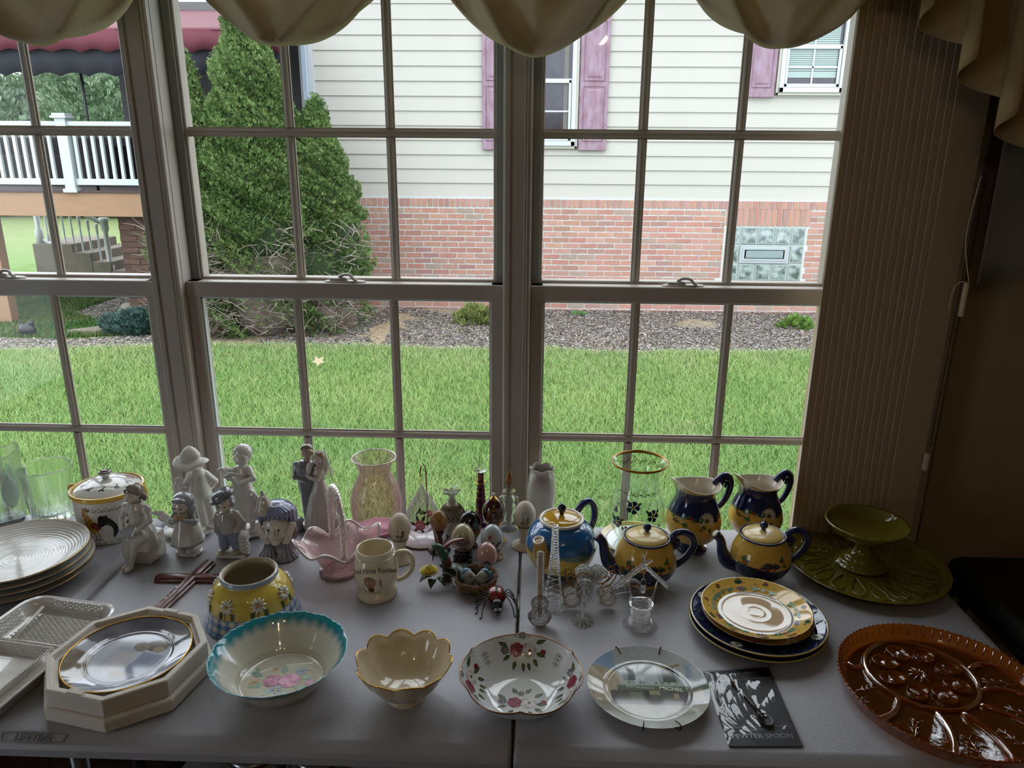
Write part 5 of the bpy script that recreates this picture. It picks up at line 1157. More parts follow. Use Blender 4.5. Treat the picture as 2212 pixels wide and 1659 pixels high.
for k in range(5):
    a = 2*pi*k/5+.3; G().grid(lambda u, v, a=a: ((.003+.019*v)*cos(a+(u-.5)*1.15*sin(pi*min(.95, v+.1))), (.003+.019*v)*sin(a+(u-.5)*1.15*sin(pi*min(.95, v+.1))), .097+.018*v-.006*v*v+.004*(2*u-1)**2), 8, 8).obj('petal', fb, sp_, solid=.0014)
bt = G()
for s in (-1, 1): bt.grid(lambda u, v, s=s: (.006+s*.011*v, -.004+.010*(u-.5)*sin(pi*(.15+.8*v)), .118+.012*v+.004*sin(3*u)), 6, 6)
bt.ell((.006, -.004, .119), (.0015, .006, .0018), 8, 6).obj('glass_butterfly', clear, sp_, solid=.001)
t = T('perfume_bottle', 'slender purple glass perfume bottle with gold lines and spire stopper', 'bottle', -.122, 1.635)
prp = mat('purple_glass', '5a2246', .08, trans=.35, ior=1.3, coat=.6)
G().lathe([(.020, 0), (.0205, .003), (.006, .006), (.005, .010), (.0145, .016), (.0150, .022), (.0125, .06), (.0085, .108), (.0075, .112), (.0078, .136), (.006, .139)], 10).obj('bottle_body', prp, t, sharp=30)
for z, r in ((.113, .0118), (.045, .0142), (.075, .0118), (.092, .0103), (.125, .0085), (.132, .0083)): G().tube([(r*cos(a*pi/12), r*sin(a*pi/12), z) for a in range(24)], .0006 if z != .113 else .0016, 5, closed=True).obj('gold_line', gold, t)
G().lathe([(.006, .139), (.013, .143), (.0155, .146), (.013, .149), (.006, .152), (.0075, .155), (.0065, .158)], 24).obj('collar', clear, t)
G().lathe(sum([[(.0068-.0048*k/9, .158+.0042*k), (.0050-.0036*k/9, .160+.0042*k)] for k in range(10)], [])+[(.001, .199), (.0022, .201), (.0022, .2035), (.0005, .205)], 16).obj('spire_stopper', glassmat('smoke_glass', (.85, .9, .8)), t)
t = T('perfume_bottle', 'clear glass perfume bottle with pointed amber stopper', 'bottle', -.053, 1.617)
G().lathe([(.021, 0), (.022, .002), (.008, .008), (.005, .014), (.012, .022), (.009, .034), (.014, .046), (.016, .058), (.012, .070), (.017, .078), (.012, .088), (.006, .094), (.0145, .100), (.013, .104), (.006, .106)], 28, lambda a, r, z: (r*(1+.08*cos(6*a)*(r > .010)), z)).obj('bottle_body', clear, t)
for s in (-1, 1): G().tube(spline([(s*.013, 0, .086), (s*.021, 0, .082), (s*.019, 0, .066), (s*.011, 0, .060)], 5), .0022, 8).obj('glass_handle', clear, t)
for z, r in ((.1005, .0148), (.002, .0222)): G().tube([(r*cos(a*pi/12), r*sin(a*pi/12), z) for a in range(24)], .0006, 5, closed=True).obj('gold_line', gold, t)
G().lathe([(.0035, .104), (.0042, .118), (.0085, .126), (.0078, .134), (.003, .147), (.0008, .158)], 8).obj('amber_stopper', mat('amber_gilt', '8a4a12', .15, metal=.5, coat=.5), t, sharp=30)
# ---------------------------------------------------------------- eggs
def eggprof(w, h, z0=0, n=18):
    o = []
    for k in range(n+1):
        t = pi*k/n; r = w/2*sin(t)*(1+.10*cos(t)); o.append((max(r, .0004), z0+h/2*(1-cos(t))))
    return o
def egg(name, label, x, y, w, h, z0, m, tilt=0, rz=0, group=None):
    t = T(name, label, 'egg', x, y, rz, group); ep = eggprof(w, h, z0); G().lathe(ep, 40).obj('egg_shell', m, t); return t, Surf(ep)
fcam = lambda x, y: math.atan2(-y, -x)   # angle on the object that faces the camera
matte = mat('matte_eggshell', 'cfc2ab', .5)
for nm, lab, x, y, pal in (('decorated_egg', 'matte cream egg with a flower bouquet in a cream egg cup behind the mug', -.289, 1.462, ('6a4a4a', '35354f', '8a6a52', '4f5a3a')), ('decorated_egg', 'matte cream egg with golden blossom sprig in a cream egg cup beside the blue teapot', -.013, 1.535, ('8a7636', '6a5a2a', 'a08a4a', '5a5028'))):
    t, s = egg(nm, lab, x, y, .049, .064, .050, matte)
    G().lathe([(.030, 0), (.031, .002), (.029, .005), (.014, .012), (.011, .020), (.011, .034), (.015, .044), (.0185, .054), (.0175, .055), (.013, .048), (.001, .046)], 40).obj('egg_cup', matte, t)
    G().lathe([(.0188, .0535), (.0196, .0548), (.0188, .056)], 40, cap0=False, cap1=False).obj('cup_line', mat('dark_line', '3a3d30', .4), t)
    a = fcam(x, y); P = Paint(on(s, a, .028)); r = random.Random(3)
    for k in range(16): P.leaf(r.uniform(-.008, .008), -.006+r.uniform(-.006, .006)+.0008*k, r.uniform(.5, 2.6), .007, .0028, pal[3])
    for k in range(9): P.dot(r.uniform(-.0085, .0085), -.004+.0028*k, r.uniform(.002, .0034), pal[k % 3], 7)
    for j in range(3):
        for k in range(7 if j != 1 else 5): P.leaf(-.008+.0026*k, .030-.0036*j, .3+(k*1.7) % 2, .0026, .0009, '3a3330')
    P.obj('floral_decal', t, .5)
t, s = egg('decorated_egg', 'polished wooden egg with carved flower on a turned wooden cup', -.208, 1.507, .0385, .052, .048, mat('blond_wood', '9a6d3c', .25, coat=.4, noise=.35, nscale=12, ncol='7a4f28', stretch=(6, 6, 1)))
mah = mat('mahogany', '431d1a', .3, coat=.3, noise=.4, nscale=12, ncol='2a110f')
G().lathe([(.025, 0), (.026, .003), (.022, .007), (.009, .012), (.007, .020), (.009, .026), (.006, .032), (.009, .040), (.014, .050), (.0125, .051), (.001, .047)], 36).obj('wooden_cup', mah, t)
P = Paint(on(s, fcam(-.208, 1.507)-.25, .024)); P.daisy(0, 0, .006, 6, '6a3418', '8a5a2a'); P.obj('carved_flower', t, .4)
t, s = egg('decorated_egg', 'glossy black egg painted with green and orange sprigs', -.140, 1.528, .054, .072, .018, mat('black_lacquer', '090a0c', .08, coat=.8))
G().lathe([(.018, 0), (.019, .002), (.015, .008), (.013, .014), (.017, .020), (.0155, .021), (.001, .018)], 30).obj('egg_ring', mah, t)
a = fcam(-.140, 1.528); r = random.Random(4)
for d in (-.35, .25, .85):
    P = Paint(on(s, a+d, .026))
    for k in range(9):
        q = pi*(.12+.76*k/8); P.vine([(0, -.012), (.012*cos(q), .010*sin(q)), (.016*cos(q), .020*sin(q))], .0011, '5f7a2a'); P.dot(.017*cos(q), .021*sin(q), .0017, ('c8502a', '9aa83a', 'b8542a')[k % 3], 6); P.dot(.011*cos(q+.15), .013*sin(q+.15), .0013, ('9aa83a', 'c8502a')[k % 2], 6)
    P.obj('sprig_painting', t, .3)
t, s = egg('decorated_egg', 'burgundy egg with gold scrollwork and a pearl finial on a gilt stand', -.086, 1.553, .053, .070, .044, mat('burgundy_enamel', '3d0c14', .08, coat=.8), 0)
stg = G()
for k in range(3): q = 2*pi*k/3+.5; stg.tube(spline([(.010*cos(q), .010*sin(q), .048), (.014*cos(q), .014*sin(q), .034), (.008*cos(q), .008*sin(q), .018), (.020*cos(q), .020*sin(q), .010), (.028*cos(q), .028*sin(q), .003)], 5), .0022, 8)
for k in range(40): q = 2*pi*k/40; stg.ell((.026*cos(q), .026*sin(q), .003), .0028, 6, 5)
stg.tube([(.017*cos(k*pi/12), .017*sin(k*pi/12), .050) for k in range(24)], .0016, 6, closed=True).obj('gilt_stand', gold, t)
G().lathe([(.012, .109), (.008, .1125), (.004, .1155), (.002, .118)], 16, lambda a, r, z: (r*(1+.25*cos(5*a)*(r > .009)), z)).obj('gilt_cap', gold, t); G().ell((0, 0, .1205), .0042, 14, 10).obj('pearl', mat('pearl', 'cfc6bd', .2, coat=.5), t)
a = fcam(-.086, 1.553); P = Paint(on(s, a+.05, .040)); r = random.Random(6)
for k in range(18):
    q = 2*pi*k/18; x, y = .0165*cos(q), .023*sin(q); P.vine([(x*.9, y*.9), (x+.003*sin(q), y-.003*cos(q)), (x*1.15, y*1.15), (x*1.1-.003*sin(q), y*1.1+.003*cos(q))], .0009, 'a07a35'); P.leaf(x, y, q+1, .004, .0016, 'b08a40')
P.vine([(.014*cos(k*pi/10), .020*sin(k*pi/10)) for k in range(21)], .0007, 'a07a35')
P.rose(.002, -.003, .0072, '5a2a30', '8a5a58', 'a07870')
for k in range(6): P.leaf(.002+.007*cos(k), -.003+.007*sin(k), k*1.0, .007, .003, '8a6a45')
P.obj('gold_scrollwork', t, .3)
t, s = egg('decorated_egg', 'cream egg painted with mauve butterflies on a black wooden stand', -.150, 1.468, .0525, .066, .022, mat('egg_cream_glaze', 'b9ad8a', .15, coat=.6, noise=.3, nscale=30, ncol='9d8f6a'))
st_ = G().lathe([(.020, .004), (.022, .008), (.016, .012), (.018, .018), (.0215, .027), (.020, .028), (.001, .022)], 30)
for k in range(4): q = pi/4+k*pi/2; st_.tube([(.016*cos(q), .016*sin(q), .010), (.024*cos(q), .024*sin(q), .006), (.025*cos(q), .025*sin(q), .0025)], [.004, .0045, .003], 8)
st_.obj('carved_stand', mat('ebony', '120c0c', .25, coat=.3), t)
a = fcam(-.150, 1.468); P = Paint(on(s, a-.05, .038))
for k in range(40): r = random.Random(k); P.dot(r.uniform(-.016, .016), .016+r.uniform(-.004, .007), .0011, '5a4a30', 6)
P.vine([(0, -.022), (0, .018)], .0014, '4a3428')
for sgn in (-1, 1):
    P.petal(0, .002, pi/2-sgn*.95, .020, .016, '7a6470'); P.petal(0, -.002, -pi/2+sgn*.9, .015, .012, '6a5460')
    P.dot(sgn*.011, .009, .003, '4f4452'); P.vine([(0, .012), (sgn*.008, .020), (sgn*.014, .016), (sgn*.017, .008)], .0010, '4a3428'); P.vine([(0, -.010), (sgn*.009, -.016), (sgn*.016, -.013)], .0009, '5a4438')
P.obj('butterfly_painting', t, .3)
t, s = egg('decorated_egg', 'pale glass egg painted with a hummingbird and red flowers on a wooden base', -.085, 1.480, .052, .066, .016, mat('egg_blue_white', 'aab0b8', .08, coat=.8))
G().lathe([(.024, 0), (.0245, .003), (.020, .006), (.017, .010), (.018, .018), (.0165, .0185), (.001, .015)], 30).obj('wooden_base', mat('pale_wood', '9a7a50', .4, noise=.3, nscale=20), t)
a = fcam(-.085, 1.480); P = Paint(on(s, a, .036))
P.petal(.006, -.004, 1.05, .017, .007, '45525a'); P.petal(.008, .008, .2, .015, .007, '55626a'); P.petal(.006, .004, 2.3, .008, .003, '35423a'); P.dot(.001, .012, .0028, '3a4a3a'); P.dot(.0015, .009, .0018, 'a02020'); P.vine([(-.001, .013), (-.005, .020)], .0007, '2a2a2a'); P.petal(.012, -.006, -1.0, .012, .005, '4a5a66')
for x, y in ((-.012, .004), (-.014, -.010), (.014, -.020)):
    for q in range(5): P.leaf(x, y, q*1.25, .0065, .004, '2a4030')
for x, y in ((-.006, .024), (-.004, -.014)): P.rose(x, y, .0045, '8a2030', 'a83a48', 'c05a60')
P.vine([(-.012, .026), (-.006, .018), (-.010, .008), (-.013, -.004)], .0008, '3a4a3a')
P.obj('hummingbird_painting', t, .3)
t, s = egg('decorated_egg', 'small pink egg painted with a blue flower behind the bird nest', -.094, 1.428, .045, .056, .010, mat('egg_pink', 'b98a86', .12, coat=.7))
G().lathe([(.013, 0), (.0135, .004), (.011, .008), (.014, .013), (.0125, .0135), (.001, .0105)], 24).obj('egg_ring', mah, t)
a = fcam(-.094, 1.428); P = Paint(on(s, a, .028))
for x in (-.004, .009, .014): P.leaf(x, -.014, 1.7-x*40, .026, .0036, '2a5a34')
P.daisy(0, 0, .008, 5, '1f2a4a', 'c8912a', w=.007); P.daisy(.011, -.012, .005, 5, 'c9a9a8', 'c8912a'); P.obj('flower_painting', t, .3)

# ---------------------------------------------------------------- root beer mug
t = T('mug', 'cream root beer mug with dark lettering and a handle on the right', 'mug', -.314, 1.326, 0)
MPf = spline([(.038, 0), (.041, .002), (.041, .010), (.037, .016), (.036, .020), (.043, .038), (.0452, .056), (.0435, .074), (.0385, .090)], 6)+[(.0395, .0905), (.0395, .0925), (.0375, .0935), (.0375, .106)]
G().lathe(MPf+[(.0368, .1072), (.0345, .1065), (.034, .09), (.039, .06), (.034, .012), (.001, .010)], 64).obj('mug_body', cream, t, sharp=50)
ho = math.radians(8)
G().tube([(x*cos(ho), x*sin(ho), z) for x, z in [(p[0], p[1]) for p in spline([(.037, .086), (.050, .094), (.066, .092), (.075, .076), (.072, .052), (.058, .036), (.042, .030)], 6)]], [.0062]*37, 10, flat=.8).obj('handle', cream, t)
ms = Surf(MPf); a = fcam(-.314, 1.326)-.10; g = G(); f0 = on(ms, a, .083)
text_geo('Drink Hires Rootbeer', .0122, g, lambda u, v, w: f0(u*.98, v*1.25-6*u*u, .0004), '2a2422')
g.obj('lettering', mat('enamel_paint', (.8, .8, .8), rough=.25, coat=.4, attr=True), t, False)
P = Paint(on(ms, a-.12, .050))   # plain portrait medallion
P.dot(0, -.004, .019, 'b8a684', 20); P.poly([(-.018, -.020), (.016, -.022), (.022, -.006), (.013, .004), (.002, -.004), (-.010, -.004), (-.020, -.008)], '2a3444'); P.poly([(-.009, -.016), (.002, -.018), (.004, -.006), (-.008, -.005)], '6a2a22'); P.dot(-.004, .006, .0115, 'a87a5a', 14)
P.poly([(-.016, .006), (-.014, .017), (-.004, .020), (.006, .016), (.008, .008), (.002, .013), (-.008, .013), (-.013, .006)], '5a3a28'); P.vine([(.018, -.002), (.017, .008), (.016, .015)], .0045, 'a87a5a'); P.vine([(-.008, .0005), (-.003, -.001), (.002, .001)], .001, '5a2a22')
P.obj('painted_medallion', t)

# ---------------------------------------------------------------- hummingbird with rose
t = T('bird_figurine', 'porcelain hummingbird hovering above a yellow rose with green leaves', 'figurine', -.196, 1.378, 0)
bg = mat('bird_green', '2f5a48', .3, coat=.3, noise=.5, nscale=80, ncol='1c2f2a'); brd = mat('bird_rust', '7a3a30', .3, coat=.3, noise=.5, nscale=60, ncol='3f2320')
G().tube(spline([(.018, .004, .002), (.020, .004, .02), (.016, .004, .05)], 4), [.012]*3+[.009]*3+[.008]*3, 10).obj('stump', mat('branch_brown', '4a3428', .6, noise=.4, nscale=40), t)
blob('bird_body', [('c', [(.018, .004, .050), (.012, .002, .066), (.004, -.002, .080)], [.008, .0115, .010]), ('e', (-.001, -.005, .084), .0085)], bg, t, .0011)
blob('tail', [('c', [(.020, .004, .052), (.026, .004, .034), (.028, .006, .022)], [.008, .0065, .002]), ('c', [(.020, .004, .052), (.020, .004, .030)], [.007, .003])], brd, t, .0012)
G().tube([(-.004, -.010, .080), (-.006, -.014, .066), (-.007, -.015, .056)], [.0028, .0016, .0006], 8).obj('beak', eyem, t)
for s, pts in ((0, [(.002, .004, .086), (-.004, .010, .105), (-.010, .012, .124)]), (1, [(.012, .002, .076), (.032, .006, .092), (.062, .006, .100)])):
    G().tube(spline(pts, 6), [.0075+.0035*sin(pi*k/12)-.0085*(k/12)**1.5 for k in range(13)], 10, flat=.35).obj('wing', brd, t)
lfm = mat('porcelain_leaf', '26402a', .35, coat=.3, noise=.4, nscale=60, ncol='3f5c38')
def pleaf(par, c, a, L, w, droop=.3, m=lfm):
    G().grid(lambda u, v: (c[0]+cos(a)*L*v-sin(a)*(u-.5)*w*sin(pi*min(.97, v*.93+.07))**.8, c[1]+sin(a)*L*v+cos(a)*(u-.5)*w*sin(pi*min(.97, v*.93+.07))**.8, c[2]+.006*sin(pi*v)-L*droop*v*v+.10*w*abs(u-.5)*2), 6, 10).obj('leaf', m, par, solid=.0011)
for c, a, L, w in (((-.010, -.016, .020), 3.6, .026, .018), ((-.006, -.018, .014), 4.6, .024, .018), ((.004, -.016, .018), 5.4, .026, .018), ((.016, -.010, .026), 5.9, .036, .022), ((.020, -.004, .034), 6.2, .044, .024), ((.018, 0, .032), .5, .034, .020), ((.010, -.004, .034), 1.4, .026, .018), ((-.020, -.006, .026), 2.8, .018, .014)): pleaf(t, c, a, L, w)
yr = mat('yellow_petal', 'c9b52a', .35, coat=.3, noise=.3, nscale=60, ncol='d8d080')
for ring, (n, R0, H0, tl) in enumerate(((6, .017, .010, .8), (5, .012, .013, .5), (4, .006, .014, .2))):
    for k in range(n):
        a = 2*pi*k/n+ring*.4; cx_, cy_, cz_ = -.014, -.018, .026
        G().grid(lambda u, v, a=a, R0=R0, H0=H0, tl=tl: (cx_+(.003+R0*v**(1/(tl+.5)))*cos(a+(u-.5)*1.5), cy_+(.003+R0*v**(1/(tl+.5)))*sin(a+(u-.5)*1.5), cz_+H0*v+.002*cos((u-.5)*5)*v), 6, 6).obj('rose_petal', yr, t, solid=.0009)

# ---------------------------------------------------------------- nest with two birds
t = T('bird_nest', 'woven twig nest holding a pair of small bluebirds', 'nest', -.112, 1.352)
tw = mat('nest_twig', '6a4c34', .7, noise=.5, nscale=40, ncol='8d6c4c'); tw2 = mat('nest_twig_light', '93734f', .7)
r = random.Random(9); g = G()
for k in range(150):
    a0 = r.uniform(0, 2*pi); Ls = r.uniform(.8, 2.6); tt = r.random(); R0 = .026+.017*math.sqrt(tt); z0 = .003+.026*tt+r.uniform(-.003, .004); pts = []
    for i in range(12): aa = a0+Ls*i/11; rr = R0+.0028*sin(i*1.3+k)+r.uniform(-.0006, .0006); pts.append((rr*cos(aa), rr*sin(aa), max(.002, z0+.003*sin(i*.8+k*2))))
    g.tube(pts, r.uniform(.0006, .0012), 5)
g.obj('woven_twigs', tw, t, kind='stuff')
G().lathe([(.028, .001), (.038, .010), (.040, .022), (.034, .022), (.030, .012), (.001, .008)], 40, lambda a, r, z: (r*(1+.03*sin(7*a)), z)).obj('nest_cup', mat('nest_core', '3a281c', .9, bump=1, bscale=120), t)
for k in range(7):
    a = .3+k*.9; G().tube(spline([(.045*cos(a), .045*sin(a), .028), (.050*cos(a+.15), .050*sin(a+.15), .016), (.044*cos(a+.3), .044*sin(a+.3), .004)], 5), .0011, 6).obj('binding_twig', tw2, t)
bbl = mat('bluebird_blue', '4f7a90', .35, coat=.2, noise=.5, nscale=70, ncol='2f4a5c'); bbw = mat('bluebird_breast', '98958c', .4, noise=.3, nscale=70, ncol='7a7a78')
for s, lab in ((-1, 'blue bird figurine in the nest, facing right toward its mate'), (1, 'blue bird figurine in the nest, facing left toward its mate')):
    b = thing('bird_figurine', lab, 'figurine', (-.112+s*.013, 1.348, TZ+.010), math.radians(-18*s))
    blob('body', [('e', (0, 0, .016), (.014, .014, .015)), ('e', (s*.003, -.002, .027), (.0105, .010, .010))], bbw, b, .0011)
    blob('back_and_wings', [('e', (s*.006, .006, .019), (.013, .011, .015)), ('e', (s*.005, .003, .031), (.010, .009, .0085)), ('c', [(s*.012, 0, .018), (s*.016, .014, .030)], [.006, .002]), ('c', [(s*.004, .012, .02), (s*.004, .018, .040)], [.006, .002])], bbl, b, .0011)
    G().tube([(-s*.006, -.007, .026), (-s*.011, -.009, .0245)], [.0022, .0005], 8).obj('beak', mat('beak_tan', 'c9b48a', .4), b)
    G().ell((-s*.002, -.0105, .029), .0011, 8, 6).obj('eye', eyem, b)

# ---------------------------------------------------------------- ladybug spider
t = T('beetle_figurine', 'black and red beetle ornament with gold striped back and wire legs', 'ornament', -.066, 1.287, 8)
G().ell((0, .010, .020), (.0205, .024, .0185), 28, 18).obj('shell', mat('red_lacquer', '8a141c', .2, coat=.7), t)
blkl = mat('black_matte_lacquer', '17171a', .35, coat=.2)
blob('head', [('e', (0, -.016, .017), (.0125, .013, .0115)), ('e', (0, -.028, .012), (.008, .008, .007))], blkl, t, .0011)
P = Paint(lambda u, v, off: Vector((0, .010, .020))+Vector((sin(u)*cos(v)*.0205, -sin(v)*.024, cos(u)*cos(v)*.0185))*(1+off*60))
for u in (-.85, 0, .85):
    P.vine([(u*(1-.15*abs(v)), v) for v in [-.9+.2*i for i in range(10)]], .22, '28351c')
    for i in range(9): v = -.85+.2*i; P.poly([(u*(1-.15*abs(v))-.05, v), (u*(1-.15*abs(v)), v+.07), (u*(1-.15*abs(v))+.05, v), (u*(1-.15*abs(v)), v-.07)], 'b0a02a')
P.obj('painted_stripes', t, .3)
for s in (-1, 1):
    G().ell((s*.0042, -.0335, .0165), (.0032, .002, .0032), 12, 8).obj('eye_white', mat('eye_white', 'c9c2b8', .3), t); G().ell((s*.0042, -.0355, .0165), .0011, 8, 6).obj('pupil', eyem, t)
    for k, (y0, dx, dy) in enumerate(((-.010, .022, -.024), (-.008, .030, -.010), (-.004, .030, .004), (0, .028, .020))):
        G().tube(spline([(s*.010, y0, .018), (s*(.010+dx*.45), y0+dy*.4, .034), (s*(.010+dx*.9), y0+dy*.9, .016), (s*(.010+dx), y0+dy, .002), (s*(.014+dx), y0+dy*1.1, .0015)], 6), .0012, 6).obj('leg', blkl, t)
G().tube([(.004*cos(k*pi/6), -.040+.001*sin(k*pi/6), .006+.003*sin(k*pi/6)) for k in range(9)], .0006, 5).obj('mouth_wire', blkl, t)

# ---------------------------------------------------------------- upside-down daisy bowl
t = T('candle_shade', 'open topped ceramic shade with raised daisies on yellow over blue gingham', 'shade', -.540, 1.240, 0)
zk = .87; YB = [(a, b*zk) for a, b in spline([(.0885, .001), (.0895, .004), (.086, .012), (.082, .030), (.079, .050), (.071, .078), (.060, .094), (.052, .100)], 8)+[(.0525, .102), (.0545, .106), (.0535, .113), (.0505, .1145)]]
def ging(x, y, z):
    z = z/zk
    r = math.hypot(x, y); a = math.atan2(y, x)
    if z > .101: return (.25, .36, .47) if r > .0525 else (.62, .62, .56)
    if z > .0455: return (.74, .56, .10)
    if z < .004: return (.09, .17, .36)
    u = (a*.085/.0098) % 2 < 1; v = ((z-.004)/.0098) % 2 < 1
    return (.07, .19, .50) if (u and v) else ((.25, .40, .66) if (u or v) else (.80, .78, .66))
dense = [];  YBd = YB
for p, q in zip(YB, YB[1:]):
    n = max(1, int(math.hypot(q[0]-p[0], q[1]-p[1])/.0016))
    for k in range(n): dense.append((p[0]+(q[0]-p[0])*k/n, p[1]+(q[1]-p[1])*k/n))
dense.append(YB[-1])
G().lathe(dense, 336, cap0=False, cap1=False).obj('shade_body', mat('hand_painted_bowl', (.8, .7, .2), .12, coat=.6, attr=True, noise=.12, nscale=40), t, paintfn=ging)
G().lathe([(a, b*zk) for a, b in [(.0505, .1145), (.0475, .112), (.0455, .104), (.050, .095), (.066, .074), (.074, .050), (.079, .020), (.083, .006), (.0885, .001)]], 72, cap0=False, cap1=False).obj('inner_glaze', mat('buff_glaze', 'b3a68c', .3, coat=.3), t)
ys = Surf(YB); wd = mat('daisy_white', 'e6e3dc', .15, coat=.6); dy_ = mat('daisy_yellow', 'd09a20', .3)
for k in range(8):
    a = math.radians(-90-14)+2*pi*k/8; f = on(ys, a, .066)
    g = G()
    for j in range(10):
        q = 2*pi*j/10; pts = [f(.0022*cos(q), .0022*sin(q), .0005), f(.009*cos(q), .009*sin(q), .0024), f(.0150*cos(q), .0150*sin(q), .0008)]
        g.tube([tuple(p) for p in pts], [.0014, .0032, .0013], 8, flat=.7)
    o = g.obj('raised_daisy', wd, t); G().ell(tuple(f(0, 0, .0015)), (.0030, .0030, .0026), 10, 7).obj('daisy_centre', dy_, o)
for k in range(8):
    a = math.radians(-90-14)+2*pi*k/8; P = Paint(on(ys, a, .045)); P.vine([(0, .012), (-.002, .004), (-.004, -.006)], .0016, '3f5a28')
    for s, x0 in ((-1, -.012), (1, .013)):
        P.vine([(x0, -.005), (x0+.001, .008)], .0014, '3f5a28')
        for j in range(4):
            for d in (-1, 1): P.leaf(x0, -.003+.0032*j, pi/2+d*.8, .0065, .0030, '2c4a24')
    P.obj('painted_stem', t, .3)

# ---------------------------------------------------------------- teal rimmed oval bowl
t = T('serving_bowl', 'cream serving bowl with ruffled teal rim and pink roses inside', 'bowl', -.421, 1.050, -4)
def tl_(a, r, z): k = max(0, (z-.05)/.016); return (r*(1+k*(.005*cos(16*a)+.006*cos(48*a))), z+k*.0008*cos(16*a)+k*.0006*cos(48*a))
TB = spline([(.060, 0), (.064, .001), (.066, .004), (.080, .020), (.096, .042), (.107, .056), (.112, .062)], 6)
TI = spline([(.1135, .064), (.111, .063), (.104, .056), (.094, .042), (.080, .022), (.070, .0095), (.060, .0065), (.001, .006)], 10)
def tealc(x, y, z):
    r = math.hypot(x, y); a = math.atan2(y, x)
    if z < .030 and r < .075: return (.60, .56, .45)
    k = min(1, max(0, (z-.044-.002*sin(a*30))/.013)); c0 = (.70, .68, .58); c1 = (.02, .26, .32)
    return tuple(c0[i]*(1-k)+c1[i]*k for i in range(3))
G().lathe(TB+TI, 220, tl_).obj('bowl_body', mat('ware_painted_gloss', (.8, .8, .7), .08, coat=.8, attr=True), t, paintfn=tealc)
P = Paint(lambda u, v, off: Vector((u*1.2, v*1.2, .0062+off)))
PK = ('a85a74', 'c88a9c', 'e0bcc4')
for x, y, a, L, w, c in ((-.030, .004, 2.9, .024, .010, '6a8a7a'), (-.022, -.012, 3.6, .022, .011, '7a9a80'), (.026, .006, .3, .018, .009, '7f9d8a'), (-.002, .014, 1.8, .016, .010, '6f9080'), (.012, .018, 1.2, .014, .008, '8aa690'), (.028, -.010, -.6, .022, .008, '7a9a80'), (-.006, -.020, 4.2, .018, .009, '86a08c'), (.010, -.020, 5.2, .016, .007, '7a9a80'), (-.038, .012, 2.4, .016, .006, '93aa98')): P.leaf(x, y, a, L, w, c)
P.rose(-.012, -.004, .013, '8f3560', 'b85a80', 'd07f9c'); P.rose(.012, -.001, .015, 'b8608a', 'd98fac', 'eab8c8'); P.dot(.013, -.001, .0024, '8a9a4a'); P.rose(.042, -.002, .007, '9a4a6a', 'c0708a', 'd9a5b4')
P.daisy(-.036, -.010, .008, 5, 'c8953f', '9a6a2a'); P.daisy(-.018, .020, .006, 5, 'd0a060', '9a6a2a'); P.daisy(.022, .020, .009, 7, '8a92b4', '6a7294'); P.daisy(.000, -.022, .009, 7, '8a92b4', 'b8a040')
for p in ([(.02, .02), (.032, .024), (.04, .018)], [(-.02, .022), (-.01, .028), (-.002, .026)], [(.02, -.01), (.03, -.02), (.028, -.028)]): P.vine(p, .0009, '7a8a70')
P.obj('rose_decal', t)

# ---------------------------------------------------------------- lotus bowl
t = T('lotus_bowl', 'cream lotus petal bowl with wavy gold edge', 'bowl', -.204, 1.026, 0)
NP = 10
def lo_(a, r, z):
    k = min(1, max(0, (z-.008)/.05)); e = max(0, (z-.040)/.030); c = abs(cos(NP*a/2+.3)); return (r*(1+k*(.085*c-.045)), z+e*(.0085*c-.004+.002*sin(3*a)))
LB = spline([(.031, 0), (.033, .001), (.032, .006), (.030, .010), (.044, .020), (.062, .042), (.072, .060), (.076, .070)], 6)
LI = spline([(.0765, .0715), (.0745, .070), (.070, .058), (.059, .040), (.042, .022), (.022, .015), (.001, .014)], 6)
G().lathe(LB+LI, 160, lo_).obj('bowl_body', mat('lotus_cream', 'd6c8ac', .10, coat=.7), t)
G().tube([(lo_(a, .0766, .0716)[0]*cos(a), lo_(a, .0766, .0716)[0]*sin(a), lo_(a, .0766, .0716)[1]) for a in [2*pi*k/160 for k in range(160)]], .0011, 6, closed=True).obj('gilt_edge', gold, t)

# ---------------------------------------------------------------- floral scalloped bowl
t = T('floral_bowl', 'white scalloped bowl with red rose sprays and bronze edge', 'bowl', -.0115, 1.020, 0)
def sc_(a, r, z): k = min(1, max(0, (z-.02)/.035)); c = abs(cos(3*a)); n = max(0, 1-c*5); return (r*(1+k*(.045*c-.03+.02*n)), z+k*(.004*(1-c)+.003*n))
FB = spline([(.040, 0), (.043, .001), (.042, .006), (.058, .014), (.080, .032), (.092, .048), (.0985, .056)], 6)
FI = spline([(.0992, .0575), (.097, .0565), (.090, .046), (.077, .030), (.058, .014), (.040, .0085), (.001, .008)], 8)
G().lathe(FB+FI, 168, sc_).obj('bowl_body', mat('bright_china', 'dcdede', .07, coat=.8), t)
G().tube([(sc_(a, .0993, .0577)[0]*cos(a), sc_(a, .0993, .0577)[0]*sin(a), sc_(a, .0993, .0577)[1]) for a in [2*pi*k/168 for k in range(168)]], .0013, 6, closed=True).obj('bronze_edge', mat('bronze_gilt', '8a6a50', .3, metal=1), t)
fi = [p for p in FI if p[0] > .02]; fs_ = Surf(fi, sc_, 1)
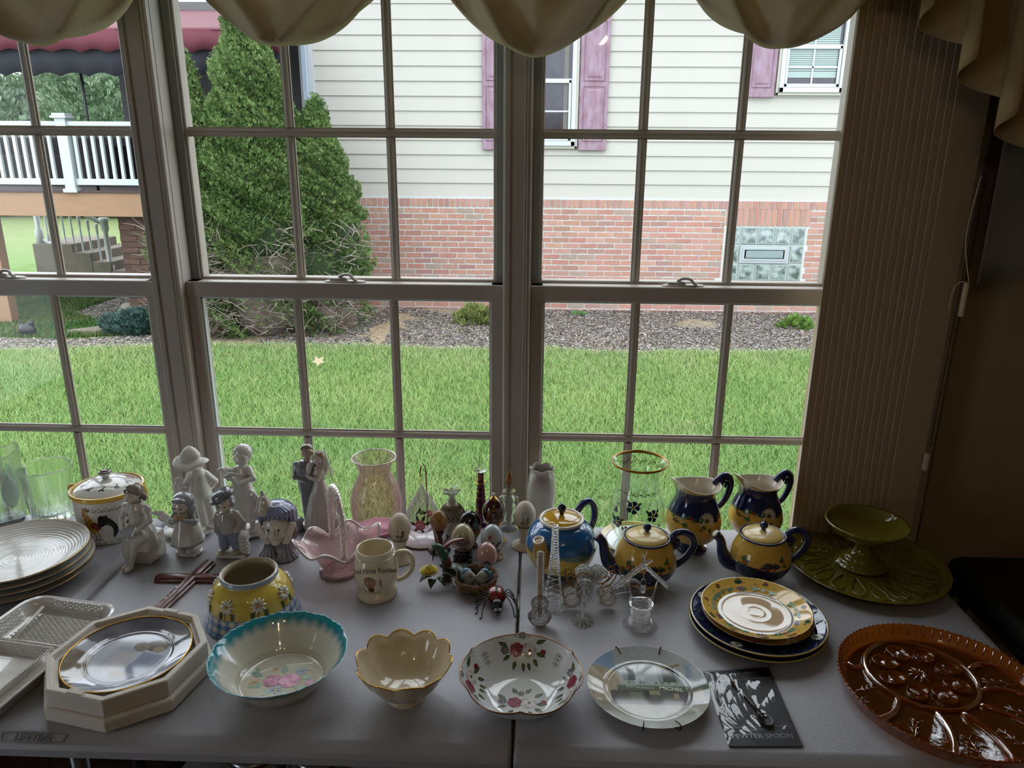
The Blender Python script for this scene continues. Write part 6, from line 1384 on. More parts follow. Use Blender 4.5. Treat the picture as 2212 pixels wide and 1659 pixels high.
def spray(P, k=1):
    for x, y, a, L, w in ((-.020, .006, 2.5, .014, .006), (-.018, -.006, 3.5, .014, .006), (-.006, .016, 2.0, .013, .007), (.006, .017, .9, .013, .006), (.018, .010, .6, .015, .006), (.020, -.002, -.1, .016, .006), (.018, -.010, -.7, .014, .006), (.002, -.016, -1.4, .014, .007), (-.010, -.014, -2.1, .014, .007), (.010, -.016, -1.0, .013, .006)): P.leaf(x*k, y*k, a, L*k, w*k, '3f5228'); P.leaf(x*k, y*k, a, L*k*.8, w*k*.4, '6a7a3f')
    P.rose(-.008*k, 0, .0098*k, '6a1428', '8f2740', 'a84858'); P.rose(.010*k, .0, .0105*k, 'b0a5a0', 'c8c2bc', 'd6d2cc'); P.dot(.011*k, 0, .0022*k, '4a2a20'); P.daisy(-.024*k, .002*k, .006*k, 8, '4a3450', 'a89a60'); P.dot(.030*k, .001*k, .0042*k, '8a1a2a'); P.daisy(0, .017*k, .005*k, 7, '5a4460', 'a89a60')
def bowlmap(th, s0):
    R = fs_.rad(s0); return lambda u, v, off: fs_.at(th-u/R, s0-v, off)
for th in (90, 182, -4): P = Paint(bowlmap(math.radians(th), .026)); spray(P, 1.25); P.obj('rose_spray', t)
P = Paint(lambda u, v, off: Vector((u, v-.018, .0086+off))); P.f = lambda u, v, off: Vector((u, v-.012, float(np.interp(math.hypot(u, v-.012), [p[0] for p in FI[::-1]], [p[1] for p in FI[::-1]]))+off)); spray(P, 1.25); P.obj('rose_spray', t)
for th in (137, 43, -48, -132):
    P = Paint(bowlmap(math.radians(th), .028)); P.vine([(0, -.012), (0, .014)], .0009, '5a4a34')
    for s in (-1, 1):
        for y in (-.006, .002, .009): P.vine([(0, y), (s*.004, y+.003), (s*.006, y+.001), (s*.005, y-.002)], .0009, '5a4a34')
    P.obj('scroll_motif', t)
# ---------------------------------------------------------------- foam tray with collector plate
foam = mat('white_foam', 'e2dbd0', .85, noise=.12, nscale=30, bump=.5, bscale=700)
t = T('foam_packing_tray', 'white octagonal foam packing tray holding a picture plate', 'tray', -.682, 1.052, -12)
def octo(w, h, c): return [(w-c, -h), (w, -h+c), (w, h-c), (w-c, h), (-w+c, h), (-w, h-c), (-w, -h+c), (-w+c, -h)]
def octring(rs, name):
    g = G(); n = 8; vs = []; 
    for (w, h, c, z) in rs: vs += [(x, y, z) for x, y in octo(w, h, c)]
    fs = [(k*n+i, k*n+(i+1) % n, k*n+n+(i+1) % n, k*n+n+i) for k in range(len(rs)-1) for i in range(n)]
    fs += [tuple(range(n-1, -1, -1)), tuple(range((len(rs)-1)*n, len(rs)*n))]; g.add(vs, fs); return g
octring([(.119, .119, .066, .001), (.124, .124, .068, .004), (.124, .124, .068, .019), (.121, .121, .067, .0215)], 'a').obj('foam_base', foam, t, False, bevel=.0015)
octring([(.117, .117, .066, .022), (.118, .118, .066, .046), (.1165, .1165, .0655, .048), (.108, .108, .061, .048), (.106, .106, .060, .040), (.101, .101, .057, .040), (.098, .098, .055, .026), (.06, .06, .03, .0255)], 'b').obj('foam_insert', foam, t, False, bevel=.001)
for x, y in ((.0, .112), (.0, -.112)): G().cbox(x-.014, x+.014, y-.005, y+.005, .0478, .0505, .001).obj('foam_tab', foam, t, False)
t.scale = (1, 1, 1.22)
cp = T('collector_plate', 'gold rimmed picture plate in muted blue greys lying in the foam tray', 'plate', -.682, 1.052, -12, None, TZ+.0372)
CP = spline([(.058, 0), (.062, .0005), (.066, .004), (.085, .009), (.100, .0145)], 5); CI = [(.1012, .0152)]
for k in range(70): r = .1005*(1-k/70)+.0004; CI.append((r, .0045+(.0105*((r-.066)/.0345)**1.3 if r > .066 else 0)+(.0012*math.exp(-((r-.068)/.002)**2))))
def pic(x, y, z):
    x0, y0 = x/.1, y/.1; r = math.hypot(x0, y0); n = float(vnoise(np.array(x0+5), np.array(y0+5), 5, 71)); n2 = float(vnoise(np.array(x0*1+3), np.array(y0+2), 14, 72))
    c = [.36+.2*n, .38+.2*n, .46+.2*n]
    if y0 > .15 and r > .64: c = [.10+.12*n, .10+.11*n, .12+.12*n]
    if x0 < -.3 and y0 < -.1 and r > .62: c = [.20+.10*n2, .17+.08*n2, .13+.06*n2]
    if math.hypot(x0-.28, (y0-.38)*1.3) < .17+.05*n: c = [.14, .11, .10]
    if math.hypot(x0-.36, (y0-.30)*1.2) < .10: c = [.34, .25, .19]
    if math.hypot(x0-.02, (y0-.28)*1.2) < .12+.04*n: c = [.22, .17, .15]
    if .15 < x0 < .55 and -.35 < y0 < .18: c = [.22+.1*n, .26+.1*n, .36+.1*n]
    if -.3 < x0 < .12 and -.4 < y0 < .12: c = [.46+.1*n, .44+.1*n, .46+.1*n]
    if math.hypot((x0-.12), (y0+.42)*1.6) < .16: c = [.42, .35, .27]
    return c
G().lathe(CP+CI, 180).obj('plate_body', mat('ware_painted_gloss', (.8, .8, .7), .08, coat=.8, attr=True), cp, paintfn=pic)
G().tube([(.1008*cos(a*pi/60), .1008*sin(a*pi/60), .0156) for a in range(120)], .0011, 6, closed=True).obj('gilt_rim', gold, cp)

# ---------------------------------------------------------------- basket weave divided tray
t = T('divided_tray', 'white ceramic divided tray moulded like basket weave at the left edge', 'tray', -.905, 1.075, -9)
wv = mat('white_basket_china', 'dedad5', .10, coat=.7)
TWx, TWy = .098, .158
def traybody():
    g = G(); rs = [(.078, .138, .03, .001), (.084, .144, .03, .004), (.093, .153, .034, .026), (.099, .159, .036, .030), (.0985, .1585, .036, .0325), (.0935, .1535, .034, .031), (.086, .146, .03, .010), (.080, .140, .03, .0065)]
    vs = []; n = 24
    for (w, h, r, z) in rs:
        for cx_, cy_, a in ((w-r, h-r, 0), (-w+r, h-r, 90), (-w+r, -h+r, 180), (w-r, -h+r, 270)):
            for k in range(6): q = math.radians(a+18*k); vs.append((cx_+r*cos(q), cy_+r*sin(q), z))
    fs = [(k*n+i, k*n+(i+1) % n, k*n+n+(i+1) % n, k*n+n+i) for k in range(7) for i in range(n)]+[tuple(range(n-1, -1, -1)), tuple(range(7*n, 8*n))]
    return g.add(vs, fs)
traybody().obj('tray_body', wv, t, sharp=50)
def weave(name, f, nu, nv, su, sv):
    g = G()
    for i in range(nu):
        for j in range(nv):
            u0, v0 = (i+.5*(j % 2))*su, j*sv
            if u0+su > nu*su+.001: continue
            p = [f(u0+su*.5+su*.48*cos(q)*.98, v0+sv*.5+sv*.42*sin(q), .0004) for q in [k*pi/4 for k in range(8)]]+[f(u0+su*.5+su*.2*s, v0+sv*.5, .0022) for s in (-1, 1)]
            g.add(p, [(0, 1, 2, 9), (2, 3, 4, 8), (4, 5, 6, 8), (6, 7, 0, 9), (2, 8, 9), (6, 9, 8)])
    return g.obj(name, wv, t, kind='stuff')
def wall_map(x0, y0, dx, dy, nx, ny, zb=.008, zt=.030, d=.009):   # inner slope starting at (x0,y0) running (dx,dy); (nx,ny) points outwards
    return lambda u, v, o: (x0+dx*u+nx*(v/(zt-zb)*d-o*.9), y0+dy*u+ny*(v/(zt-zb)*d-o*.9), zb+v+o*.4)
weave('woven_wall', wall_map(-.062, .1405, 1, 0, 0, 1), 9, 7, .0135, .0031)
weave('woven_wall', wall_map(.0805, .118, 0, -1, 1, 0), 18, 7, .0130, .0031)
weave('woven_wall', wall_map(-.0805, -.118, 0, 1, -1, 0), 18, 7, .0130, .0031)
weave('woven_base', lambda u, v, o: (-.070+u, .045+v, .0066+o), 10, 20, .0135, .0043)
# raised inner square dish in the middle, with rope edge
ids = G(); rs = [(.050, .006), (.058, .022), (.061, .026), (.0575, .0255), (.050, .011), (.046, .0095)]; vs = []
for w, z in rs: vs += [(x, y-.035, z) for x, y in [(w-.008, -w), (w, -w+.008), (w, w-.008), (w-.008, w), (-w+.008, w), (-w, w-.008), (-w, -w+.008), (-w+.008, -w)]]
ids.add(vs, [(k*8+i, k*8+(i+1) % 8, k*8+8+(i+1) % 8, k*8+8+i) for k in range(5) for i in range(8)]+[tuple(range(40, 48))]); ids.obj('inner_dish', wv, t, sharp=50)
rp = G(); q = .059
for i in range(104):
    s = i/26; e = int(s) % 4; f_ = (s % 1)*2-1; x, y = ((q*f_, -q), (q, q*f_), (-q*f_, q), (-q, -q*f_))[e]; rp.ell((x, y-.035, .0265), (.0031, .0019, .0021), 8, 5, (0, 0, (e*pi/2)+.7))
rp.obj('rope_edge', wv, t, kind='stuff')
rb = G()
for i in range(8):
    for j in range(4):
        for s in (-1, 1): rb.ell((-.044+.0125*i+(.006 if j % 2 else 0), -.035+s*(.0500+.0022*j), .0115+.0036*j), (.0058, .0011, .0017), 8, 5); rb.ell((s*(.0500+.0022*j), -.035-.044+.0125*i+(.006 if j % 2 else 0), .0115+.0036*j), (.0011, .0058, .0017), 8, 5)
rb.obj('woven_dish_wall', wv, t, kind='stuff')
G().tube([(-.078, .045, .012), (0, .045, .014), (.078, .045, .012)], .0032, 8).tube([(-.045, .046, .014), (-.062, .138, .020)], .0034, 8).obj('divider_ridge', wv, t)

# ---------------------------------------------------------------- wooden cross
t = T('wooden_cross', 'carved dark red wooden cross lying flat on the table', 'cross', -.722, 1.345, 0)
cwm = mat('cherry_wood', '5f211b', .32, coat=.3, noise=.5, nscale=14, ncol='431410', stretch=(1, 1, .3)); 
def bar(g, p0, p1, w, h):
    d = Vector((p1[0]-p0[0], p1[1]-p0[1], 0)); L = d.length; d.normalize(); n = Vector((-d.y, d.x, 0))
    prof = [(-w/2, .0005), (-w/2, h*.45), (-w*.36, h*.55), (-w*.34, h*.8), (-w*.15, h), (w*.15, h), (w*.34, h*.8), (w*.36, h*.55), (w/2, h*.45), (w/2, .0005)]; vs = []
    for s, k in ((0, .75), (.006, 1), (L-.006, 1), (L, .75)):
        for a, b in prof: q = Vector((p0[0], p0[1], 0))+d*s+n*a*k; vs.append((q.x, q.y, b*(k if k < 1 else 1)))
    m = len(prof); g.add(vs, [(j*m+i, j*m+(i+1) % m, j*m+m+(i+1) % m, j*m+m+i) for j in range(3) for i in range(m)]+[tuple(range(m-1, -1, -1)), tuple(range(3*m, 4*m))])
g = G(); bar(g, (-.014, -.150), (.018, .082), .028, .013); g.obj('upright', cwm, t, sharp=30)
g = G(); bar(g, (-.070, .012), (.078, .016), .027, .013); g.obj('crossbar', cwm, t, sharp=30)
P = Paint(lambda u, v, off: Vector((.0075+u+v*.138-.002, v+.012, .0133+off)))
for k in range(12): a = pi*2*k/12; P.vine([(0, 0), (.010*cos(a), .012*sin(a)), (.014*cos(a+.2), .017*sin(a+.2))], .0005, 'a87a5a')
for y in (-.05, -.09, -.12, .04): P.leaf(0, y, 1.2, .010, .004, '8a5a30'); P.leaf(0, y, 2.2, .009, .003, '9a6a3a'); P.vine([(-.005, y-.01), (.003, y), (-.003, y+.012)], .0006, 'a8703a')
P.dot(.001, -.075, .002, '5a8a7a'); P.obj('engraved_design', t)

# ---------------------------------------------------------------- restaurant plate on a wire hanger
t = T('picture_plate', 'decorative plate picturing a corner restaurant, held by a wire hanger', 'plate', .2005, 1.045, 0)
PPo = spline([(.060, .006), (.064, .0062), (.070, .010), (.088, .0155), (.1005, .021)], 5); PPi = [(.1015, .0218)]
for k in range(80): r = .1008*(1-k/80)+.0004; PPi.append((r, .0100+(.0115*((r-.068)/.033)**1.1 if r > .068 else 0)+.0011*math.exp(-((r-.070)/.0022)**2)))
ppz = lambda r: float(np.interp(r, [p[0] for p in PPi[::-1]], [p[1] for p in PPi[::-1]]))
def street(x, y, z):
    u, v = x/.1, y/.1; r = math.hypot(u, v)
    n = float(vnoise(np.array(u+7), np.array(v+7), 9, 91)); n2 = float(vnoise(np.array(u*4+7), np.array(v*.6+7), 9, 92))
    c = [.46+.06*n, .50+.05*n, .50+.05*n]
    if u < -.42-.12*v:
        c = [.42+.1*n2, .35+.1*n2, .24+.08*n2]
        if v > .48: c = [.30, .42, .58]
        elif int((v+2)*9) % 3 == 0 and int((u+2)*14) % 3 == 0: c = [.55, .48, .36]
    if -.36 < v < -.02 and u > -.62: c = [.10+.05*n, .10+.05*n, .09+.04*n]
    if -.02 < v < .10 and u > -.5: c = [.15, .17, .14]
    if v < -.36: c = [.34+.08*n, .33+.07*n, .27+.06*n]
    if v < -.62: c = [.50, .52, .48]
    if v < -.70: c = [.60, .62, .56]
    if .10 < v < .14 and u > -.5: c = [.35, .42, .42]
    for (a, b, c0, d, col) in ((-.30, -.17, .22, .52, (.10, .11, .12)), (.30, .52, .20, .56, (.07, .07, .06)), (-.38, -.30, .22, .52, (.30, .34, .38)), (.22, .30, .20, .56, (.30, .34, .38)), (.52, .58, .20, .5, (.30, .34, .38)), (.70, .80, .28, .56, (.32, .40, .50)), (.22, .62, .56, .60, (.30, .26, .12)), (-.30, -.10, -.28, -.06, (.20, .22, .16)), (.0, .2, -.12, -.02, (.34, .32, .20)), (.42, .52, -.20, -.08, (.38, .33, .18)), (-.06, .02, -.34, -.02, (.07, .06, .05)), (.5, .62, -.35, -.03, (.14, .13, .15)), (.72, .9, -.30, .0, (.34, .26, .18))):
        if a < u < b and c0 < v < d: c = list(col)
    if u > -.4 and v > .14 and (v*17) % 1 < .10: c = [q*.72 for q in c]
    if -.32 < u < .62 and .15 < v < .20 and n2 > .5: c = [.16, .22, .13]
    return c
G().lathe(PPo+PPi, 220).obj('plate_body', mat('ware_painted_gloss', (.8, .8, .7), .08, coat=.8, attr=True), t, paintfn=street)
pm = lambda u, v, off: Vector((u, v, ppz(math.hypot(u, v))+off+.0005))
g = G(); rot = -.10
def pt_(u0, v0): return lambda u, v, w: pm(u0+u*cos(rot)-v*sin(rot), v0+u*sin(rot)+v*cos(rot), .0001)
text_geo('RESTAURANT', .0078, g, pt_(-.012, .0045), 'b9c2b0'); text_geo('MICHEL', .0115, g, pt_(.040, .0025), 'c9cfae', bold=True)
g.obj('painted_sign', mat('enamel_paint', (.8, .8, .8), rough=.25, coat=.4, attr=True), t, False)
wire = mat('dark_wire', '2a2624', .35, metal=.8)
for a, b in ((-.42, .9), (.34, .9), (-.20, -.93), (.34, -.90)):
    x, y = a*.1, b*.1; k = math.hypot(a, b); ux, uy = a/k, b/k
    G().tube(spline([(ux*.087, uy*.087, .0195), (ux*.099, uy*.099, .0245), (ux*.1045, uy*.1045, .022), (ux*.098, uy*.098, .012), (ux*.06, uy*.06, .0035)], 5), .0010, 6).obj('hanger_hook', wire, t)
G().tube([(-.02, -.06, .003), (.03, .056, .003)], .0012, 6).tube([(.03, -.056, .003), (-.02, .06, .003)], .0012, 6).obj('hanger_wire', wire, t)

# ---------------------------------------------------------------- pewter spoon in its packet
c = [atz(*p, TZ+.003)[:2] for p in ((1520, 1452), (1660, 1441), (1735, 1612), (1576, 1612))]
pc = sum(c)/4; t = T('spoon_packet', 'black souvenir card with a pewter spoon inside a crinkled clear sleeve', 'packet', pc[0], pc[1], 0)
q = [(p[0]-pc[0], p[1]-pc[1]) for p in c]
def bl_(u, v): # u 0..1 left-right, v 0..1 bottom-top
    b = [q[3][i]*(1-u)+q[2][i]*u for i in (0, 1)]; tp_ = [q[0][i]*(1-u)+q[1][i]*u for i in (0, 1)]; return (b[0]*(1-v)+tp_[0]*v, b[1]*(1-v)+tp_[1]*v)
G().prism([q[3], q[2], q[1], q[0]], .0006, .0030).obj('card', mat('black_card', '17181c', .45, noise=.35, nscale=30, ncol='2a2d36'), t, False)
g = G(); cm_ = lambda u0, v0: (lambda u, v, w: (*bl_(u0+u/.118, v0+v/.18), .0034))
text_geo('PEWTER SPOON', .0135, g, cm_(.50, .115), 'b4bac4'); text_geo('COLLECTIBLE', .0055, g, cm_(.46, .195), 'a0a6b0'); text_geo('STATUE OF LIBERTY', .0088, g, cm_(.5, .935), 'a0a6b0'); text_geo('NEW YORK, NY', .005, g, cm_(.5, .885), '8a909c')
for v in (.225, .85): g.add([(*bl_(.02, v), .0033), (*bl_(.98, v), .0033), (*bl_(.98, v+.005), .0033), (*bl_(.02, v+.005), .0033)], [(0, 1, 2, 3)], '9aa0ac')
g.obj('card_lettering', mat('enamel_paint', (.8, .8, .8), rough=.25, coat=.4, attr=True), t, False)
pw = mat('pewter', '5a5854', .3, metal=.9)
G().tube([(*bl_(.38, .80), .0060), (*bl_(.44, .68), .0062), (*bl_(.52, .50), .0060), (*bl_(.60, .36), .0058)], [.0050, .0030, .0018, .0028], 10, flat=.5).obj('spoon_handle', pw, t)
b0 = bl_(.62, .29); G().lathe([(.001, .0036), (.008, .0044), (.0115, .0078), (.0108, .0082), (.007, .0056), (.001, .0048)], 28, lambda a, r, z: (r*(1+.28*abs(sin(a-1.9+pi/2))), z), c=(b0[0], b0[1], 0)).obj('spoon_bowl', mat('dark_spoon_bowl', '16171a', .25, metal=.5), t)
G().ell((*bl_(.38, .80), .0075), (.0035, .0035, .002), 10, 6).obj('spoon_finial', mat('copper_dot', '8a5a3a', .3, metal=1), t)
def slv(u, v):
    x, y = bl_(-.02+1.04*u, -.015+1.03*v+(.10*max(0, u-.55)*(v > .98)))
    e = min(u, 1-u, v, 1-v)*9; k = min(1, e); w = max(0, 1-u*1.25)
    z = .0042+k*(.0012+.0065*w*abs(sin(6*u+3*v+1.5*sin(4*v)))+.0026*w*abs(sin(19*u+9*v+3+2*sin(5*v)))+.0010*abs(sin(9*v-7*u)))
    return (x, y, z)
G().grid(slv, 60, 90).obj('clear_sleeve', thinglass('cellophane', 'f2f2f4', .40), t)

# ---------------------------------------------------------------- Provencal ware
ocb = (.80, .50, .10); cob = (.012, .020, .095)
ware = mat('ware_painted_gloss', (.8, .8, .7), .08, coat=.8, attr=True)
def ochre(x, y, z, k=1.0):
    n = float(vnoise(np.array(x*1.0+3), np.array(y+z+3), 60, 5)); s = .92+.12*n
    return [ocb[0]*s*k, ocb[1]*s*k, ocb[2]*s*k]
cobm = mat('cobalt_glaze', '161d4c', .10, coat=.8, noise=.25, nscale=25, ncol='202c66'); crl = mat('pale_yellow_lid', 'dcc078', .25, coat=.4); inn = mat('white_inner_glaze', 'ddd4c4', .15, coat=.6)
GRN, RED, NVY, WHT, BLK_ = '3f6f40', 'a8302a', '141c3a', 'dcd6c8', '221c1a'
def vinelet(P, x, y, s=1, d=1):
    P.vine([(x, y), (x+.008*s*d, y+.006*s), (x+.014*s*d, y+.003*s), (x+.012*s*d, y-.001*s)], .0008, 'a8552a')
    for k, (a, b) in enumerate(((.004, .007), (.011, .010), (.016, -.001))): P.leaf(x+a*s*d, y+b*s, .6+1.3*k, .009*s, .006*s, GRN); P.leaf(x+a*s*d, y+b*s, 1.7+1.3*k, .007*s, .004*s, GRN)
def redf(P, x, y, s=1):
    for k in range(5): P.dot(x+.0026*s*cos(k*1.256), y+.0026*s*sin(k*1.256), .0015*s, RED, 6)
def fan(P, x, y, a, r, col, ctr=RED, n=7, span=2.2):
    for k in range(n): q = a-span/2+span*k/(n-1); P.petal(x, y, q, r, r*.26, col, r*.16)
    P.dot(x, y, r*.2, ctr, 8)
def speck(P, x0, x1, y0, y1, n, seed=0):
    r = random.Random(seed)
    for _ in range(n): P.dot(r.uniform(x0, x1), r.uniform(y0, y1), r.uniform(.0004, .0008), '5a2a1a', 5)
def teapot(label, x, y, s, seed, rz=0, kh=1.0):
    t = T('teapot', label, 'teapot', x, y, rz, 'yellow and cobalt teapots')
    prof = [(.034, 0), (.036, .002), (.034, .007), (.045, .014), (.059, .030), (.064, .048), (.060, .070), (.051, .090), (.046, .100)]
    prof = [(a*s, b*s) for a, b in prof]; p = spline(prof, 8)
    def pf(X, Y, Z):
        if Z > .0985*s: return cob
        if Z < .008*s: return ochre(X, Y, Z)
        a = math.atan2(Y, X); e = .052*s+.003*s*sin(3*a+seed)
        return cob if Z < e else ochre(X, Y, Z)
    d = []
    for a, b in zip(p, p[1:]):
        n = max(1, int(math.hypot(b[0]-a[0], b[1]-a[1])/.0022)); d += [(a[0]+(b[0]-a[0])*k/n, a[1]+(b[1]-a[1])*k/n) for k in range(n)]
    d += [p[-1], (.0478*s, .1015*s), (.047*s, .1035*s), (.044*s, .1025*s), (.042*s, .096*s), (.001, .092*s)]
    G().lathe(d, 128).obj('teapot_body', ware, t, paintfn=pf)
    G().tube([(.0468*s*cos(k*pi/32), .0468*s*sin(k*pi/32), .1025*s) for k in range(64)], .0020*s, 8, closed=True).obj('rim_band', cobm, t)
    ld = G().lathe([(.0415*s, .1015*s)]+spline([(.0425*s, .1040*s), (.036*s, .1085*s), (.022*s, .1125*s), (.008*s, .1140*s), (.001, .1142*s)], 4), 56).obj('lid', crl, t)
    G().lathe([(.0045*s, .1135*s), (.0048*s, .1165*s)]+[(.0085*s*cos(q), (.1235+.0085*sin(q))*s) for q in [-1.0+.25*k for k in range(11)]]+[(.0005, .132*s)], 24).obj('lid_knob', cobm, ld)
    G().tube(spline([(-.046*s, 0, .034*s), (-.070*s, 0, .040*s), (-.082*s, 0, .062*s), (-.088*s, 0, .088*s), (-.101*s, 0, .104*s)], 6), [s*v for v in np.interp(np.linspace(0, 1, 25), [0, .3, .6, .85, 1], [.021, .0155, .0105, .009, .0105])], 16).obj('spout', cobm, t)
    G().ell((-.1015*s, 0, .1046*s), (.0085*s, .0085*s, .0022*s), 16, 6, (0, -.85, 0)).obj('spout_mouth', inn, t)
    G().tube(spline([(.047*s, 0, .090*s), (.054*s, 0, .080*s), (.063*s, 0, .084*s), (.061*s, 0, .093*s), (.052*s, 0, .098*s), (.060*s, 0, .110*s), (.078*s, 0, .112*s), (.094*s, 0, .100*s), (.097*s, 0, .080*s), (.086*s, 0, .058*s), (.070*s, 0, .042*s), (.060*s, 0, .036*s)], 6), .0072*s, 12).obj('handle', cobm, t)
    sf = Surf(p); zs0 = lambda h: next(sf.s[i] for i in range(len(p)) if p[i][1] > h*s)
    P = Paint(on(sf, fcam(x, y)-math.radians(rz), zs0(.064)))
    fan(P, .018*s, -.012*s, pi/2+.15, .017*s, '1c2434'); fan(P, .030*s, -.012*s, pi/2-.6, .016*s, '24402c', n=4, span=1.0)
    vinelet(P, -.040*s, -.008*s, s); vinelet(P, -.022*s, -.010*s, s, -1); redf(P, -.030*s, -.004*s, s*1.4); redf(P, -.002*s, -.012*s, s*.9); vinelet(P, .040*s, -.004*s, s*1.1); redf(P, .052*s, .004*s, s)
    for k in range(5): P.leaf(-.030*s+.005*k*s, -.014*s, 5.4, .010*s, .006*s, '2c4a2c')
    speck(P, -.055*s, .055*s, .004*s, .036*s, 26, seed); P.obj('flower_painting', t, .2)
    P = Paint(on(sf, fcam(x, y)-math.radians(rz), zs0(.036))); r = random.Random(seed)
    for k in range(9): P.leaf(r.uniform(-.04, .04)*s, r.uniform(-.004, .008)*s, r.uniform(0, 6), .009*s, .004*s, '26401f')
    for k in range(6): P.dot(.012*s+.0025*s*cos(k), -.004*s+.0025*s*sin(k), .0009*s, WHT, 5)
    P.obj('base_painting', t, .2); return t
teapot('yellow and cobalt teapot with painted flowers behind the glass well', .243, 1.398, 1.03, 1, 2)
teapot('yellow and cobalt teapot standing nearer the green egg platter', .492, 1.424, 1.0, 2, 2)
def pitcher(label, x, y, s, seed):
    t = T('pitcher', label, 'pitcher', x, y, 22, 'yellow and cobalt pitchers')
    pf0 = [(.032, 0), (.036, .001), (.035, .006), (.027, .012), (.027, .018), (.048, .032), (.060, .052), (.062, .072), (.056, .098), (.046, .122), (.043, .136), (.047, .150), (.0525, .160)]
    p = spline([(a*s, b*s) for a, b in pf0], 6)
    def lip(a, r, z):
        k = min(1, max(0, (z/s-.128)/.032)); f = max(0, cos(a-pi))**6; h = .35+.65*abs(cos(a)); return (r*(1+k*(.14*f+.17*abs(cos(a))**2-.07)), z+k*s*(.016*f-.010*max(0, cos(a))+.006*cos(2*a)))
    def pf(X, Y, Z):
        Z = Z/s
        if Z < .028: return cob
        r = math.hypot(X, Y)/s
        if Z > .100 and False: return cob
        a = math.atan2(Y, X); e = .093+.004*sin(2*a+1)
        if Z > .152+.002*cos(a*2): return [ocb[0]*.8, ocb[1]*.9, ocb[2]*1.5]
        return cob if Z > e else ochre(X, Y, Z)
    d = []
    for a, b in zip(p, p[1:]):
        n = max(1, int(math.hypot(b[0]-a[0], b[1]-a[1])/.0026)); d += [(a[0]+(b[0]-a[0])*k/n, a[1]+(b[1]-a[1])*k/n) for k in range(n)]
    d.append(p[-1]); G().lathe(d, 120, lip, cap1=False).obj('pitcher_body', ware, t, paintfn=pf)
    ip = [(.0528, .1602), (.0512, .1610), (.0490, .1590), (.0445, .148), (.0405, .136), (.043, .122), (.052, .098), (.056, .07), (.045, .035), (.001, .026)]
    G().lathe([(a*s, b*s) for a, b in spline(ip, 4)], 96, lip, cap0=False).obj('inner_glaze', inn, t)
    G().tube(spline([(.046*s, 0, .150*s), (.056*s, 0, .158*s), (.074*s, 0, .166*s), (.089*s, 0, .155*s), (.090*s, 0, .130*s), (.078*s, 0, .104*s), (.060*s, 0, .088*s)], 6), [s*v for v in np.interp(np.linspace(0, 1, 37), [0, .3, 1], [.0065, .0095, .0062])], 12).obj('handle', cobm, t)
    G().tube(spline([(.066*s, 0, .142*s), (.072*s, 0, .152*s), (.079*s, 0, .148*s), (.077*s, 0, .138*s)], 5), .0035*s, 8).obj('handle_curl', cobm, t)
    sf = Surf(p, lip); P = Paint(on(sf, fcam(x, y)-math.radians(22), .082*s))
    P.f = on(sf, fcam(x, y)-math.radians(22), next(sf.s[i] for i in range(len(sf.s)) if p[min(i, len(p)-1)][1] > .088*s))
    for k in range(13): P.petal(.032*s, .004*s, -.9+2*pi*k/13*.72+.3, .020*s, .0046*s, WHT, .005*s)
    P.dot(.032*s, .004*s, .0036*s, '5a2a1a')
    redf(P, -.040*s, -.002*s, 1.5*s); redf(P, -.004*s, .010*s, 1.2*s); redf(P, .018*s, -.014*s, 1.2*s); vinelet(P, -.030*s, -.004*s, 1.2*s); vinelet(P, .004*s, -.004*s, 1.2*s, -1); vinelet(P, .010*s, -.006*s, 1.1*s)
    for k in range(5): P.leaf(-.048*s+.003*k*s, .006*s-.002*k*s, 2+k, .009*s, .005*s, GRN)
    P.leaf(.036*s, -.010*s, -1.5, .014*s, .008*s, GRN); speck(P, -.05*s, .05*s, -.045*s, -.008*s, 24, seed); P.obj('flower_painting', t, .2); return t
pitcher('tall yellow and cobalt pitcher behind the left yellow teapot', .372, 1.545, 1.02, 3)
pitcher('tall yellow and cobalt pitcher closest to the blinds', .524, 1.582, .985, 4)

# stacked plates
def big(x, y, z):
    r = math.hypot(x, y); 
    if r > .1235: return [.48, .36, .10]
    if z < .004 or (r < .10 and z < .006): return [.45, .38, .22]
    return cob
BP = spline([(.070, 0), (.075, .001), (.100, .009), (.120, .0185)], 5)+[(.1265, .022), (.127, .0235), (.1255, .0245), (.1225, .0235)]+[( .122-.0012*k, .0225-(.0150*min(1, k/36))) for k in range(1, 50)]+[(.05, .0070), (.001, .0068)]
bpl = G().lathe(BP, 120).mesh('plate_body', ware, True, big)
cx0, cy0 = .435, 1.236
for k, (dx, dy, lab) in enumerate(((-.0015, -.003, 'cobalt plate with ochre rim at the very bottom of the yellow stack'), (.001, .002, 'cobalt plate painted with white daisies, second from the bottom of the yellow stack'))):
    t = T('dinner_plate', lab, 'plate', cx0+dx, cy0+dy, 0, 'yellow and cobalt plates in the stack', TZ+.0005+.0085*k); link('plate_body', bpl, t)
    if k == 1:
        P = Paint(lambda u, v, off: Vector((u, v, float(np.interp(math.hypot(u, v), [.001, .05, .068, .122, .1235], [.0068, .007, .0077, .0225, .0234]))+.0005+off)))
        for a in (-35, -125, 55, 145):
            q = math.radians(a); P.daisy(.109*cos(q), .109*sin(q), .0115, 13, WHT, '3a3020', w=.0032)
            for b in (-28, 28, 42): w = math.radians(a+b); vx, vy = .111*cos(w), .111*sin(w); [P.leaf(vx, vy, w+d, .010, .005, '26503a') for d in (.4, 2.0, 3.6)]
        for k2 in range(12): q = k2*.52; P.dot(.113*cos(q), .113*sin(q), .001, WHT, 5)
        P.obj('daisy_painting', t, .2)
def sm(x, y, z):
    r = math.hypot(x, y)
    if r > .1015 or z < .0105 and r > .085: return cob
    if .064 < r < .0695 and z < .012: return [.50, .50, .46]
    if r <= .064: return [.66, .48, .30]
    return ochre(x, y, z)
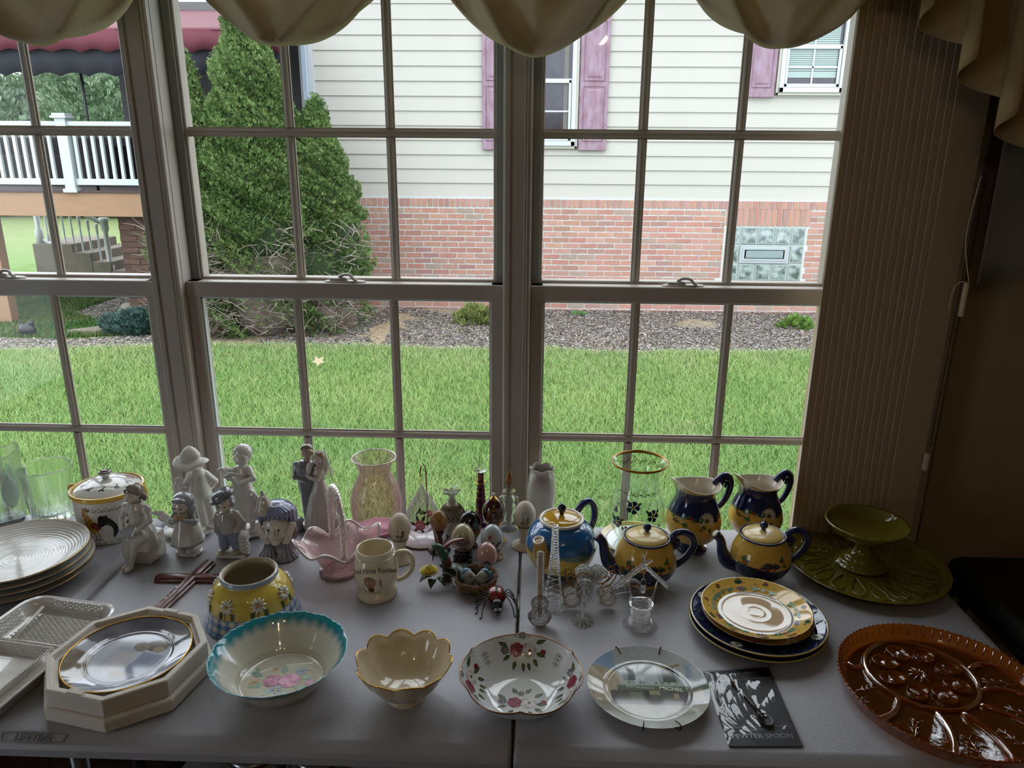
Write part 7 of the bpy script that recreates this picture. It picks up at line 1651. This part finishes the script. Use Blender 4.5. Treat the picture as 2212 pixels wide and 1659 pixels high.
SP = spline([(.052, 0), (.056, .001), (.078, .009), (.095, .0165)], 5)+[(.1020, .0195), (.1028, .0208), (.1015, .0218)]+[(.1005-.0011*k, .0210-(.0130*min(1, (k/28)**.9))) for k in range(1, 34)]+[(.0630, .0078), (.060, .0068), (.0500, .0068), (.0300, .0068), (.0290, .00698), (.0280, .0068), (.0160, .0068), (.0150, .0070), (.0140, .0068), (.001, .0068)]
spl = G().lathe(SP, 120).mesh('plate_body', ware, True, sm); bow = mat('brown_under_glaze', '4a2f22', .2, coat=.6)
for k, (dx, dy, lab) in enumerate(((.000, .004, 'small ochre plate just below the topmost of the yellow stack'), (-.003, .004, 'small ochre plate with blue daisies and green vines on top of the stack'))):
    t = T('salad_plate', lab, 'plate', cx0+dx, cy0+dy, 0, 'yellow and cobalt plates in the stack', TZ+.0155+.0115*k); link('plate_body', spl, t)
    if k == 1:
        zf = lambda r: float(np.interp(r, [.001, .0635, .0699, .085, .1005], [.0070, .0079, .0083, .0125, .0212]))
        P = Paint(lambda u, v, off: Vector((u, v, zf(math.hypot(u, v))+.0006+off)))
        for a in (-28, 95, 195, 262):
            q = math.radians(a); x, y = .082*cos(q), .082*sin(q); P.daisy(x, y, .0125, 10, '2a3268', 'a8402f', w=.0040); fan(P, x, y, q+.3, .016, '20503f', n=3, span=.7)
            for s in (-1, 1):
                for j, b in enumerate((20, 32, 44)):
                    w = math.radians(a+s*b); X, Y = (.080+.004*(j % 2))*cos(w), (.080+.004*(j % 2))*sin(w)
                    if j == 1: redf(P, X*1.08, Y*1.08, 1.5); redf(P, X*.93, Y*.93, 1.1)
                    for d in (0, 1.4, 2.8, 4.4): P.leaf(X, Y, w+d, .0110, .0068, '3a7a58')
                P.vine([(.078*cos(q+s*.2), .078*sin(q+s*.2)), (.088*cos(q+s*.4), .088*sin(q+s*.4)), (.080*cos(q+s*.65), .080*sin(q+s*.65))], .0008, 'b0603f')
        P.obj('flower_painting', t, .2)

# ---------------------------------------------------------------- large blue teapot
t = T('teapot', 'round blue and yellow teapot with white rim behind the glass tower', 'teapot', .066, 1.433, 0)
def bt_(x, y, z):
    n = float(vnoise(np.array(math.atan2(y, x)*3+9), np.array(z*120+9), 1, 41)); k = .85+.3*n
    e = .004*(n-.5)
    if z < .022+e: return [.02*k, .09*k, .13*k]
    if z < .064+e+.004*sin(math.atan2(y, x)*2): return [.66*k, .48*k, .07*k]
    if z < .072+e: return [.14*k, .22*k, .16*k]
    if z < .120: return [.018*k, .12*k, .34*k]
    return [.012, .03, .07]
BPp = spline([(.042, 0), (.048, .002), (.060, .018), (.073, .045), (.0765, .068), (.070, .094), (.056, .112), (.046, .118), (.043, .121)], 8); d = []
for a, b in zip(BPp, BPp[1:]):
    n = max(1, int(math.hypot(b[0]-a[0], b[1]-a[1])/.002)); d += [(a[0]+(b[0]-a[0])*k/n, a[1]+(b[1]-a[1])*k/n) for k in range(n)]
G().lathe(d+[BPp[-1], (.040, .122), (.001, .118)], 128).obj('teapot_body', ware, t, paintfn=bt_)
G().lathe([(.043, .1205), (.0475, .122), (.0485, .1255), (.0465, .128), (.0425, .1275), (.041, .124), (.041, .1205)], 64, cap0=False, cap1=False).obj('white_rim', inn, t)
lidm = mat('mustard_glaze', 'c0962a', .10, coat=.8)
ld = G().lathe([(.0405, .1235)]+spline([(.0405, .1262), (.034, .1300), (.020, .1335), (.006, .1352), (.001, .1354)], 4), 56).obj('lid', lidm, t)
G().lathe([(.0045, .1345), (.005, .139), (.0085, .146), (.0095, .151), (.0075, .157), (.003, .160), (.0005, .1605)], 24).obj('lid_knob', mat('ink_glaze', '0b0f1c', .08, coat=.8), ld)
G().tube(spline([(-.030, -.042, .050), (-.042, -.062, .072), (-.046, -.070, .096), (-.049, -.074, .112)], 6), [v for v in np.interp(np.linspace(0, 1, 19), [0, .5, 1], [.024, .016, .0115])], 18).obj('spout', mat('mustard_spout', 'c09a30', .10, coat=.8), t)
G().lathe([(.012, -.001), (.0125, .001), (.011, .0022), (.0078, .001), (.0075, -.004), (.001, -.0041)], 24).xf(Matrix.Translation((-.0493, -.0746, .1128)) @ Matrix.Rotation(.28, 4, 'X') @ Matrix.Rotation(-.18, 4, 'Y')).obj('spout_mouth', inn, t)
hdl = G()
hp = spline([(.030, .046, .108), (.045, .058, .128), (.062, .068, .134), (.074, .074, .118), (.076, .072, .090), (.062, .054, .062)], 6)
hdl.tube(hp, .0085, 12, flat=.9).obj('handle', mat('cobalt_handle', '232f6a', .10, coat=.8), t)

# ---------------------------------------------------------------- hurricane vase on its saucer
t = T('saucer', 'white saucer with spotted yellow rim under the painted glass vase', 'saucer', .246, 1.566)
def su(x, y, z): return [.64, .50, .13] if math.hypot(x, y) > .071 else [.72, .72, .72]
SUP = [(.040, 0), (.045, .001), (.070, .006), (.081, .010), (.0818, .0115), (.0805, .0125)]+[(.080-.0015*k, .0120-.00085*min(k, 8)) for k in range(1, 25)]+[(.001, .0050)]
G().lathe(SUP, 96).obj('saucer_body', ware, t, paintfn=su)
P = Paint(lambda u, v, off: Vector((u, v, .0112+off)))
for k in range(36): a = k*2*pi/36; P.dot(.0765*cos(a), .0765*sin(a), .0009, 'c9c0a0', 6)
P.obj('rim_dots', t)
t = T('glass_vase', 'clear hurricane vase painted with blue flowers and a gold rim', 'vase', .246, 1.568, 0, None, TZ+.0056)
HVo = [(.034, 0), (.040, .003), (.052, .022), (.0625, .055), (.063, .085), (.054, .118), (.046, .142), (.046, .160), (.054, .182), (.064, .198)]
G().lathe(shell(HVo, .0018, .006), 80).obj('vase_body', thinglass('hurricane_glass', 'fbfffc', .30), t)
G().lathe([(.0615, .1935), (.0643, .1985), (.0630, .2003), (.0605, .1945)], 80, cap0=False, cap1=False).obj('gold_rim', mat('gold_rim_paint', 'a8741c', .25, metal=.5), t)
hs = Surf(spline(HVo, 6)); fa = fcam(.246, 1.568)
def hv(da, s, fn):
    P = Paint(on(hs, fa+da, s)); fn(P); P.obj('painted_flower', t, .3)
NB, NL = '232a62', '2f4a20'
def flw(P, r=.0145, c=NB, cc='b07a3a'):
    P.daisy(0, 0, r, 5, c, cc, w=r*.85); P.leaf(.010, .006, .6, .012, .006, NL); P.leaf(-.010, .008, 2.4, .011, .006, NL)
hv(-.75, .075, flw); hv(-.15, .118, lambda P: flw(P, .015)); hv(.62, .098, lambda P: flw(P, .0145)); hv(.12, .050, lambda P: (flw(P, .0155, 'b0843a', '3a2a20'))); hv(-.40, .066, lambda P: (P.vine([(-.008, -.010), (.002, 0)], .0009, NL), P.dot(.003, .002, .004, '8a1f2a', 6), P.leaf(-.006, -.008, 1.5, .012, .006, NL)))
hv(-.85, .112, lambda P: (P.petal(0, 0, -1.4, .016, .007, '6a6a8a'), P.petal(0, 0, -1.8, .016, .007, '7a7a96'), P.vine([(0, 0), (.004, .010)], .001, NL))); hv(.95, .070, lambda P: (P.vine([(0, -.010), (-.004, 0), (.004, .012)], .0009, '4a4a2a'), P.dot(0, 0, .003, '4a4a60')))
for k in range(7):
    a = -1.1+.36*k; hv(a, .148, lambda P: (P.vine([(-.008, 0), (-.002, -.005), (.004, 0), (.001, .003)], .0012, '9a8a2a'), P.leaf(.005, -.002, .3, .007, .003, NL)))
for k in range(6):
    a = pi-1.0+.4*k; hv(a, .190, lambda P: (P.vine([(-.008, 0), (-.003, .005), (.002, -.003), (.006, .004)], .0014, '3a3a1c'), P.leaf(.007, 0, 5.2, .008, .003, '8a7a22')))

# ---------------------------------------------------------------- tulip vase
t = T('tulip_vase', 'tall white and blush tulip shaped porcelain vase by the middle mullion', 'vase', .024, 1.628)
def tv(a, r, z): k = max(0, (z-.125)/.03); return (r*(1+.05*k*cos(6*a)+.025*cos(3*a)), z+.006*k*abs(cos(3*a)))
def tvc(x, y, z):
    a = math.atan2(y, x); k = max(0, min(1, (z-.105)/.03))*max(0, 1-max(0, (z-.140)/.012)); m = k*(.5+.5*cos(3*(a-fcam(.024, 1.628)))); c0, c1 = (.56, .53, .50), (.40, .28, .26); return [c0[i]*(1-m)+c1[i]*m for i in range(3)]
G().lathe(shell([(.020, 0), (.022, .002), (.024, .02), (.031, .06), (.034, .095), (.031, .130), (.026, .146), (.029, .153)], .0022), 96, tv).obj('vase_body', mat('tulip_satin', (.6, .5, .5), .3, coat=.3, attr=True), t, paintfn=tvc)

# ---------------------------------------------------------------- olive egg platter and pedestal bowl
olv = mat('olive_glaze', '71641a', .10, coat=.8, noise=.3, nscale=9, ncol='4f4510')
t = T('egg_platter', 'large round olive green egg platter with teardrop wells', 'platter', .735, 1.466)
GPp = spline([(.11, 0), (.12, .002), (.150, .012), (.166, .020)], 5)+[(.1685, .0215), (.168, .0235), (.165, .0240), (.158, .0205), (.150, .0145), (.148, .0135), (.062, .0135), (.060, .0115), (.001, .0115)]
G().lathe(GPp, 96).obj('platter_body', olv, t)
n = 20
for k in range(n):
    a = 2*pi*k/n+.1
    def well(u, v, a=a):   # teardrop ridge loop
        q = 2*pi*u; L = .066; x = .110+L/2*cos(q); w = .0195*(.60+.40*cos(q))*sin(q)
        rr = .0023; b = 2*pi*v; sk = .016*sin((x-.1)*34)
        X, Y = x+0.0, w+sk*.5
        return (X*cos(a)-Y*sin(a)+rr*cos(b)*cos(a), X*sin(a)+Y*cos(a)+rr*cos(b)*sin(a), .0138+rr*sin(b)*1.1)
    G().grid(well, 22, 5, True, True).obj('egg_well', olv, t)
t = T('pedestal_bowl', 'olive green pedestal bowl standing in the middle of the egg platter', 'bowl', .728, 1.470, 0, None, TZ+.0117)
G().lathe(spline([(.052, 0), (.054, .003), (.048, .008), (.046, .012), (.036, .017), (.034, .022), (.022, .030), (.0175, .042), (.019, .054), (.026, .062)], 4)+spline([(.026, .062), (.050, .070), (.072, .084), (.0835, .098)], 5)+[(.0855, .101), (.0845, .1035), (.0815, .1025)]+spline([(.0815, .1025), (.066, .086), (.040, .074), (.001, .070)], 5), 72).obj('bowl_body', olv, t)
for k in range(12): a = 2*pi*k/12; G().tube(spline([(.030*cos(a), .030*sin(a), .0615), (.050*cos(a+.12), .050*sin(a+.12), .068), (.062*cos(a), .062*sin(a), .0745)], 4), .0014, 6).obj('petal_ridge', olv, t)

# ---------------------------------------------------------------- amber glass tray
amb = mat('amber_glass', 'e07a1c', .05, trans=.9, ior=1.4, coat=.6, bump=.5, bscale=60); ambd = mat('amber_glass_deep', 'cc5c10', .05, trans=.85, ior=1.45, coat=.8)
t = T('amber_tray', 'round amber glass relish tray with egg wells and beaded rim', 'tray', .697, 1.058)
AR = .165
G().lathe([(.150, 0), (.155, .001), (.159, .006), (.166, .024), (.168, .026), (.167, .0275), (.1635, .0265), (.1555, .008), (.152, .0048), (.001, .0045)], 144, lambda a, r, z: (r*(1+.004*cos(72*a)*(z > .005 and r > .15)), z)).obj('tray_body', amb, t)
for k in range(100): a = 2*pi*k/100; g_ = G() if k == 0 else g_; g_.ell((.1672*cos(a), .1672*sin(a), .0275), .0021, 6, 5)
g_.obj('beaded_rim', ambd, t, kind='stuff')
g = G()
for k in range(72): a = 2*pi*k/72; g.tube([(.1575*cos(a), .1575*sin(a), .009), (.1632*cos(a), .1632*sin(a), .0245)], .0013, 5)
g.obj('rim_flutes', ambd, t, kind='stuff')
ex_, ey_, er = -.014, .050, .089
G().tube([(ex_+er*cos(k*pi/36), ey_+er*sin(k*pi/36), .0062) for k in range(72)], .0042, 8, closed=True).obj('centre_ring', amb, t)
for k in range(8):
    a = 2*pi*k/8+.25; R = .056; cx_, cy_ = ex_+R*cos(a), ey_+R*sin(a)
    w = G().lathe([(.0145, .0048), (.0158, .0085), (.0150, .0110), (.0130, .0088), (.006, .0058), (.0005, .0055)], 28, lambda q, r, z: (r*(1+.45*abs(cos(q))), z), cap0=False); w.xf(Matrix.Translation((cx_, cy_, 0)) @ Matrix.Rotation(a, 4, 'Z')).obj('egg_well', amb, t)
    r_ = G()
    for j in range(7): q = a+pi+(j-3)*.32; r_.tube([(cx_+.006*cos(a), cy_+.006*sin(a), .0066), (cx_+.006*cos(a)+.014*cos(q), cy_+.006*sin(a)+.014*sin(q), .0078)], .0006, 4)
    r_.obj('well_rays', amb, t)
for k in range(10): a = k*.63; G().tube([(ex_+.004*cos(a), ey_+.004*sin(a), .008), (ex_+.020*cos(a), ey_+.020*sin(a), .0055)], [.0022, .001], 6).obj('centre_petal', amb, t)
for a in (150, 205, 248, 282, 318, 355, 30):
    q = math.radians(a); p1 = (.150*cos(q), .150*sin(q)); v = Vector((p1[0]-ex_, p1[1]-ey_)); L = v.length; v.normalize(); s0 = er+.006; nrm = Vector((-v.y, v.x))
    G().tube(spline([(ex_+v.x*(s0+(L-s0)*w)+nrm.x*.010*sin(pi*w), ey_+v.y*(s0+(L-s0)*w)+nrm.y*.010*sin(pi*w), .0065) for w in (0, .25, .5, .75, 1)], 4), [.0030]+[.0052]*15+[.0035], 8).obj('divider', ambd, t)
for a in (178, 227, 265, 300, 336, 12):
    q = math.radians(a); g = G(); bx_, by_ = .142*cos(q), .142*sin(q); d = Vector((ex_-bx_, ey_-by_)); d.normalize(); LL = min(.055, math.hypot(bx_-ex_, by_-ey_)-er-.008)
    g.tube([(bx_+d.x*LL*w, by_+d.y*LL*w, .0052) for w in (0, .5, 1)], [.0013, .001, .0005], 5)
    for w in (.25, .5, .75):
        for s in (-1, 1): c_, s_ = cos(.7*s), sin(.7*s); dx, dy = d.x*c_-d.y*s_, d.x*s_+d.y*c_; g.tube([(bx_+d.x*LL*w, by_+d.y*LL*w, .0052), (bx_+d.x*LL*w+dx*.014, by_+d.y*LL*w+dy*.014, .0052)], [.0009, .0004], 5)
    g.obj('leaf_veins', ambd, t)

# ---------------------------------------------------------------- spun glass miniatures
spun = glassmat('spun_glass', (1, 1, 1), 0, 1.45); frosty = mat('spun_glass_mesh', 'ffffff', .04, trans=.72, ior=1.35, coat=.8); gw = mat('gold_painted_glass', '9a6d38', .2, metal=.7)
def frit(g, pts, r, seed, n): 
    rr = random.Random(seed)
    for _ in range(n): p = rr.choice(pts); g.ell((p[0]+rr.uniform(-r, r)*.4, p[1]+rr.uniform(-r, r)*.4, p[2]+rr.uniform(-r, r)*.4), r*rr.uniform(.6, 1.1), 6, 4)
# guitar
t = T('spun_glass_guitar', 'spun glass miniature guitar with gilt strings leaning upright', 'ornament', .020, 1.228, 0)
tl_m = Matrix.Rotation(math.radians(-14), 4, 'X')
body = []
for k in range(40):
    q = 2*pi*k/40; y = .030*sin(q); w = .0235 if y < 0 else .0195; w = w-.006*math.exp(-((y-.004)/.009)**2); body.append((w*cos(q)*1.0, .031+y))
g = G(); vs = [(x, -.004, z) for x, z in body]+[(x, .004, z) for x, z in body]; n = 40
g.add(vs, [tuple(range(n)), tuple(range(2*n-1, n-1, -1))]+[(i, n+i, n+(i+1) % n, (i+1) % n) for i in range(n)]); frit(g, [(x*s, -.0045, .031+(z-.031)*s) for x, z in body for s in (.2, .4, .6, .8, .95)], .0013, 1, 800)
g.xf(tl_m).obj('guitar_body', frosty, t)
g = G().cbox(-.0048, .0048, -.003, .003, .058, .146, .001)
for k in range(22):
    for s in (-1, 1): g.ell((s*.0058, -.001, .060+.004*k), .0018, 6, 4)
g.xf(tl_m).obj('neck', frosty, t)
for k in range(4): G().tube([(-.003+.002*k, -.0055, .022), (-.003+.002*k, -.0055, .146)], .00065, 5).xf(tl_m).obj('string', gw, t)
G().tube([(x*1.03, -.004, .031+(z-.031)*1.03) for x, z in body], .0008, 5, closed=True).xf(tl_m).obj('gilt_outline', gw, t)
G().tube([(0, .006, .050), (0, .030, .002)], .0013, 6).obj('prop_leg', spun, t)
# tower
t = T('spun_glass_tower', 'tall tapering spun glass lattice tower in front of the blue teapot', 'ornament', .048, 1.296, 0)
hh = .178; wid = lambda z: .0035+.0145*(1-z/hh)**1.7
g = G()
for sx, sy in ((1, 1), (1, -1), (-1, 1), (-1, -1)): g.tube([(sx*wid(z), sy*wid(z), z+.001) for z in np.linspace(0, hh, 12)], .0011, 6)
g.obj('tower_leg', spun, t)
g = G()
zs = list(np.linspace(.012, .075, 6))+list(np.linspace(.082, .176, 17))
for i, z in enumerate(zs):
    w = wid(z)+.001; c4 = [(w, w), (-w, w), (-w, -w), (w, -w)]
    r = .0009 if z < .08 else .0015
    for j in range(4): a, b = c4[j], c4[(j+1) % 4]; z2 = z+(.009 if z < .08 else .004); g.tube([(a[0], a[1], z), (b[0], b[1], z2)], r, 5); g.ell((a[0], a[1], z), r*1.7, 6, 4)
g.obj('lattice', spun, t, kind='stuff')
g = G(); pts = [(.024*cos(k*.3)*s, .024*sin(k*.3)*s, .003) for k in range(21) for s in (.8, 1)]; frit(g, pts, .0028, 3, 90)
for k in range(5): g.tube([((.022-.002*k)*cos(q*pi/12), (.022-.002*k)*sin(q*pi/12), .004+.004*k) for q in range(24)], .0012, 5, closed=True)
g.obj('tower_base', spun, t)
# heart carriage with gold wheels
t = T('spun_glass_carriage', 'spun glass carriage with gold scrolls and toothed wheels', 'ornament', .120, 1.300, 6)
g = G(); hpts = []
for k in range(60): q = 2*pi*k/60; X = 16*sin(q)**3; Z = 13*cos(q)-5*cos(2*q)-2*cos(3*q)-cos(4*q); hpts += [(X*.00185*s, dy, .068+Z*.00185*s) for s in (.2, .4, .6, .8, .95) for dy in (-.006, .006)]
frit(g, hpts, .0029, 5, 800); g.obj('heart_body', frosty, t)
for sx in (-1, 1):
    for sy in (-1, 1):
        w = G(); c = (sx*.036, sy*.014+.004, .0205)
        for rad in (.005, .009, .0125): w.tube([(c[0]+rad*cos(q*pi/12), c[1], c[2]+rad*sin(q*pi/12)) for q in range(24)], .0018, 5, closed=True)
        w.ell(c, .0035, 8, 6); wh = w.obj('wheel', frosty, t)
        w = G()
        for q in range(22): a = q*2*pi/22; w.tube([(c[0]+.0135*cos(a), c[1], c[2]+.0135*sin(a)), (c[0]+.0175*cos(a), c[1], c[2]+.0175*sin(a))], [.0013, .0009], 5)
        w.obj('gilt_teeth', gw, wh)
    for dy in (-.008, .008):
        G().tube(spline([(sx*.018, dy, .044), (sx*.036, dy, .050), (sx*.048, dy, .066), (sx*.050, dy, .078), (sx*.042, dy, .083), (sx*.038, dy, .077), (sx*.042, dy, .073)], 6), .0013, 6).obj('gold_scroll', gw, t)
        G().tube(spline([(sx*.022, dy, .052), (sx*.032, dy, .062), (sx*.036, dy, .070), (sx*.030, dy, .072), (sx*.030, dy, .066)], 6), .0012, 6).obj('gold_scroll', gw, t)
        G().tube([(sx*.036, dy, .0205), (sx*.016, dy, .046)], .0012, 6).obj('strut', spun, t)
G().tube([(.016, -.008, .020), (.060, -.006, .030), (.108, -.004, .036)], .0011, 6).obj('shaft', spun, t); G().tube([(.016, .008, .024), (.060, .010, .034), (.108, .012, .040)], .0011, 6).obj('shaft', spun, t)
hz_ = G(); pts = [(.070+.030*s, .0, .048+.008*sin(s*3)) for s in np.linspace(0, 1, 12)]; frit(hz_, pts, .0035, 9, 26)
pts = [(.066, 0, .050+.012*s) for s in np.linspace(0, 1, 5)]; frit(hz_, pts, .0042, 10, 18); hz_.obj('horse_body', frosty, t)
G().ell((.062, 0, .083), (.004, .003, .008), 10, 8).obj('gold_plume', gw, t)
for x in (.070, .080, .098, .106):
    G().tube(spline([(x, .002, .046), (x+.004, .0, .024), (x+.002, -.002, .003)], 4), [.0022]*4+[.0015]*4+[.0010], 6).obj('leg', spun, t)
# streetlamp tree ornament in front
t = T('spun_glass_lamp', 'spun glass double armed lamp ornament on a round spun base', 'ornament', .104, 1.246, 0)
g = G(); frit(g, [(.021*s*cos(k*.4), .021*s*sin(k*.4), .003+.006*(1-s)) for k in range(16) for s in (.15, .3, .45, .6, .75, .9, 1)], .0017, 12, 480); g.obj('spun_base', frosty, t)
G().lathe([(.0022, .006), (.0020, .030), (.0060, .035), (.0062, .038), (.003, .042), (.003, .052), (.0075, .055), (.003, .058), (.0024, .060), (.0024, .092), (.0012, .104)], 18).obj('stem', spun, t)
for s in (-1, 1): G().tube(spline([(0, 0, .093), (s*.012, 0, .089), (s*.016, 0, .076), (s*.016, 0, .056), (s*.019, 0, .046), (s*.026, 0, .047), (s*.029, 0, .053)], 6), .0014, 7).obj('arm', spun, t)
g = G(); frit(g, [(.014*cos(q), 0, .098+.010*sin(q)) for q in np.linspace(.1, pi-.1, 16)], .0018, 13, 34); g.obj('gold_garland', gw, t)
# wishing well
t = T('spun_glass_well', 'spun glass wishing well with a tiny hanging bucket', 'ornament', .214, 1.238, 0)
g = G()
for k in range(13): z = .005+.0036*k; R = .0185+.002*(k/12-.5)**2*8+.001*sin(k); g.tube([(R*cos(q*pi/14), R*sin(q*pi/14), z) for q in range(28)], .0019, 6, closed=True)
g.obj('coiled_wall', spun, t)
g = G()
for R, z, nn, rr_ in ((.026, .0035, 34, .0028), (.031, .003, 42, .0026), (.0225, .0045, 26, .0024)):
    for k in range(nn): a = 2*pi*k/nn; g.ell((R*cos(a), R*sin(a), z), rr_, 7, 5)
g.obj('pebble_ring', spun, t)
for s in (-1, 1): G().tube([(s*.017, 0, .048), (s*.027, -.002, .098)], .0017, 7).obj('post', spun, t)
for s in (-1, 1):
    g = G()
    for k in range(15): w = k/14; g.ell((s*(.002+.046*w)-.002, 0, .133-.044*w), (.0042, .0034, .0034), 8, 6); g.ell((s*(.002+.046*w)-.001, -.006, .131-.044*w), (.0030, .0026, .0026), 7, 5)
    g.obj('roof_beads', spun, t)
G().tube([(-.022, 0, .060), (.022, 0, .062)], .0018, 7).obj('axle', spun, t); G().ell((-.020, -.004, .062), .005, 10, 8).obj('crank_knob', spun, t)
G().tube([(.0, -.004, .130), (.0, -.005, .104)], .0012, 6).obj('bucket_rope', spun, t)
G().tube(spline([(-.0048, -.005, .086), (-.0045, -.005, .100), (0, -.005, .105), (.0045, -.005, .100), (.0048, -.005, .086)], 5), .0009, 6).lathe([(.0035, .0), (.0052, .002), (.0054, .012), (.0046, .013), (.001, .003)], 14, c=(0, -.005, .077)).obj('bucket', spun, t)
b = G(); b.ell((.004, 0, .137), (.006, .004, .004), 10, 7); b.ell((.011, 0, .141), .0035, 9, 7); b.tube([(.013, 0, .141), (.018, 0, .138)], [.0015, .0004], 6)
for dx, dz in ((-.004, .020), (-.001, .014), (.003, .022), (-.008, .016)): b.tube([(.001, 0, .139), (.001+dx, 0, .139+dz)], [.0018, .0004], 6)
b.obj('glass_bird', spun, t)
